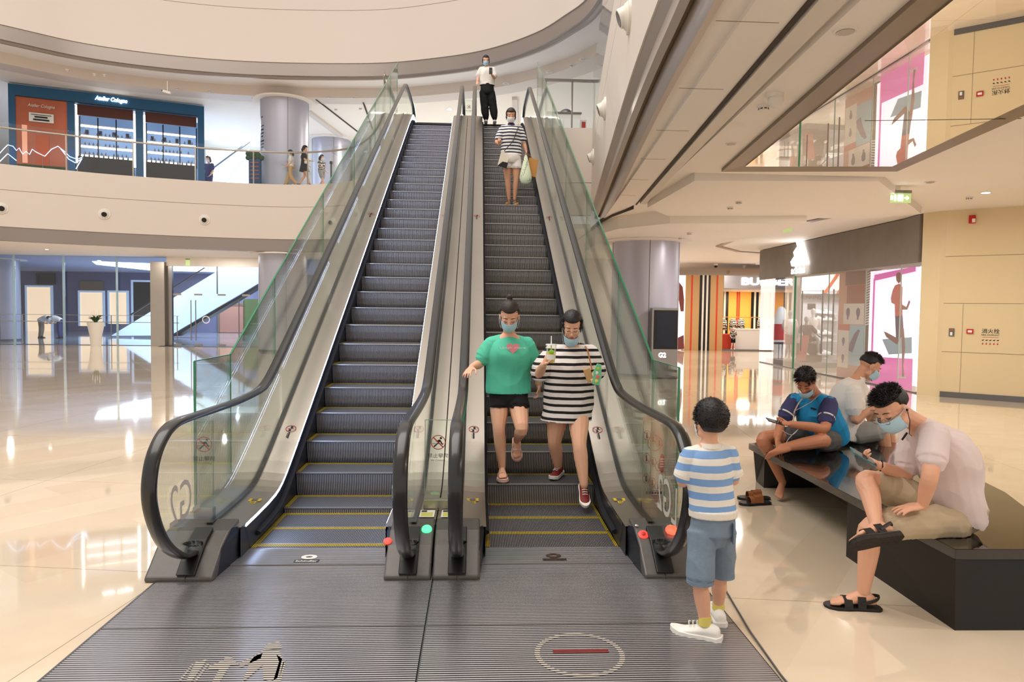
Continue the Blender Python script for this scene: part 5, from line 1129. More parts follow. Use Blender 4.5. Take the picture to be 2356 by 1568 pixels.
def shoe(T,a,d,s,mt,sole,nm='shoe',up=(0,0,1),collar=True):
    a=V(a);d=V(d).normalized();u=V(up);u=(u-d*u.dot(d)).normalized(); r=d.cross(u); z=a-u*.085*s; o=MB()
    sec=[]
    for x,w,h,lo in ((-.085,.026,.075,.02),(-.06,.036,.092,.018),(-.02,.038,.098,.018),(.02,.039,.085,.018),(.07,.044,.062,.016),(.12,.046,.048,.016),(.155,.038,.038,.016),(.178,.016,.026,.018)):
        sec.append([z+d*(x*s)+r*(w*s*math.cos(t)*(1-.25*max(0,math.sin(t))))+u*((lo+(h-lo)*(.5+.5*math.sin(t)))*s) for t in [2*PI*k/14 for k in range(14)]])
    up_=MB().ribbon(sec).build(nm,mt,T,smooth=True,sub=1)
    sec=[]
    for x,w,t0 in ((-.095,.022,.008),(-.07,.040,.0),(0,.038,.0),(.07,.047,.0),(.13,.049,.003),(.17,.030,.010),(.188,.010,.016)):
        sec.append([z+d*(x*s)+r*(w*s)+u*(t0*s),z+d*(x*s)-r*(w*s)+u*(t0*s),z+d*(x*s)-r*(w*s*1.02)+u*((t0+.032)*s),z+d*(x*s)+r*(w*s*1.02)+u*((t0+.032)*s)])
    MB().ribbon(sec).build('sole',sole,up_,bevel=.004); m=MB()
    for k in range(4):
        x=.015+k*.022; m.tube([z+d*(x*s)-r*.024*s+u*((.088-.22*(x-.02))*s),z+d*((x+.006)*s)+u*((.099-.24*(x-.02))*s),z+d*(x*s)+r*.024*s+u*((.088-.22*(x-.02))*s)],.0032*s,5)
    m.build('laces',sole if nm!='white_trainer' else 'paper',up_); return up_
def sandal(T,a,d,s,strap,solem,straps=((.01,.052),(.075,.05)),up=(0,0,1),heel=True,nm='sandal',drop=.065,buckle=None):
    a=V(a);d=V(d).normalized();u=V(up);u=(u-d*u.dot(d)).normalized(); r=d.cross(u); z=a-u*drop*s
    def sl(lo,hi,k=1):
        return [[z+d*(x*s)+r*(w*s*k)+u*(lo*s),z+d*(x*s)-r*(w*s*k)+u*(lo*s),z+d*(x*s)-r*(w*s*k)+u*(hi*s),z+d*(x*s)+r*(w*s*k)+u*(hi*s)] for x,w in ((-.095,.020),(-.075,.040),(-.02,.043),(.04,.045),(.09,.054),(.14,.056),(.18,.040),(.198,.016))]
    t=MB().ribbon(sl(-.032,-.010,1.05)).build(nm,solem,T,bevel=.004); MB().ribbon(sl(-.0095,-.002)).build('footbed','dark' if strap!='sandalp' else 'sandalp',t,bevel=.002)
    if solem=='solepat':
        pass
    for x,h in straps:
        hw=.043 if x>.05 else .037
        q=[(hw+.004,-.006),(hw,.020),(hw*.75,h-.008),(0,h+.004),(-hw*.75,h-.008),(-hw,.020),(-hw-.004,-.006)]
        sec=[]
        for X,Z in q: p=z+d*(x*s)+r*(X*s)+u*(Z*s); n=(r*X+u*(Z-.01)).normalized()*.002*s; sec.append([p-d*.021*s-n,p+d*.021*s-n,p+d*.021*s+n,p-d*.021*s+n])
        st_=MB().ribbon(sec).build('strap',strap,t,smooth=True,ang=.6)
        if buckle: p=z+d*(x*s)+r*(hw*.8*s)+u*((h-.012)*s); MB().ell(p,(.007*s,.007*s,.005*s),n=8).build('buckle',buckle,st_)
    if heel:
        m=MB(); P_=[z+d*(.02*s)+r*.04*s+u*.02*s,z-d*.05*s+r*.036*s+u*.045*s,z-d*.082*s+u*.055*s,z-d*.05*s-r*.036*s+u*.045*s,z+d*.02*s-r*.04*s+u*.02*s]; m.tube([p[:] for p in crom([tuple(p) for p in P_],4)],[(.003*s,.010*s)]*17,6,ref=u); m.build('heel_strap',strap,t)
    return t
def phone(c,d,n,s=1,label='',body='black',tilt=None):
    c=V(c);d=V(d).normalized();n=V(n);n=(n-d*n.dot(d)).normalized(); r=d.cross(n)
    t=thing('phone',label,'phone',c); MB().obox(c,d*.076*s,r*.036*s,n*.004*s).build('case',body,t,bevel=.003); MB().obox(c+n*.0042*s,d*.070*s,r*.032*s,n*.0004*s).build('screen','black',t); return t
SK=['hair','lip','eyew','iris']
DN=V((0,0,-1)); UPV=V((0,0,1))
# ---------------------------------------------------------------- boy
stripes('boystripe',2,.0755,[(0,(236,232,224)),(.47,(128,168,220))],.8,off=.025,wob=.012); mat('knit',(238,232,220),.85,bump=.3,bscale=250); mat('denim',(122,140,158),.85,noise_amt=.16,nscale=30,bump=.3,bscale=200); mat('sock',(222,206,110),.8); mat('wshoe',(240,238,232),.5)
def boy():
    T=thing('person','small boy in blue and white striped shirt and denim shorts, seen from behind','person',(1.33,3.76,0)); Y=3.77
    c=A(1634,968,Y); f=V((-.28,.95,.02)); s=.92; mb=MB(); ex=MB(); P,ax=head(mb,ex,c,f,(0,0,1),s)
    nk=A(1632,1012,Y); ch=A(1630,1075,Y); pel=A(1640,1205,Y); sL=A(1586,1048,Y); sR=A(1676,1044,Y+.02)
    limb(mb,[c+DN*.05,nk+DN*.02],[.042,.044]); torso(mb,pel,ch,nk,sL,sR,.66,0)
    eL,wL=A(1570,1108,Y+.02),A(1598,1085,Y+.16); eR,wR=A(1688,1104,Y+.04),A(1655,1080,Y+.19)
    limb(mb,[sL,sL.lerp(eL,.5),eL,eL.lerp(wL,.45),wL],[.034,.036,.031,.030,.020]); limb(mb,[sR,sR.lerp(eR,.5),eR,eR.lerp(wR,.45),wR],[.034,.036,.031,.030,.020])
    hand(mb,wL,(.5,.8,.3),(.5,0,-.8),(0,0,1),.72,.9); hand(mb,wR,(-.5,.8,.3),(-.5,0,-.8),(0,0,1),.72,.9)
    hL,hR=pel+V((-.06,0,-.02)),pel+V((.06,.02,-.02)); kL,aL=A(1612,1345,3.72),A(1622,1430,3.70); kR,aR=A(1655,1330,3.86),A(1653,1392,3.90)
    for h,k,a in ((hL,kL,aL),(hR,kR,aR)): limb(mb,[h,h.lerp(k,.5),k,k.lerp(a,.35),a,a+DN*.03],[.062,.056,.043,.044,.029,.030])
    remesh(mb,.0045,'body',['skin']+SK,T,extra=ex)
    hm=MB(); hairshell(hm,c,f,(0,0,1),s,.020,.45,-.80,-.55,.0015,3); 
    remesh(hm,.004,'hair','hair',T,2,.0006,80,extra=tufts(c,ax,s,1100,-.5,.011,.003,.0022,2,3,.112))
    maskmesh(T,P,'maskw')
    # shirt
    mb=MB(); torso(mb,pel+UPV*.05,ch,nk+DN*.012,sL,sR,.66,.016,hipw=.175,waist=.165,chest=.172)
    for a,b in ((sL,eL),(sR,eR)): limb(mb,[a,a.lerp(b,.35),a.lerp(b,.72)],[.054,.054,.056],14)
    hz=A(1640,1178,Y).z; sh=remesh(mb,.006,'shirt','boystripe',T,5,.004,7,keep=lambda v:v.z>hz+.02)
    mb=MB(); mb.tube([pel+UPV*.088,pel+UPV*.045],[(.136,.100),(.134,.100)],24,ref=(0,1,0)); mb.v=[v for v in mb.v]; remesh(mb,.006,'waistband','knit',sh,2)
    mb=MB(); mb.tube([nk+DN*.040,nk+DN*.012],[.070,.055],20); remesh(mb,.005,'collar','knit',sh,2)
    for a,b in ((sL,eL),(sR,eR)): MB().tube([a.lerp(b,.68),a.lerp(b,.80)],[.0585,.0575],18).build('cuff','knit',sh,smooth=True,ang=.7)
    mb=MB(); limb(mb,[pel+UPV*.06,pel+DN*.05],[(.118,.085),(.122,.092)],18)
    eLh,eRh=A(1611,1330,3.72),A(1663,1318,3.86)
    limb(mb,[hL+V((.0,0,-.02)),hL.lerp(eLh,.55),eLh],[.078,.074,.073],16); limb(mb,[hR+V((0,0,-.02)),hR.lerp(eRh,.55),eRh],[.078,.070,.064],16)
    zL,zR=A(1611,1338,3.72).z,A(1663,1326,3.86).z
    so=remesh(mb,.006,'shorts','denim',T,4,.005,8,keep=lambda v:v.z>(zL if v.x<(kL.x+kR.x)/2-.01 else zR))
    MB().tube([eLh+DN*.015+V((0,0,.012)),eLh+DN*.022],[.0745,.074],18).build('hem','denim',so,smooth=True,ang=.7); MB().tube([eRh+UPV*.0,eRh+DN*.02],[.066,.066],18).build('hem','denim',so,smooth=True,ang=.7)
    MB().obox(A(1685,1225,Y-.06),(.004,.03,0),(.0,.002,.0),(0,0,.055)).build('pocket','denim',so)
    for a,d in ((aL+DN*.012,(-.86,.5,0)),(aR+DN*.012,(.12,.99,0))):
        x=V((a.x,a.y,.08)); shoe(T,x+V(d)*.0,d,1.0,'wshoe','wshoe','white_trainer'); MB().tube([V((a.x,a.y,.075)),V((a.x,a.y,.125))],[.035,.033],16).build('sock','sock',T,smooth=True,ang=.8)
boy()
# ---------------------------------------------------------------- walking woman in green
mat('teal',(92,204,172),.85,bump=.15,bscale=200); mat('blackc',(16,15,17),.85); mat('pinkh',(238,150,160),.7); mat('sandalp',(222,184,172),.6)
def woman_green():
    T=thing('person','woman in a green shirt with a pink heart and black shorts, hand on the handrail','person',(.33,6.5,.2)); Y=6.5
    c=A(1172,726,6.42); f=V((-.05,-.82,-.58)); s=1.08; mb=MB(); ex=MB(); P,ax=head(mb,ex,c,f,(0,-.2,1),s,True)
    nk=A(1171,766,6.52); ch=A(1170,815,6.52); pel=A(1170,905,6.55); sR=A(1130,792,6.52); sL=A(1212,792,6.54)
    limb(mb,[c+DN*.06+V((0,.02,0)),nk],[.052,.056]); torso(mb,pel,ch,nk,sL,sR,1.0,0,1,hipw=.175,waist=.15)
    e1,w1=A(1104,836,6.50),A(1084,845,6.34); e2,w2=A(1234,850,6.62),A(1240,886,6.60)
    limb(mb,[sR,sR.lerp(e1,.5),e1,e1.lerp(w1,.4),w1],[.052,.050,.042,.040,.027]); limb(mb,[sL,sL.lerp(e2,.5),e2,e2.lerp(w2,.4),w2],[.052,.050,.042,.040,.027])
    hand(mb,w1,V((-.12,-.35,-.14)),(0,-.3,-1),(1,-.4,0),1.0,.22,1.6); hand(mb,w2,(0,-.15,-1),(-1,0,0),(0,-1,0),.95,.6)
    hR,hL=pel+V((-.085,0,-.04)),pel+V((.085,0,-.04)); kR,aR=A(1148,985,6.42),A(1155,1076,6.47); kL,aL=A(1200,986,6.30),A(1189,1012,6.72)
    for h,k,a,q in ((hR,kR,aR,1),(hL,kL,aL,1)): limb(mb,[h,h.lerp(k,.45),k,k.lerp(a,.35),a],[.090,.084,.058,.055,.033])
    foot(mb,aR+DN*.0,(.02,-1,0),.92,1); foot(mb,aL,(0,-.72,-.68),.92,1,up=(0,-.7,.7))
    remesh(mb,.005,'body',['skin4']+SK,T,extra=ex)
    hm=MB(); hairshell(hm,c,f,(0,-.2,1),s,.014,.50,-.75,-.25,.001,5); r_,f_,u_=ax; hm.ell(c+u_*.140*s+f_*-.080,(.032,.032,.027),n=14); hm.ell(c+u_*.125*s+f_*-.06,(.022,.022,.02),n=10)
    remesh(hm,.005,'hair','hair2',T,2,.0006,60,extra=tufts(c,ax,s,160,.2,.010,-.012,.0016,.6,8,.104))
    maskmesh(T,P,'maskb')
    mb=MB(); torso(mb,pel+DN*-.02,ch,nk+DN*.008,sL,sR,1.0,.022,1,hipw=.188,waist=.18,chest=.182,dep=.13)
    s1,s2=sR.lerp(e1,.66),sL.lerp(e2,.62); limb(mb,[sR,sR.lerp(s1,.5),s1],[.074,.076,.080],16); limb(mb,[sL,sL.lerp(s2,.5),s2],[.074,.076,.078],16)
    hz=A(1170,905,6.52).z; sh=remesh(mb,.007,'shirt','teal',T,5,.007,6,keep=lambda v:v.z>hz)
    # heart print on the chest
    hc=A(1180,800,6.365); m=MB(); H_=[]
    for k in range(28):
        t=2*PI*k/28; H_.append((16*math.sin(t)**3/16*.058,(13*math.cos(t)-5*math.cos(2*t)-2*math.cos(3*t)-math.cos(4*t))/16*.055))
    m.exf(H_,hc,(1,0,0),(0,-.12,1),(0,-1,0),.004); m.build('heart_print','pinkh',sh); 
    text('Laugh more','shirt_lettering','paper',hc+V((-.0,-.006,-.012)),(1,0,0),(0,-.1,1),.026,sh,w=.235)
    mb=MB(); limb(mb,[pel+UPV*.05,pel+DN*.04,pel+DN*.11],[(.178,.122),(.182,.128),(.14,.115)],20); k1=hR.lerp(kR,.36);k2=hL.lerp(kL,.36); limb(mb,[hR,k1],[.098,.102],16); limb(mb,[hL,k2],[.098,.102],16)
    z0=A(1170,936,6.5).z; remesh(mb,.007,'shorts','blackc',T,4,.003,8,keep=lambda v:v.z>z0)
    sandal(T,aR,(.02,-1,0),.95,'sandalp','sandalp',((.03,.062),(.09,.045)),heel=False); sandal(T,aL,(0,-.72,-.68),.95,'sandalp','sandalp',((.03,.062),(.09,.045)),up=(0,-.7,.7),heel=False)
woman_green()
# ---------------------------------------------------------------- walking woman in the striped dress
stripes('dressstripe',2,.062,[(0,(234,228,224)),(.60,(24,22,26))],.85,off=.01,wob=.012); mat('redshoe',(128,34,34),.6); mat('cuplid',(235,240,235),.3); mat('tea',(236,214,90),.3); mat('lime',(150,210,50),.5); mat('packet',(120,200,160),.4); mat('packet2',(240,220,80),.4)
glassmat('cupc',(244,244,236),.5)
def woman_dress():
    T=thing('person','woman in a loose black and white striped dress holding a drink, stepping down','person',(.92,6.3,.2))
    c=A(1316,750,6.28); f=V((-.12,-.86,-.50)); s=1.02; mb=MB(); ex=MB(); P,ax=head(mb,ex,c,f,(0,-.2,1),s,True)
    nk=A(1314,790,6.40); ch=A(1312,835,6.42); pel=A(1308,930,6.42); sR=A(1270,812,6.42); sL=A(1356,812,6.44)
    limb(mb,[c+DN*.06+V((0,.02,0)),nk],[.052,.058]); torso(mb,pel,ch,nk,sL,sR,1.05,0,1,hipw=.18,waist=.16,belly=.02)
    e1,w1=A(1239,862,6.36),A(1251,838,6.14); e2,w2=A(1376,858,6.42),A(1364,868,6.16)
    limb(mb,[sR,sR.lerp(e1,.5),e1,e1.lerp(w1,.4),w1],[.054,.054,.046,.044,.029]); limb(mb,[sL,sL.lerp(e2,.5),e2,e2.lerp(w2,.4),w2],[.054,.054,.046,.044,.029])
    cup=A(1268,812,6.09); hand(mb,w1,(.28,-.30,.85),(.95,.1,-.1),(0,-1,.3),1.0,.55,1,(.5,.55,.6,.65)); hand(mb,w2,(-.05,-.8,.1),(.3,-.2,-1),(-1,0,0),.95,.8)
    hR,hL=pel+V((-.09,0,-.04)),pel+V((.09,0,-.04)); kR,aR=A(1276,1014,6.42),A(1284,1074,6.58); kL,aL=A(1333,1020,6.18),A(1344,1116,6.10)
    for h,k,a in ((hR,kR,aR),(hL,kL,aL)): limb(mb,[h,h.lerp(k,.45),k,k.lerp(a,.35),a],[.098,.094,.064,.062,.036])
    remesh(mb,.005,'body',['skin4']+SK,T,extra=ex)
    hm=MB(); hairshell(hm,c,f,(0,-.2,1),s,.020,.50,-.75,-.45,.002,9); r_,f_,u_=ax; hm.ell(c+f_*-.12+u_*.03,(.05,.045,.06),n=12); [hm.tube([c+r_*(q*.074)+f_*.012+u_*.04,c+r_*(q*.084)-f_*.006-u_*.02,c+r_*(q*.080)-f_*.02-u_*.075],[.020,.018,.006],10) for q in (-1,1)]
    remesh(hm,.005,'hair','hair',T,1,.001,60,extra=tufts(c,ax,s,300,.1,.014,-.010,.0016,.6,9,.110))
    maskmesh(T,P,'maskb',.062)
    m=MB()
    for q in (-1,1):
        n=16; cc=P(q*.034,.098,-.006); pts=[cc+r_*(.026*math.cos(2*PI*k/n))+u_*(.022*math.sin(2*PI*k/n)) for k in range(n+1)]; m.tube(pts,.0012,5); m.tube([P(q*.06,.094,0),P(q*.08,.03,.0),P(q*.086,-.01,0)],.0012,4)
    m.tube([P(-.01,.1,-.003),P(.01,.1,-.003)],.0012,4); m.build('glasses','steel2',T)
    mb=MB(); torso(mb,pel,ch,nk+DN*.008,sL,sR,1.05,.03,1,hipw=.19,waist=.19,chest=.19,dep=.135,belly=.03)
    limb(mb,[ch,pel,A(1303,968,6.42)+DN*.02],[(.205,.15),(.215,.165),(.235,.185)],22); 
    s1,s2=sR.lerp(e1,.88),sL.lerp(e2,.88); limb(mb,[sR,sR.lerp(s1,.5),s1],[.080,.092,.088],16); limb(mb,[sL,sL.lerp(s2,.5),s2],[.080,.090,.084],16)
    hz=A(1303,971,6.3).z; dr=remesh(mb,.007,'dress','dressstripe',T,5,.009,5,keep=lambda v:v.z>hz)
    MB().tube([nk+UPV*.0,nk+UPV*.010],[.078,.074],22).build('neckband','blackc',dr,smooth=True,ang=.8)
    shoe(T,aR+DN*.0,(-.45,-.9,-.05),.98,'redshoe','wshoe','trainer'); shoe(T,aL+DN*.01,(0,-.80,-.55),.98,'redshoe','wshoe','trainer',up=(0,-.5,.8))
    # things she holds
    t=thing('drink_cup','clear cup of pale fruit tea with a straw, in the hand before the striped dress','cup',cup+DN*.07); b=cup+DN*.085
    MB().tube([b,b+UPV*.155],[.034,.047],24).build('cup','cupc',t,smooth=True,ang=.7); MB().tube([b+UPV*.004,b+UPV*.10],[.031,.041],20).build('tea','tea',t,smooth=True,ang=.7); MB().tube([b+UPV*.155,b+UPV*.165],[.049,.047],24).build('lid','cuplid',t,smooth=True,ang=.7)
    MB().tube([b+UPV*.1,b+UPV*.235],.005,8).build('straw','shopw',t); MB().ell(b+V((.0,-.038,.10)),(.022,.010,.02),n=10).build('lime_slice','lime',t); MB().tube([b+UPV*.03,b+UPV*.075],[.0385,.0415],20).build('label','paper',t,smooth=True,ang=.7)
    q=A(1373,862,6.04); t=thing('snack_packet','colourful folded packet in the left hand of the woman in the striped dress','packet',q)
    m=MB(); m.exf([(-.03,-.08),(.03,-.09),(.045,-.02),(.03,.09),(-.01,.10),(-.035,.03)],q,(1,.2,0),(.1,0,1),(0,-1,0),.012); m.build('packet_body','packet',t,bevel=.003)
    for k,mm in enumerate(('packet2','fig2','paper','lime')): MB().ell(q+V((.012*(k%2)-.006,-.0135,-.05+.035*k)),(.018,.002,.015),n=8).build('printed_blob',mm,t)
    q=A(1354,862,6.08); tag(MB().obox(q,(.028,0,.01),(0,.02,0),(-.02,0,.055)).build('tan_purse','tan',bevel=.004),'small tan purse held against the striped dress beside the colourful packet','purse')
    MB().tube([p for p in (sL+V((-.05,-.03,.075)),A(1352,805,6.26),A(1362,850,6.20))],[(.008,.003)]*3,6).build('bag_strap','wood',T)
woman_dress()
mat('tee',(222,206,204),.85,bump=.2,bscale=220); mat('khaki',(186,168,140),.85,bump=.2,bscale=220); mat('bluetee',(30,140,196),.8,bump=.2,bscale=220); mat('bluesl',(62,62,104),.85); mat('shortsg',(84,84,84),.85); mat('teew',(232,226,220),.85,bump=.2,bscale=220); mat('greyjog',(158,156,152),.9,noise_amt=.1,nscale=300)
mat('phonec',(40,110,120),.3); mat('lanyard',(170,156,140),.7); mat('sandalb',(150,92,56),.45); mat('blacks',(36,33,32),.55); mat('solepat',(44,36,32),.8,bump=1,bscale=45)
def seated_front():
    T=thing('person','man in a pale pink tee and khaki shorts, legs crossed, on the near bench end','person',(3.0,4.1,.45))
    c=A(2052,938,4.12); f=V((-.74,-.30,-.62)); up=(-.62,-.1,.78); s=1.10; mb=MB(); ex=MB(); P,ax=head(mb,ex,c,f,up,s); r_,f_,u_=ax
    nk=A(2113,975,4.17); ch=A(2172,1050,4.16); pel=A(2198,1178,4.17); sL=A(2152,1000,4.0); sR=A(2100,1002,4.33)
    limb(mb,[c-f_*.03-u_*.05,c.lerp(nk,.6),nk],[.056,.056,.062]); torso(mb,pel,ch,nk,sL,sR,1.05,0,hipw=.15)
    e1,w1=A(2140,1092,3.88),A(2122,1163,3.97); e2,w2=A(2083,1096,4.26),A(2024,1070,4.12)
    limb(mb,[sL,sL.lerp(e1,.5),e1,e1.lerp(w1,.4),w1],[.054,.053,.046,.044,.030]); limb(mb,[sR,sR.lerp(e2,.5),e2,e2.lerp(w2,.4),w2],[.052,.050,.042,.042,.028])
    hand(mb,w1,(-1,-.05,-.12),(0,.1,-1),(-.2,1,0),1.08,.18); hand(mb,w2,(-.86,-.1,.42),(.30,-.35,.85),(0,-1,.1),1.05,.62)
    hL,hR=pel+V((-.06,-.09,-.03)),pel+V((-.06,.10,.0)); kR,aR=A(1996,1103,4.20),A(2016,1207,3.92); kL,aL=A(2006,1212,4.03),A(1986,1362,4.06)
    limb(mb,[hR,hR.lerp(kR,.5),kR,kR.lerp(aR,.35),aR],[.092,.084,.062,.058,.034]); limb(mb,[hL,hL.lerp(kL,.5),kL,kL.lerp(aL,.35),aL],[.095,.086,.064,.060,.035])
    fd1=V((-1,-.12,-.10)); fu1=V((-.05,.75,.66)); fd2=V((-.96,.18,0)); foot(mb,aR,fd1,1.05,1,up=fu1); aL2=V((aL.x,aL.y,.09)); foot(mb,aL2,fd2,1.05,-1)
    remesh(mb,.0045,'body',['skin']+SK,T,extra=ex)
    hm=MB(); hairshell(hm,c,f,up,s,.010,.42,-.30,.02,.001,21)
    remesh(hm,.004,'hair','hair',T,2,.0005,60,extra=tufts(c,ax,s,1500,.45,.026,.012,.0020,.80,21,.103))
    maskmesh(T,P,'maskb')
    m=MB()
    for q in (-1,1):
        n=16; cc=P(q*.034,.112,-.004); m.tube([cc+r_*(.027*math.cos(2*PI*k/n))+u_*(.019*math.sin(2*PI*k/n)) for k in range(n+1)],.0016,5); m.tube([P(q*.06,.107,.004),P(q*.082,.05,.004),P(q*.086,-.005,.002),P(q*.084,-.02,-.02)],.0022,5)
    m.tube([P(-.009,.115,0),P(.009,.115,0)],.0014,4); m.build('glasses','steelb',T)
    m=MB(); m.ell(P(-.088,-.002,-.012),(.008,.008,.008),n=8); m.tube([P(-.09,0,-.015),P(-.086,.02,-.07),P(-.06,.05,-.14),nk+V((-.09,-.08,-.06))],.0022,5); m.build('neckband_earphone','black',T); MB().tube([P(-.035,.035,-.145),P(-.015,.075,-.165)],.006,8).build('earphone_battery','black',T)
    # clothes
    mb=MB(); torso(mb,pel+V((.02,0,-.0)),ch+V((.015,0,0)),nk+V((.012,0,-.004)),sL,sR,1.05,.024,hipw=.158,waist=.155,chest=.165,dep=.14,belly=.03,)
    s1,s2=sL.lerp(e1,.62),sR.lerp(e2,.72); limb(mb,[sL,sL.lerp(s1,.5),s1],[.078,.078,.080],16); limb(mb,[sR,sR.lerp(s2,.5),s2],[.074,.074,.074],16)
    remesh(mb,.006,'shirt','tee',T,5,.008,7,keep=lambda v:(v-pel).dot(V((.35,0,.94)))>-.045 )
    mb=MB(); limb(mb,[pel+V((.03,0,.06)),pel+V((.02,0,0)),pel+V((-.03,0,-.015))],[(.172,.125),(.178,.115),(.165,.10)],20,ref=(1,0,0)); 
    k1=hR.lerp(kR,.78); k2=hL.lerp(kL,.80); limb(mb,[hR,hR.lerp(k1,.5),k1],[.105,.104,.098],18); limb(mb,[hL,hL.lerp(k2,.5),k2],[.104,.104,.104],18); 
    remesh(mb,.006,'shorts','khaki',T,5,.009,7,keep=lambda v:v.z>.452)
    so=[o for o in T.children if o.name.startswith('shorts')][0]; MB().obox(A(2185,1192,3.995),(.045,-.006,-.02),(0,.002,0),(.004,0,.006)).build('pocket_trim','teew',so)
    sandal(T,aR,fd1,1.12,'blacks','solepat',((.015,.062),(.085,.046)),up=fu1,buckle='steel2'); sandal(T,aL2,fd2,1.12,'blacks','solepat',((.015,.062),(.085,.046)),buckle='steel2')
    ph=phone(A(1986,1050,4.06),(-.83,.0,.46),(.42,-.35,.84),1.08,'teal-cased phone in the hand of the man in the pale pink tee','phonec')
    m=MB(); m.tube([w2+V((.012,0,.03)),w2+V((.0,-.034,.0)),w2+V((.005,0,-.034)),w2+V((.015,.03,0)),w2+V((.012,0,.03))],[(.006,.003)]*5,6); m.build('wrist_strap','black',T)
seated_front()
def seated_blue():
    T=thing('person','barefoot man in a blue shirt with navy sleeves and a lanyard, on the bench','person',(3.4,6.7,.45))
    c=A(1853,876,6.48); f=V((-.46,-.56,-.70)); up=(-.28,-.46,.84); s=1.03; mb=MB(); ex=MB(); P,ax=head(mb,ex,c,f,up,s); r_,f_,u_=ax
    nk=A(1872,906,6.66); ch=A(1880,945,6.72); pel=A(1902,1000,6.76); sL=A(1908,930,6.56); sR=A(1828,922,6.78)
    limb(mb,[c-f_*.03-u_*.05,nk],[.058,.064]); torso(mb,pel,ch,nk,sL,sR,1.08,0,hipw=.165,belly=.04)
    e1,w1=A(1896,985,6.36),A(1818,975,6.30); e2,w2=A(1797,972,6.72),A(1789,1012,6.46)
    limb(mb,[sL,sL.lerp(e1,.5),e1,e1.lerp(w1,.4),w1],[.056,.054,.048,.044,.032]); limb(mb,[sR,sR.lerp(e2,.5),e2,e2.lerp(w2,.4),w2],[.054,.052,.046,.042,.030])
    hand(mb,w1,(-1,-.1,.1),(0,-.3,.9),(0,.6,.6),1.0,.6); hand(mb,w2,(-.1,-.7,-.7),(-.3,.3,-.8),(1,0,0),1.0,.35)
    hL,hR=pel+V((-.02,-.12,-.03)),pel+V((-.08,.08,-.03)); kL,aL=A(1886,1014,6.32),A(1796,1030,6.30); kR,aR=A(1757,1008,6.56),A(1800,1108,6.52)
    for h,k,a in ((hL,kL,aL),(hR,kR,aR)): limb(mb,[h,h.lerp(k,.5),k,k.lerp(a,.35),a],[.096,.088,.066,.060,.036])
    foot(mb,aL,(-1,-.1,-.2),1.0,1,up=(-.1,.8,.5)); foot(mb,aR,(-.55,-.75,-.42),1.0,-1,up=(-.2,-.4,.9))
    remesh(mb,.006,'body',['skin3']+SK,T,extra=ex)
    hm=MB(); hairshell(hm,c,f,up,s,.014,.50,-.45,-.05,.0015,31)
    remesh(hm,.005,'hair','hair',T,2,.0005,60,extra=tufts(c,ax,s,800,.1,.024,.012,.0022,.85,31,.106)); maskmesh(T,P,'maskb',.045)
    mb=MB(); torso(mb,pel,ch,nk,sL,sR,1.08,.024,hipw=.175,waist=.175,chest=.17,dep=.14,belly=.05); sh=remesh(mb,.007,'shirt','bluetee',T,5,.008,7,keep=lambda v:v.z>.455)
    for a,b,k in ((sL,e1,.66),(sR,e2,.66)):
        e_=a.lerp(b,k); mb=MB(); limb(mb,[a.lerp(b,-.03),a.lerp(e_,.5),e_],[.080,.080,.078],16); sl=remesh(mb,.007,'sleeve','bluesl',sh,3,.004,8); MB().tube([a.lerp(b,k-.09),a.lerp(b,k-.04)],[.0815,.0805],18).build('sleeve_band','teew',sl,smooth=True,ang=.8)
    MB().obox(A(1869,948,6.47),(.035,-.02,0),(0,.003,0),(0,0,.04)).build('chest_pocket','bluetee',sh); MB().obox(A(1872,940,6.45),(.022,-.012,-.006),(0,.002,0),(0,0,.008)).build('pocket_badge','blackc',sh)
    mb=MB(); limb(mb,[pel+V((0,0,.04)),pel+V((-.02,-.02,-.02))],[(.18,.13),(.18,.12)],18); k1=hL.lerp(kL,.7);k2=hR.lerp(kR,.62); limb(mb,[hL,k1],[.108,.102],16); limb(mb,[hR,k2],[.106,.102],16); remesh(mb,.007,'shorts','shortsg',T,4,.006,8,keep=lambda v:v.z>.453)
    m=MB(); a=nk+V((.03,-.08,.02)); b=nk+V((-.09,-.03,.0)); l=A(1828,945,6.50); m.tube([a,a.lerp(l,.5)+V((0,-.05,0)),l],[(.007,.002)]*3,5); m.tube([b,b.lerp(l,.5)+V((-.03,-.03,0)),l],[(.007,.002)]*3,5); m.tube([l,A(1824,975,6.42)],[(.007,.002)]*2,5); ln=m.build('lanyard','lanyard',T); MB().ell(A(1827,952,6.48),(.012,.012,.012),n=8).build('lanyard_clip','steel2',ln)
    MB().tube([p[:] for p in crom([tuple(A(1800,990,6.24)),tuple(A(1822,1000,6.3)),tuple(A(1838,985,6.34)),tuple(A(1815,1008,6.3)),tuple(A(1806,1025,6.3))],5)],.0022,5).build('earphone_cable','maskw',T)
    phone(A(1782,969,6.24),(-.93,-.1,.26),(.2,-.3,.9),1,'dark phone in the hand of the man in the blue shirt')
seated_blue()
for i,(p,d,lab) in enumerate((((2.64,6.33),(-1,-.1,0),'nearer brown leather sandal on the floor by the barefoot man'),((2.70,6.50),(-1,.05,0),'farther brown leather sandal on the floor by the barefoot man'))):
    t=thing('sandal',lab,'shoe',(p[0],p[1],0),'brown sandals by the bench'); o=sandal(t,(p[0],p[1],.094),d,1.05,'sandalb','black',((.01,.06),(.05,.055),(.09,.045)),heel=False,nm='sole_body')
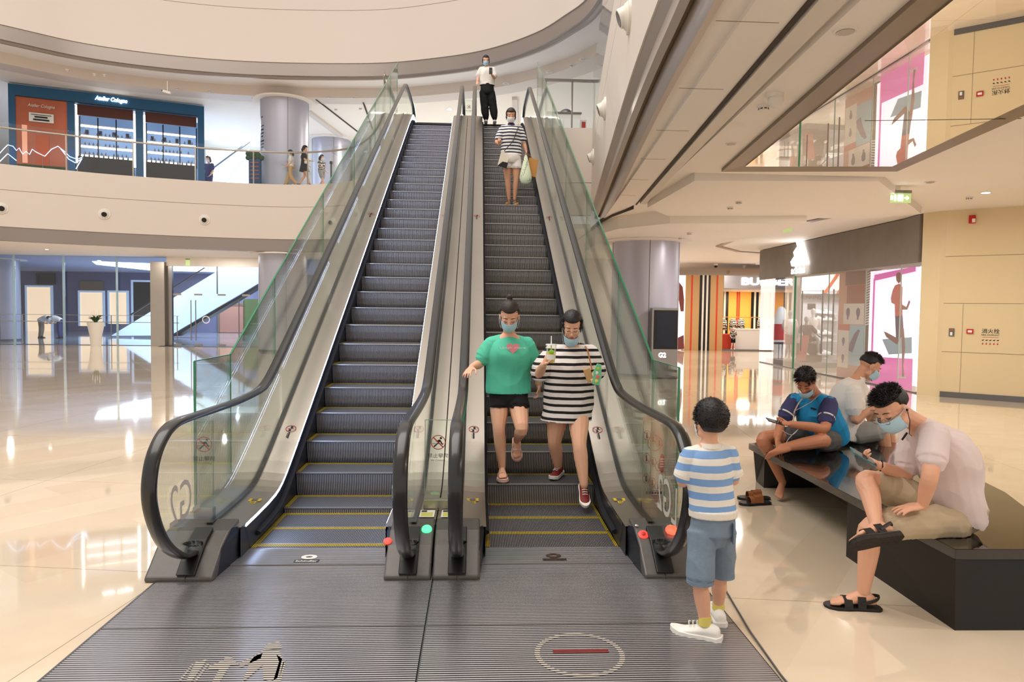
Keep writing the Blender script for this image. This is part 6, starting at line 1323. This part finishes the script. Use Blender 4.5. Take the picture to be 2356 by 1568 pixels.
def seated_white():
    T=thing('person','man in a white tee on the far side of the bench, face turned right','person',(3.85,7,.45))
    c=A(2001,842,7.0); f=V((.80,-.16,-.56)); up=(.5,0,.84); s=1.08; mb=MB(); ex=MB(); P,ax=head(mb,ex,c,f,up,s); r_,f_,u_=ax
    nk=A(1974,868,7.02); ch=A(1950,915,7.02); pel=A(1952,993,7.02); sN=A(1962,902,6.86); sF=A(1985,905,7.2)
    limb(mb,[c-f_*.03-u_*.05,nk],[.056,.060]); torso(mb,pel,ch,nk,sN,sF,1.05)
    e1,w1=A(1968,966,6.80),A(1998,944,6.80); e2,w2=A(2005,965,7.2),A(2015,945,7.0)
    limb(mb,[sN,sN.lerp(e1,.5),e1,e1.lerp(w1,.4),w1],[.052,.050,.044,.042,.030]); limb(mb,[sF,e2,w2],[.052,.044,.030]); hand(mb,w1,(.8,0,.6),(.5,0,-.6),(0,-1,0),1,.6); hand(mb,w2,(.8,0,.6),(.5,0,-.6),(0,-1,0),1,.6)
    h1,h2=pel+V((.04,-.09,0)),pel+V((.04,.09,0)); k1,a1=A(2028,990,6.84),A(2050,1074,6.86); k2,a2=A(2040,992,7.1),A(2062,1064,7.12)
    for h,k,a in ((h1,k1,a1),(h2,k2,a2)): limb(mb,[h,h.lerp(k,.5),k,k.lerp(a,.35),a],[.094,.086,.062,.058,.034]); 
    remesh(mb,.006,'body',['skin2']+SK,T,extra=ex)
    hm=MB(); hairshell(hm,c,f,up,s,.010,.42,-.30,.02,.001,41)
    remesh(hm,.005,'hair','hair',T,2,.0005,60,extra=tufts(c,ax,s,900,.5,.024,.010,.0022,.80,41,.103)); maskmesh(T,P,'maskb')
    mb=MB(); torso(mb,pel,ch,nk,sN,sF,1.05,.024,hipw=.165,waist=.16,chest=.165,dep=.14,belly=.02); s1=sN.lerp(e1,.62); limb(mb,[sN,s1],[.076,.078],16); limb(mb,[sF,sF.lerp(e2,.6)],[.074,.074],14); remesh(mb,.007,'shirt','teew',T,5,.008,7,keep=lambda v:v.z>.456)
    mb=MB(); limb(mb,[pel+V((0,0,.03)),pel+V((.05,0,-.01))],[(.18,.12),(.17,.11)],18,ref=(1,0,0)); limb(mb,[h1,h1.lerp(k1,.88)],[.106,.098],16); limb(mb,[h2,h2.lerp(k2,.88)],[.106,.098],16); remesh(mb,.007,'shorts','greyjog',T,4,.006,8,keep=lambda v:v.z>.455)
    for a in (a1,a2): shoe(T,V((a.x+.02,a.y,.085)),(.95,-.2,0),1.02,'blacks','paper','trainer')
seated_white()
# ---------------------------------------------------------------- women higher up the right escalator
stripes('polostripe',2,.058,[(0,(236,234,232)),(.56,(40,46,68))],.85,off=.01,wob=.01); mat('bagc',(226,216,198),.6); mat('plas',(226,236,206),.4); mat('kraft',(196,140,76),.7)
def stand(T,c,f,nk,ch,pel,sR,sL,arms,legs,sk,vox=.007,s=1.0,female=True,hw=.16,wa=.135,up=(0,-.1,1),hair='hair',hth=.012,mask='maskb',bun=None,long=None,w=1.0):
    mb=MB(); ex=MB(); P,ax=head(mb,ex,c,f,up,s); r_,f_,u_=ax
    limb(mb,[c-u_*.05-f_*.02,nk],[.048*w,.052*w]); torso(mb,pel,ch,nk,sR,sL,w,0,hipw=hw,waist=wa)
    for (a,e,q,d,pn,th,cu) in arms: limb(mb,[a,a.lerp(e,.5),e,e.lerp(q,.4),q],[.045*w,.043*w,.037*w,.035*w,.024*w]); hand(mb,q,d,pn,th,.92,cu)
    for h,k,a in legs: limb(mb,[h,h.lerp(k,.45),k,k.lerp(a,.35),a],[.086*w,.078*w,.052*w,.050*w,.030*w])
    remesh(mb,vox,'body',[sk]+SK,T,extra=ex); hm=MB(); hairshell(hm,c,f,up,s,hth,.50,-.85,-.75 if female else -.3,.002,7)
    if female: [hm.tube([c+r_*(q*.072*s)+f_*.02*s+u_*.04*s,c+r_*(q*.082*s)+f_*.0-u_*.03*s,c+r_*(q*.076*s)-f_*.01-u_*.085*s],[.016,.014,.005],8) for q in (-1,1)]
    if bun: hm.ell(c+r_*bun[0]+f_*bun[1]+u_*bun[2],(.032,)*3,n=10)
    if long: hm.tube([c+f_*-.06+u_*.03,c+f_*-.09-u_*.06,c+f_*-.075-u_*long],[(.085,.05),(.09,.045),(.07,.02)],14,ref=f_)
    remesh(hm,vox,'hair',hair,T,1,.001,50)
    if mask: maskmesh(T,P,mask)
    return P,ax
def woman_polo():
    T=thing('person','woman in a striped polo and white shorts on the right escalator with bags','person',(.78,12.85,3.65)); Y=12.95; a_=lambda x,y,d=0:A(x,y,Y+d)
    c=a_(1175.5,266,-.06); nk=a_(1176,287); ch=a_(1176,306); pel=a_(1176,362); sR,sL=a_(1157,297),a_(1196,297)
    e1,w1=a_(1143,326,-.06),a_(1148,331,-.25); e2,w2=a_(1206,330,.02),a_(1211,349,-.02)
    hR,hL=pel+V((-.085,0,-.04)),pel+V((.085,0,-.04)); kR,aR=a_(1168,412,-.03),a_(1171,459,.0); kL,aL=a_(1187,412,-.03),a_(1184,459,.0)
    P,ax=stand(T,c,(0,-.92,-.38),nk,ch,pel,sR,sL,[(sR,e1,w1,(-.1,-.7,.5),(.5,0,.5),(0,-1,0),1.0),(sL,e2,w2,(0,-.1,-1),(-1,0,0),(0,-1,0),.8)],[(hR,kR,aR),(hL,kL,aL)],'skin2',bun=(0,-.07,.105),mask='maskw',hair='hair2',hth=.018)
    mb=MB(); torso(mb,pel,ch,nk+DN*.004,sR,sL,1.0,.022,hipw=.168,waist=.16,chest=.16,dep=.12); s1,s2=sR.lerp(e1,.7),sL.lerp(e2,.7); limb(mb,[sR,s1],[.066,.072],14); limb(mb,[sL,s2],[.066,.072],14); z0=a_(1176,359).z; sh=remesh(mb,.009,'polo_shirt','polostripe',T,4,.006,7,keep=lambda v:v.z>z0)
    MB().tube([nk+DN*.03,nk+UPV*.02],[.082,.062],16).build('collar','navy2',sh,smooth=True)
    mb=MB(); limb(mb,[pel+UPV*.05,pel+DN*.04,pel+DN*.11],[(.170,.138),(.176,.142),(.13,.125)],16); limb(mb,[hR,hR.lerp(kR,.42)],[.098,.106],14); limb(mb,[hL,hL.lerp(kL,.42)],[.098,.106],14); z1=a_(1176,389).z; remesh(mb,.009,'shorts','teew',T,3,.004,7,keep=lambda v:v.z>z1)
    for a,d in ((aR,(-.25,-.95,0)),(aL,(.3,-.95,0))): shoe(T,V((a.x,a.y,3.735)),d,.95,'shoed','kraft','trainer')
    t=thing('crossbody_bag','cream and black crossbody bag hanging at the hip of the woman in the striped polo','bag',a_(1156,372,-.16)); b=a_(1156,364,-.16)
    MB().add([b+V(p) for p in ((-.09,-.06,-.14),(.07,-.06,-.19),(.11,-.06,-.02),(.02,-.06,.13),(-.02,-.06,.12),(-.09,.04,-.14),(.07,.04,-.19),(.11,.04,-.02),(.02,.04,.13),(-.02,.04,.12))],[(0,1,2,3,4),(9,8,7,6,5),(0,5,6,1),(1,6,7,2),(2,7,8,3),(3,8,9,4),(4,9,5,0)]).build('bag_body','bagc',t,bevel=.008); MB().add([b+V(p) for p in ((-.091,-.064,-.145),(.07,-.064,-.195),(.10,-.064,-.09),(-.0,-.064,-.07))],[(0,1,2,3)]).build('black_flap','black',t)
    MB().tube([b+V((.02,0,.12)),a_(1180,325,-.17),a_(1193,292,-.10),nk+V((.09,.05,.0))],.008,6).build('strap','black',t)
    t=thing('plastic_bag','pale dotted plastic bag in the hand of the woman in the striped polo','bag',a_(1211,352,-.05)); b=a_(1210,356,-.06)
    m=MB(); m.ribbon([[b+V((w_*math.cos(k*PI/6),w_*.5*math.sin(k*PI/6),z)) for k in range(12)] for w_,z in ((.015,.0),(.035,-.06),(.06,-.16),(.10,-.32),(.115,-.42),(.09,-.50),(.03,-.53))]); pb=m.build('bag_body','plas',t,smooth=True)
    m=MB()
    for k in range(26): zz=-.1-.38*((k*.618)%1); ww=.03+.075*min(1,(-zz)/.38); x=(2*((k*.37)%1)-1)*ww*.8; m.ell(b+V((x,-.5*ww*math.sqrt(max(0,1-(x/ww)**2))-.002,zz)),(.007,.003,.007),n=6)
    m.build('dots','navy2',pb)
    t=thing('paper_bag','brown paper bag behind the dotted plastic bag','bag',a_(1226,380,.02)); q=a_(1225,386,.05); MB().obox(q,(.085,0,-.02),(0,.04,0),(.02,0,.16)).build('bag_body','kraft',t,bevel=.004); MB().tube([q+V((-.05,0,.15)),a_(1213,352,0),q+V((.04,0,.14))],.004,5).build('handle','kraft',t)
mat('navy2',(44,50,96),.8)
woman_polo()
def woman_top():
    T=thing('person','woman in a white top and black trousers at the head of the right escalator','person',(.46,17.9,6.4)); Y=17.86; a_=lambda x,y,d=0:A(x,y,Y+d)
    c=a_(1118,139,-.06); nk=a_(1120,153); ch=a_(1121,168); pel=a_(1121,208); sR,sL=a_(1107,161),a_(1134,161); e1,w1=a_(1100,178),a_(1098,188,-.15); e2,w2=a_(1138,179,-.05),a_(1131,172,-.3)
    hR,hL=pel+V((-.085,0,-.04)),pel+V((.085,0,-.04)); kR,aR=a_(1115,243),a_(1118,275); kL,aL=a_(1134,243),a_(1138,274)
    stand(T,c,(0,-.93,-.35),nk,ch,pel,sR,sL,[(sR,e1,w1,(0,-.5,-.4),(0,0,-1),(1,0,0),.3),(sL,e2,w2,(0,-.3,1),(-.5,-.3,0),(-1,0,0),.8)],[(hR,kR,aR),(hL,kL,aL)],'skin',vox=.009,mask='maskb',long=.12)
    mb=MB(); torso(mb,pel+UPV*.02,ch,nk+DN*.004,sR,sL,1.0,.025,hipw=.16,waist=.165,chest=.165,dep=.12); limb(mb,[sR,sR.lerp(e1,.75)],[.072,.080],14); limb(mb,[sL,sL.lerp(e2,.75)],[.072,.080],14); z0=a_(1120,197).z; remesh(mb,.01,'top','teew',T,4,.006,7,keep=lambda v:v.z>z0)
    mb=MB(); limb(mb,[pel+UPV*.15,pel+DN*.04,pel+DN*.11],[(.15,.125),(.17,.138),(.13,.125)],16)
    for h,k,a in ((hR,kR,aR),(hL,kL,aL)): limb(mb,[h,h.lerp(k,.5),k,k.lerp(a,.5),a+UPV*.03],[.105,.105,.095,.092,.062],14)
    remesh(mb,.01,'trousers','blackc',T,3,.008,7)
    for a in (aR,aL): shoe(T,V((a.x,a.y,6.49)),(0,-1,0),.95,'shoed','paper','trainer')
    phone(a_(1129,163,-.36),(0,.1,1),(0,1,0),1.1,'dark phone held up by the woman at the head of the escalator')
woman_top()
# ---------------------------------------------------------------- walkers on the upper level and people behind the doors
def far(T,Y,zf,hx,hy,d,top,bot,legs='skin',skirt=False,h=1.6,hair='hair',hlen=.15,mask='maskw',arm=None,bare=True):
    """side-on walker; hx,hy = picture point of the head centre, d = walking direction"""
    c=A(hx,hy,Y); d=V(d).normalized(); r=d.cross(UPV); k=(c.z-zf)/1.49; nk=c+DN*.17*k-d*.03; ch=nk+DN*.16*k; pel=V((c.x,c.y,zf+.86*k))-d*.03; s1,s2=nk+DN*.05*k+r*.17*k,nk+DN*.05*k-r*.17*k
    A1=arm or (.25,-.05); e1,w1=s1+DN*.24*k+d*.06,s1+DN*.30*k+d*.30; e2,w2=s2+DN*.25*k-d*.02,s2+DN*.42*k+d*.12
    k1,a1=pel+V((0,0,-.42*k))+d*.12+r*.07,V((pel.x,pel.y,zf+.08))+d*.22+r*.06; k2,a2=pel+V((0,0,-.42*k))+d*.0-r*.07,V((pel.x,pel.y,zf+.09))-d*.2-r*.06
    stand(T,c,d+DN*.3,nk,ch,pel,s1,s2,[(s1,e1,w1,d,DN,UPV,.5),(s2,e2,w2,d+DN*.6,DN,UPV,.5)],[(pel+r*.08,k1,a1),(pel-r*.08,k2,a2)],'skin',vox=.013,s=k,hth=.02,mask=mask,long=hlen,w=k)
    mb=MB(); torso(mb,pel+UPV*.04,ch,nk,s1,s2,k,.025,hipw=.155); limb(mb,[s1,s1.lerp(e1,.6)],[.07*k,.075*k],12); limb(mb,[s2,s2.lerp(e2,.6)],[.07*k,.075*k],12); remesh(mb,.013,'top',top,T,3)
    mb=MB()
    if skirt: mb.tube([pel+UPV*.1,pel,pel+DN*.28*k],[(.14*k,.12*k),(.18*k,.14*k),(.23*k,.2*k)],18,ref=d)
    else:
        limb(mb,[pel+UPV*.08,pel+DN*.05],[(.165*k,.12*k),(.17*k,.12*k)],14); 
        for hq,kk,aa in ((pel+r*.08,k1,a1),(pel-r*.08,k2,a2)): limb(mb,[hq,kk,aa] if not bare else [hq,hq.lerp(kk,.7)],[.1*k,.085*k,.07*k] if not bare else [.1*k,.1*k],12)
    remesh(mb,.013,'skirt' if skirt else 'trousers',bot,T,3)
    for a in (a1,a2): shoe(T,V((a.x,a.y,zf+.085)),d,.95*k,'blacks','paper','shoe')
mat('kh2',(196,160,110),.8)
T=thing('person','woman in a white top and tan trousers, leftmost walker on the upper level','person',(at(672,400,27.65).x,27.65,Z2)); far(T,27.65,Z2,668,351,(-1,-.05,0),'teew','kh2',bare=False)
T=thing('person','woman in a short dark dress with a beige waist bag on the upper level','person',(at(706,400,27.65).x,27.65,Z2)); far(T,27.65,Z2,702,342,(1,0,0),'blackc','blackc',skirt=True,mask=None); p=at(706,373,27.5); MB().obox(p,(.09,0,0),(0,.04,0),(0,0,.055)).build('waist_bag','bagc',T,bevel=.02)
T=thing('person','person in a pale patterned top, rightmost walker on the upper level','person',(at(742,400,28.3).x,28.3,Z2)); far(T,28.3,Z2,741,362,(.8,-.5,0),'garm','greyjog',hair='hair2')
T=thing('person','masked person in dark clothes by the bright wall right of the blue shop','person',(at(478,400,31).x,31,Z2)); far(T,31,Z2,479,366,(-.3,-.9,0),'navy2','navy2',bare=False)
def bent(px,py,Y,d,lab):
    T=thing('person',lab,'person',(at(px,py,Y).x,Y,0)); p=at(px,py,Y); d=V(d); pel=V((p.x,Y,.92)); nk=pel+d*.42+UPV*.12; ch=pel+d*.28+UPV*.12; c=nk+d*.14+DN*.04; s1,s2=nk+V((0,-.17,-.05)),nk+V((0,.17,-.05)); r=V((0,1,0))
    e1,w1=s1+DN*.22+d*.1,s1+DN*.2+d*.3; e2,w2=s2+DN*.22+d*.1,s2+DN*.2+d*.3
    legs=[(pel+r*.08,V((pel.x,Y+.08,.48))+d*.03,V((pel.x,Y+.08,.1))-d*.02),(pel-r*.08,V((pel.x,Y-.08,.48))+d*.03,V((pel.x,Y-.08,.1))-d*.02)]
    stand(T,c,d+DN*.6,nk,ch,pel,s1,s2,[(s1,e1,w1,d,DN,UPV,.4),(s2,e2,w2,d,DN,UPV,.4)],legs,'skin2',vox=.014,up=UPV,mask=None,hth=.02)
    mb=MB(); torso(mb,pel,ch,nk,s1,s2,1,.025,belly=.03); limb(mb,[s1,s1.lerp(e1,.7)],[.07,.08],12); limb(mb,[s2,s2.lerp(e2,.7)],[.07,.08],12); remesh(mb,.014,'shirt','teew',T,3)
    mb=MB(); limb(mb,[pel+UPV*.06,pel+DN*.05],[(.165,.12),(.17,.12)],14); [limb(mb,[h,k,a],[.1,.085,.07],12) for h,k,a in legs]; remesh(mb,.014,'trousers','navy2' if d.x<0 else 'brown',T,3)
    for h,k,a in legs: shoe(T,V((a.x,a.y,.085)),d,1,'blacks','blacks','shoe')
bent(94,740,37.5,(1,0,0),'bending person in white shirt and brown trousers, left one behind the glass wall'); bent(138,740,37.0,(-1,0,0),'stooping person in white shirt and dark trousers, right one behind the glass wall')
# ---------------------------------------------------------------- shop mannequins
mat('manq',(232,230,230),.4); mat('manqg',(150,152,158),.4)
def manq(x,y,z0,lab,h=1.78,sit=False,top='teew',bot='teew',skin='manq'):
    T=thing('mannequin',lab,'mannequin',(x,y,z0)); k=h/1.78; b=V((x,y,z0)); mb=MB(); U=lambda dx,dz,dy=0:b+V((dx*k,dy*k,dz*k))
    if not sit:
        pel,ch,nk=U(0,.96),U(0,1.25),U(0,1.46); s1,s2=U(-.19,1.40),U(.19,1.40); e1,w1=U(-.26,1.12,-.05),U(-.2,.98,-.2); e2,w2=U(.27,1.12),U(.26,.88,-.08); L=[(U(-.09,.9),U(-.1,.5,-.06),U(-.12,.09)),(U(.09,.9),U(.1,.5,-.03),U(.13,.09,.05))]
    else:
        pel,ch,nk=U(0,.16),U(-.02,.45),U(-.05,.64); s1,s2=U(-.22,.58),U(.15,.58); e1,w1=U(-.3,.32),U(-.2,.12,-.1); e2,w2=U(.3,.34,-.1),U(.36,.2,-.35); L=[(U(-.09,.12),U(-.2,.22,-.42),U(-.22,-.3,-.4)),(U(.09,.12),U(.15,.2,-.44),U(.2,-.3,-.42))]
    limb(mb,[nk+DN*.02,nk+UPV*.1*k],[.05*k,.05*k]); mb.ell(nk+UPV*.2*k,(.08*k,.09*k,.115*k),n=14); torso(mb,pel,ch,nk,s1,s2,k*.92)
    for a,e,w in ((s1,e1,w1),(s2,e2,w2)): limb(mb,[a,e,w,w+DN*.08*k],[.046*k,.038*k,.026*k,.02*k],10)
    for h_,kn,a in L: limb(mb,[h_,kn,kn.lerp(a,.35),a],[.085*k,.052*k,.05*k,.03*k],10)
    remesh(mb,.012,'body',skin,T); mb=MB(); torso(mb,pel,ch,nk,s1,s2,k*.92,.025); limb(mb,[s1,s1.lerp(e1,.7)],[.065*k,.07*k],10); limb(mb,[s2,s2.lerp(e2,.7)],[.065*k,.07*k],10); remesh(mb,.012,'sports_top',top,T)
    mb=MB(); limb(mb,[pel+UPV*.05,pel+DN*.05],[(.155*k,.11*k),(.16*k,.11*k)],14); [limb(mb,[h_,h_.lerp(kn,.75)],[.095*k,.09*k],10) for h_,kn,a in L]; remesh(mb,.012,'shorts',bot,T)
    for h_,kn,a in L: shoe(T,V((a.x,a.y,a.z)),(0,-1,0),1,'shoe','paper','sneaker')
p=at(1868,820,23.4); manq(p.x,23.4,.16,'white mannequin in white sportswear standing on the dais inside the sports store')
p=at(1846,800,23.3); manq(11.15,23.25,.75,'grey mannequin in a dark top sitting on the plinth inside the sports store',1.7,True,'blackc','blackc','manqg')
p=at(1815,820,23.9); manq(p.x,23.9,.16,'mannequin in a red-brown outfit at the left of the dais behind the store glass',1.7,False,'teew','brick','manqg')
p=at(1688,800,32.5); manq(p.x,32.6,0,'child-sized mannequin in a patterned coat and cape in the far fashion shop',1.05,False,'garm','blackc')
# ---------------------------------------------------------------- light
w=bpy.data.worlds.new('world'); bpy.context.scene.world=w; w.use_nodes=True
w.node_tree.nodes['Background'].inputs[0].default_value=s2l((255,244,234)); w.node_tree.nodes['Background'].inputs[1].default_value=.95
def area(name,loc,size,power,col,rot=(0,0,0),sy=None):
    l=bpy.data.lights.new(name,'AREA'); l.energy=power; l.color=col[:3]; l.size=size
    if sy: l.shape='RECTANGLE'; l.size_y=sy
    o=bpy.data.objects.new(name,l); COL.objects.link(o); o.location=loc; o.rotation_euler=rot; return o
WARM=(1,.93,.85); COOL=(.72,.84,1)
area('overhead_fill',(-6,5,20),18,4300,(1,.95,.89))  # unseen lamp added high overhead as soft fill on the people
def disc(name,x,y,z,power,col,r=.09):
    l=bpy.data.lights.new(name,'AREA'); l.shape='DISK'; l.energy=power; l.color=col; l.size=r*2
    o=bpy.data.objects.new(name,l); COL.objects.link(o); o.location=(x,y,z)
for x,y,p in ((8,8,95),(7.2,13,110),(6.5,3.5,75),(9.6,10.5,50),(6.5,17,100),(6.2,23,100),(8.5,28,120),(12,29,90),(4.6,1.5,60)): disc('lobby_downlight',x,y,3.66 if y>15 and x<7.1 else 3.84,p,WARM)
for x,y,p in ((-14,29,80),(-10.5,29.8,80),(-5.5,30,60),(-2,30,40),(-18,28,60)): disc('low_ceiling_downlight',x,y,3.84,p,WARM)
for x,y,p in ((-16,30,170),(-11,32,170),(-4,33,120),(0,30,120),(3,36,120),(-8,39,160),(-18,38,160)): disc('upper_downlight',x,y,9.88,p*(1.3 if x<-6 else 2.4),(.80,.88,1) if x<-6 else (1,.9,.76))
for x,y in ((-18,38),(-12,36),(-8,42),(-16,46)): disc('daylight_hall_lamp',x,y,3.8,160,COOL)
for x,y,p in ((12.2,24,150),(13,21,130),(12,18,130)): disc('shop_lamp',x,y,3.55,p,(.95,.96,1),.3)
for x,y,p in ((13,33.6,110),(16,33.6,90)): disc('shop_lamp',x,y,2.75,p,(1,.82,.6),.3)
vs=bpy.context.scene.view_settings; vs.view_transform='Standard'; vs.look='None'; vs.gamma=1; vs.exposure=-.12; vs.use_curve_mapping=False
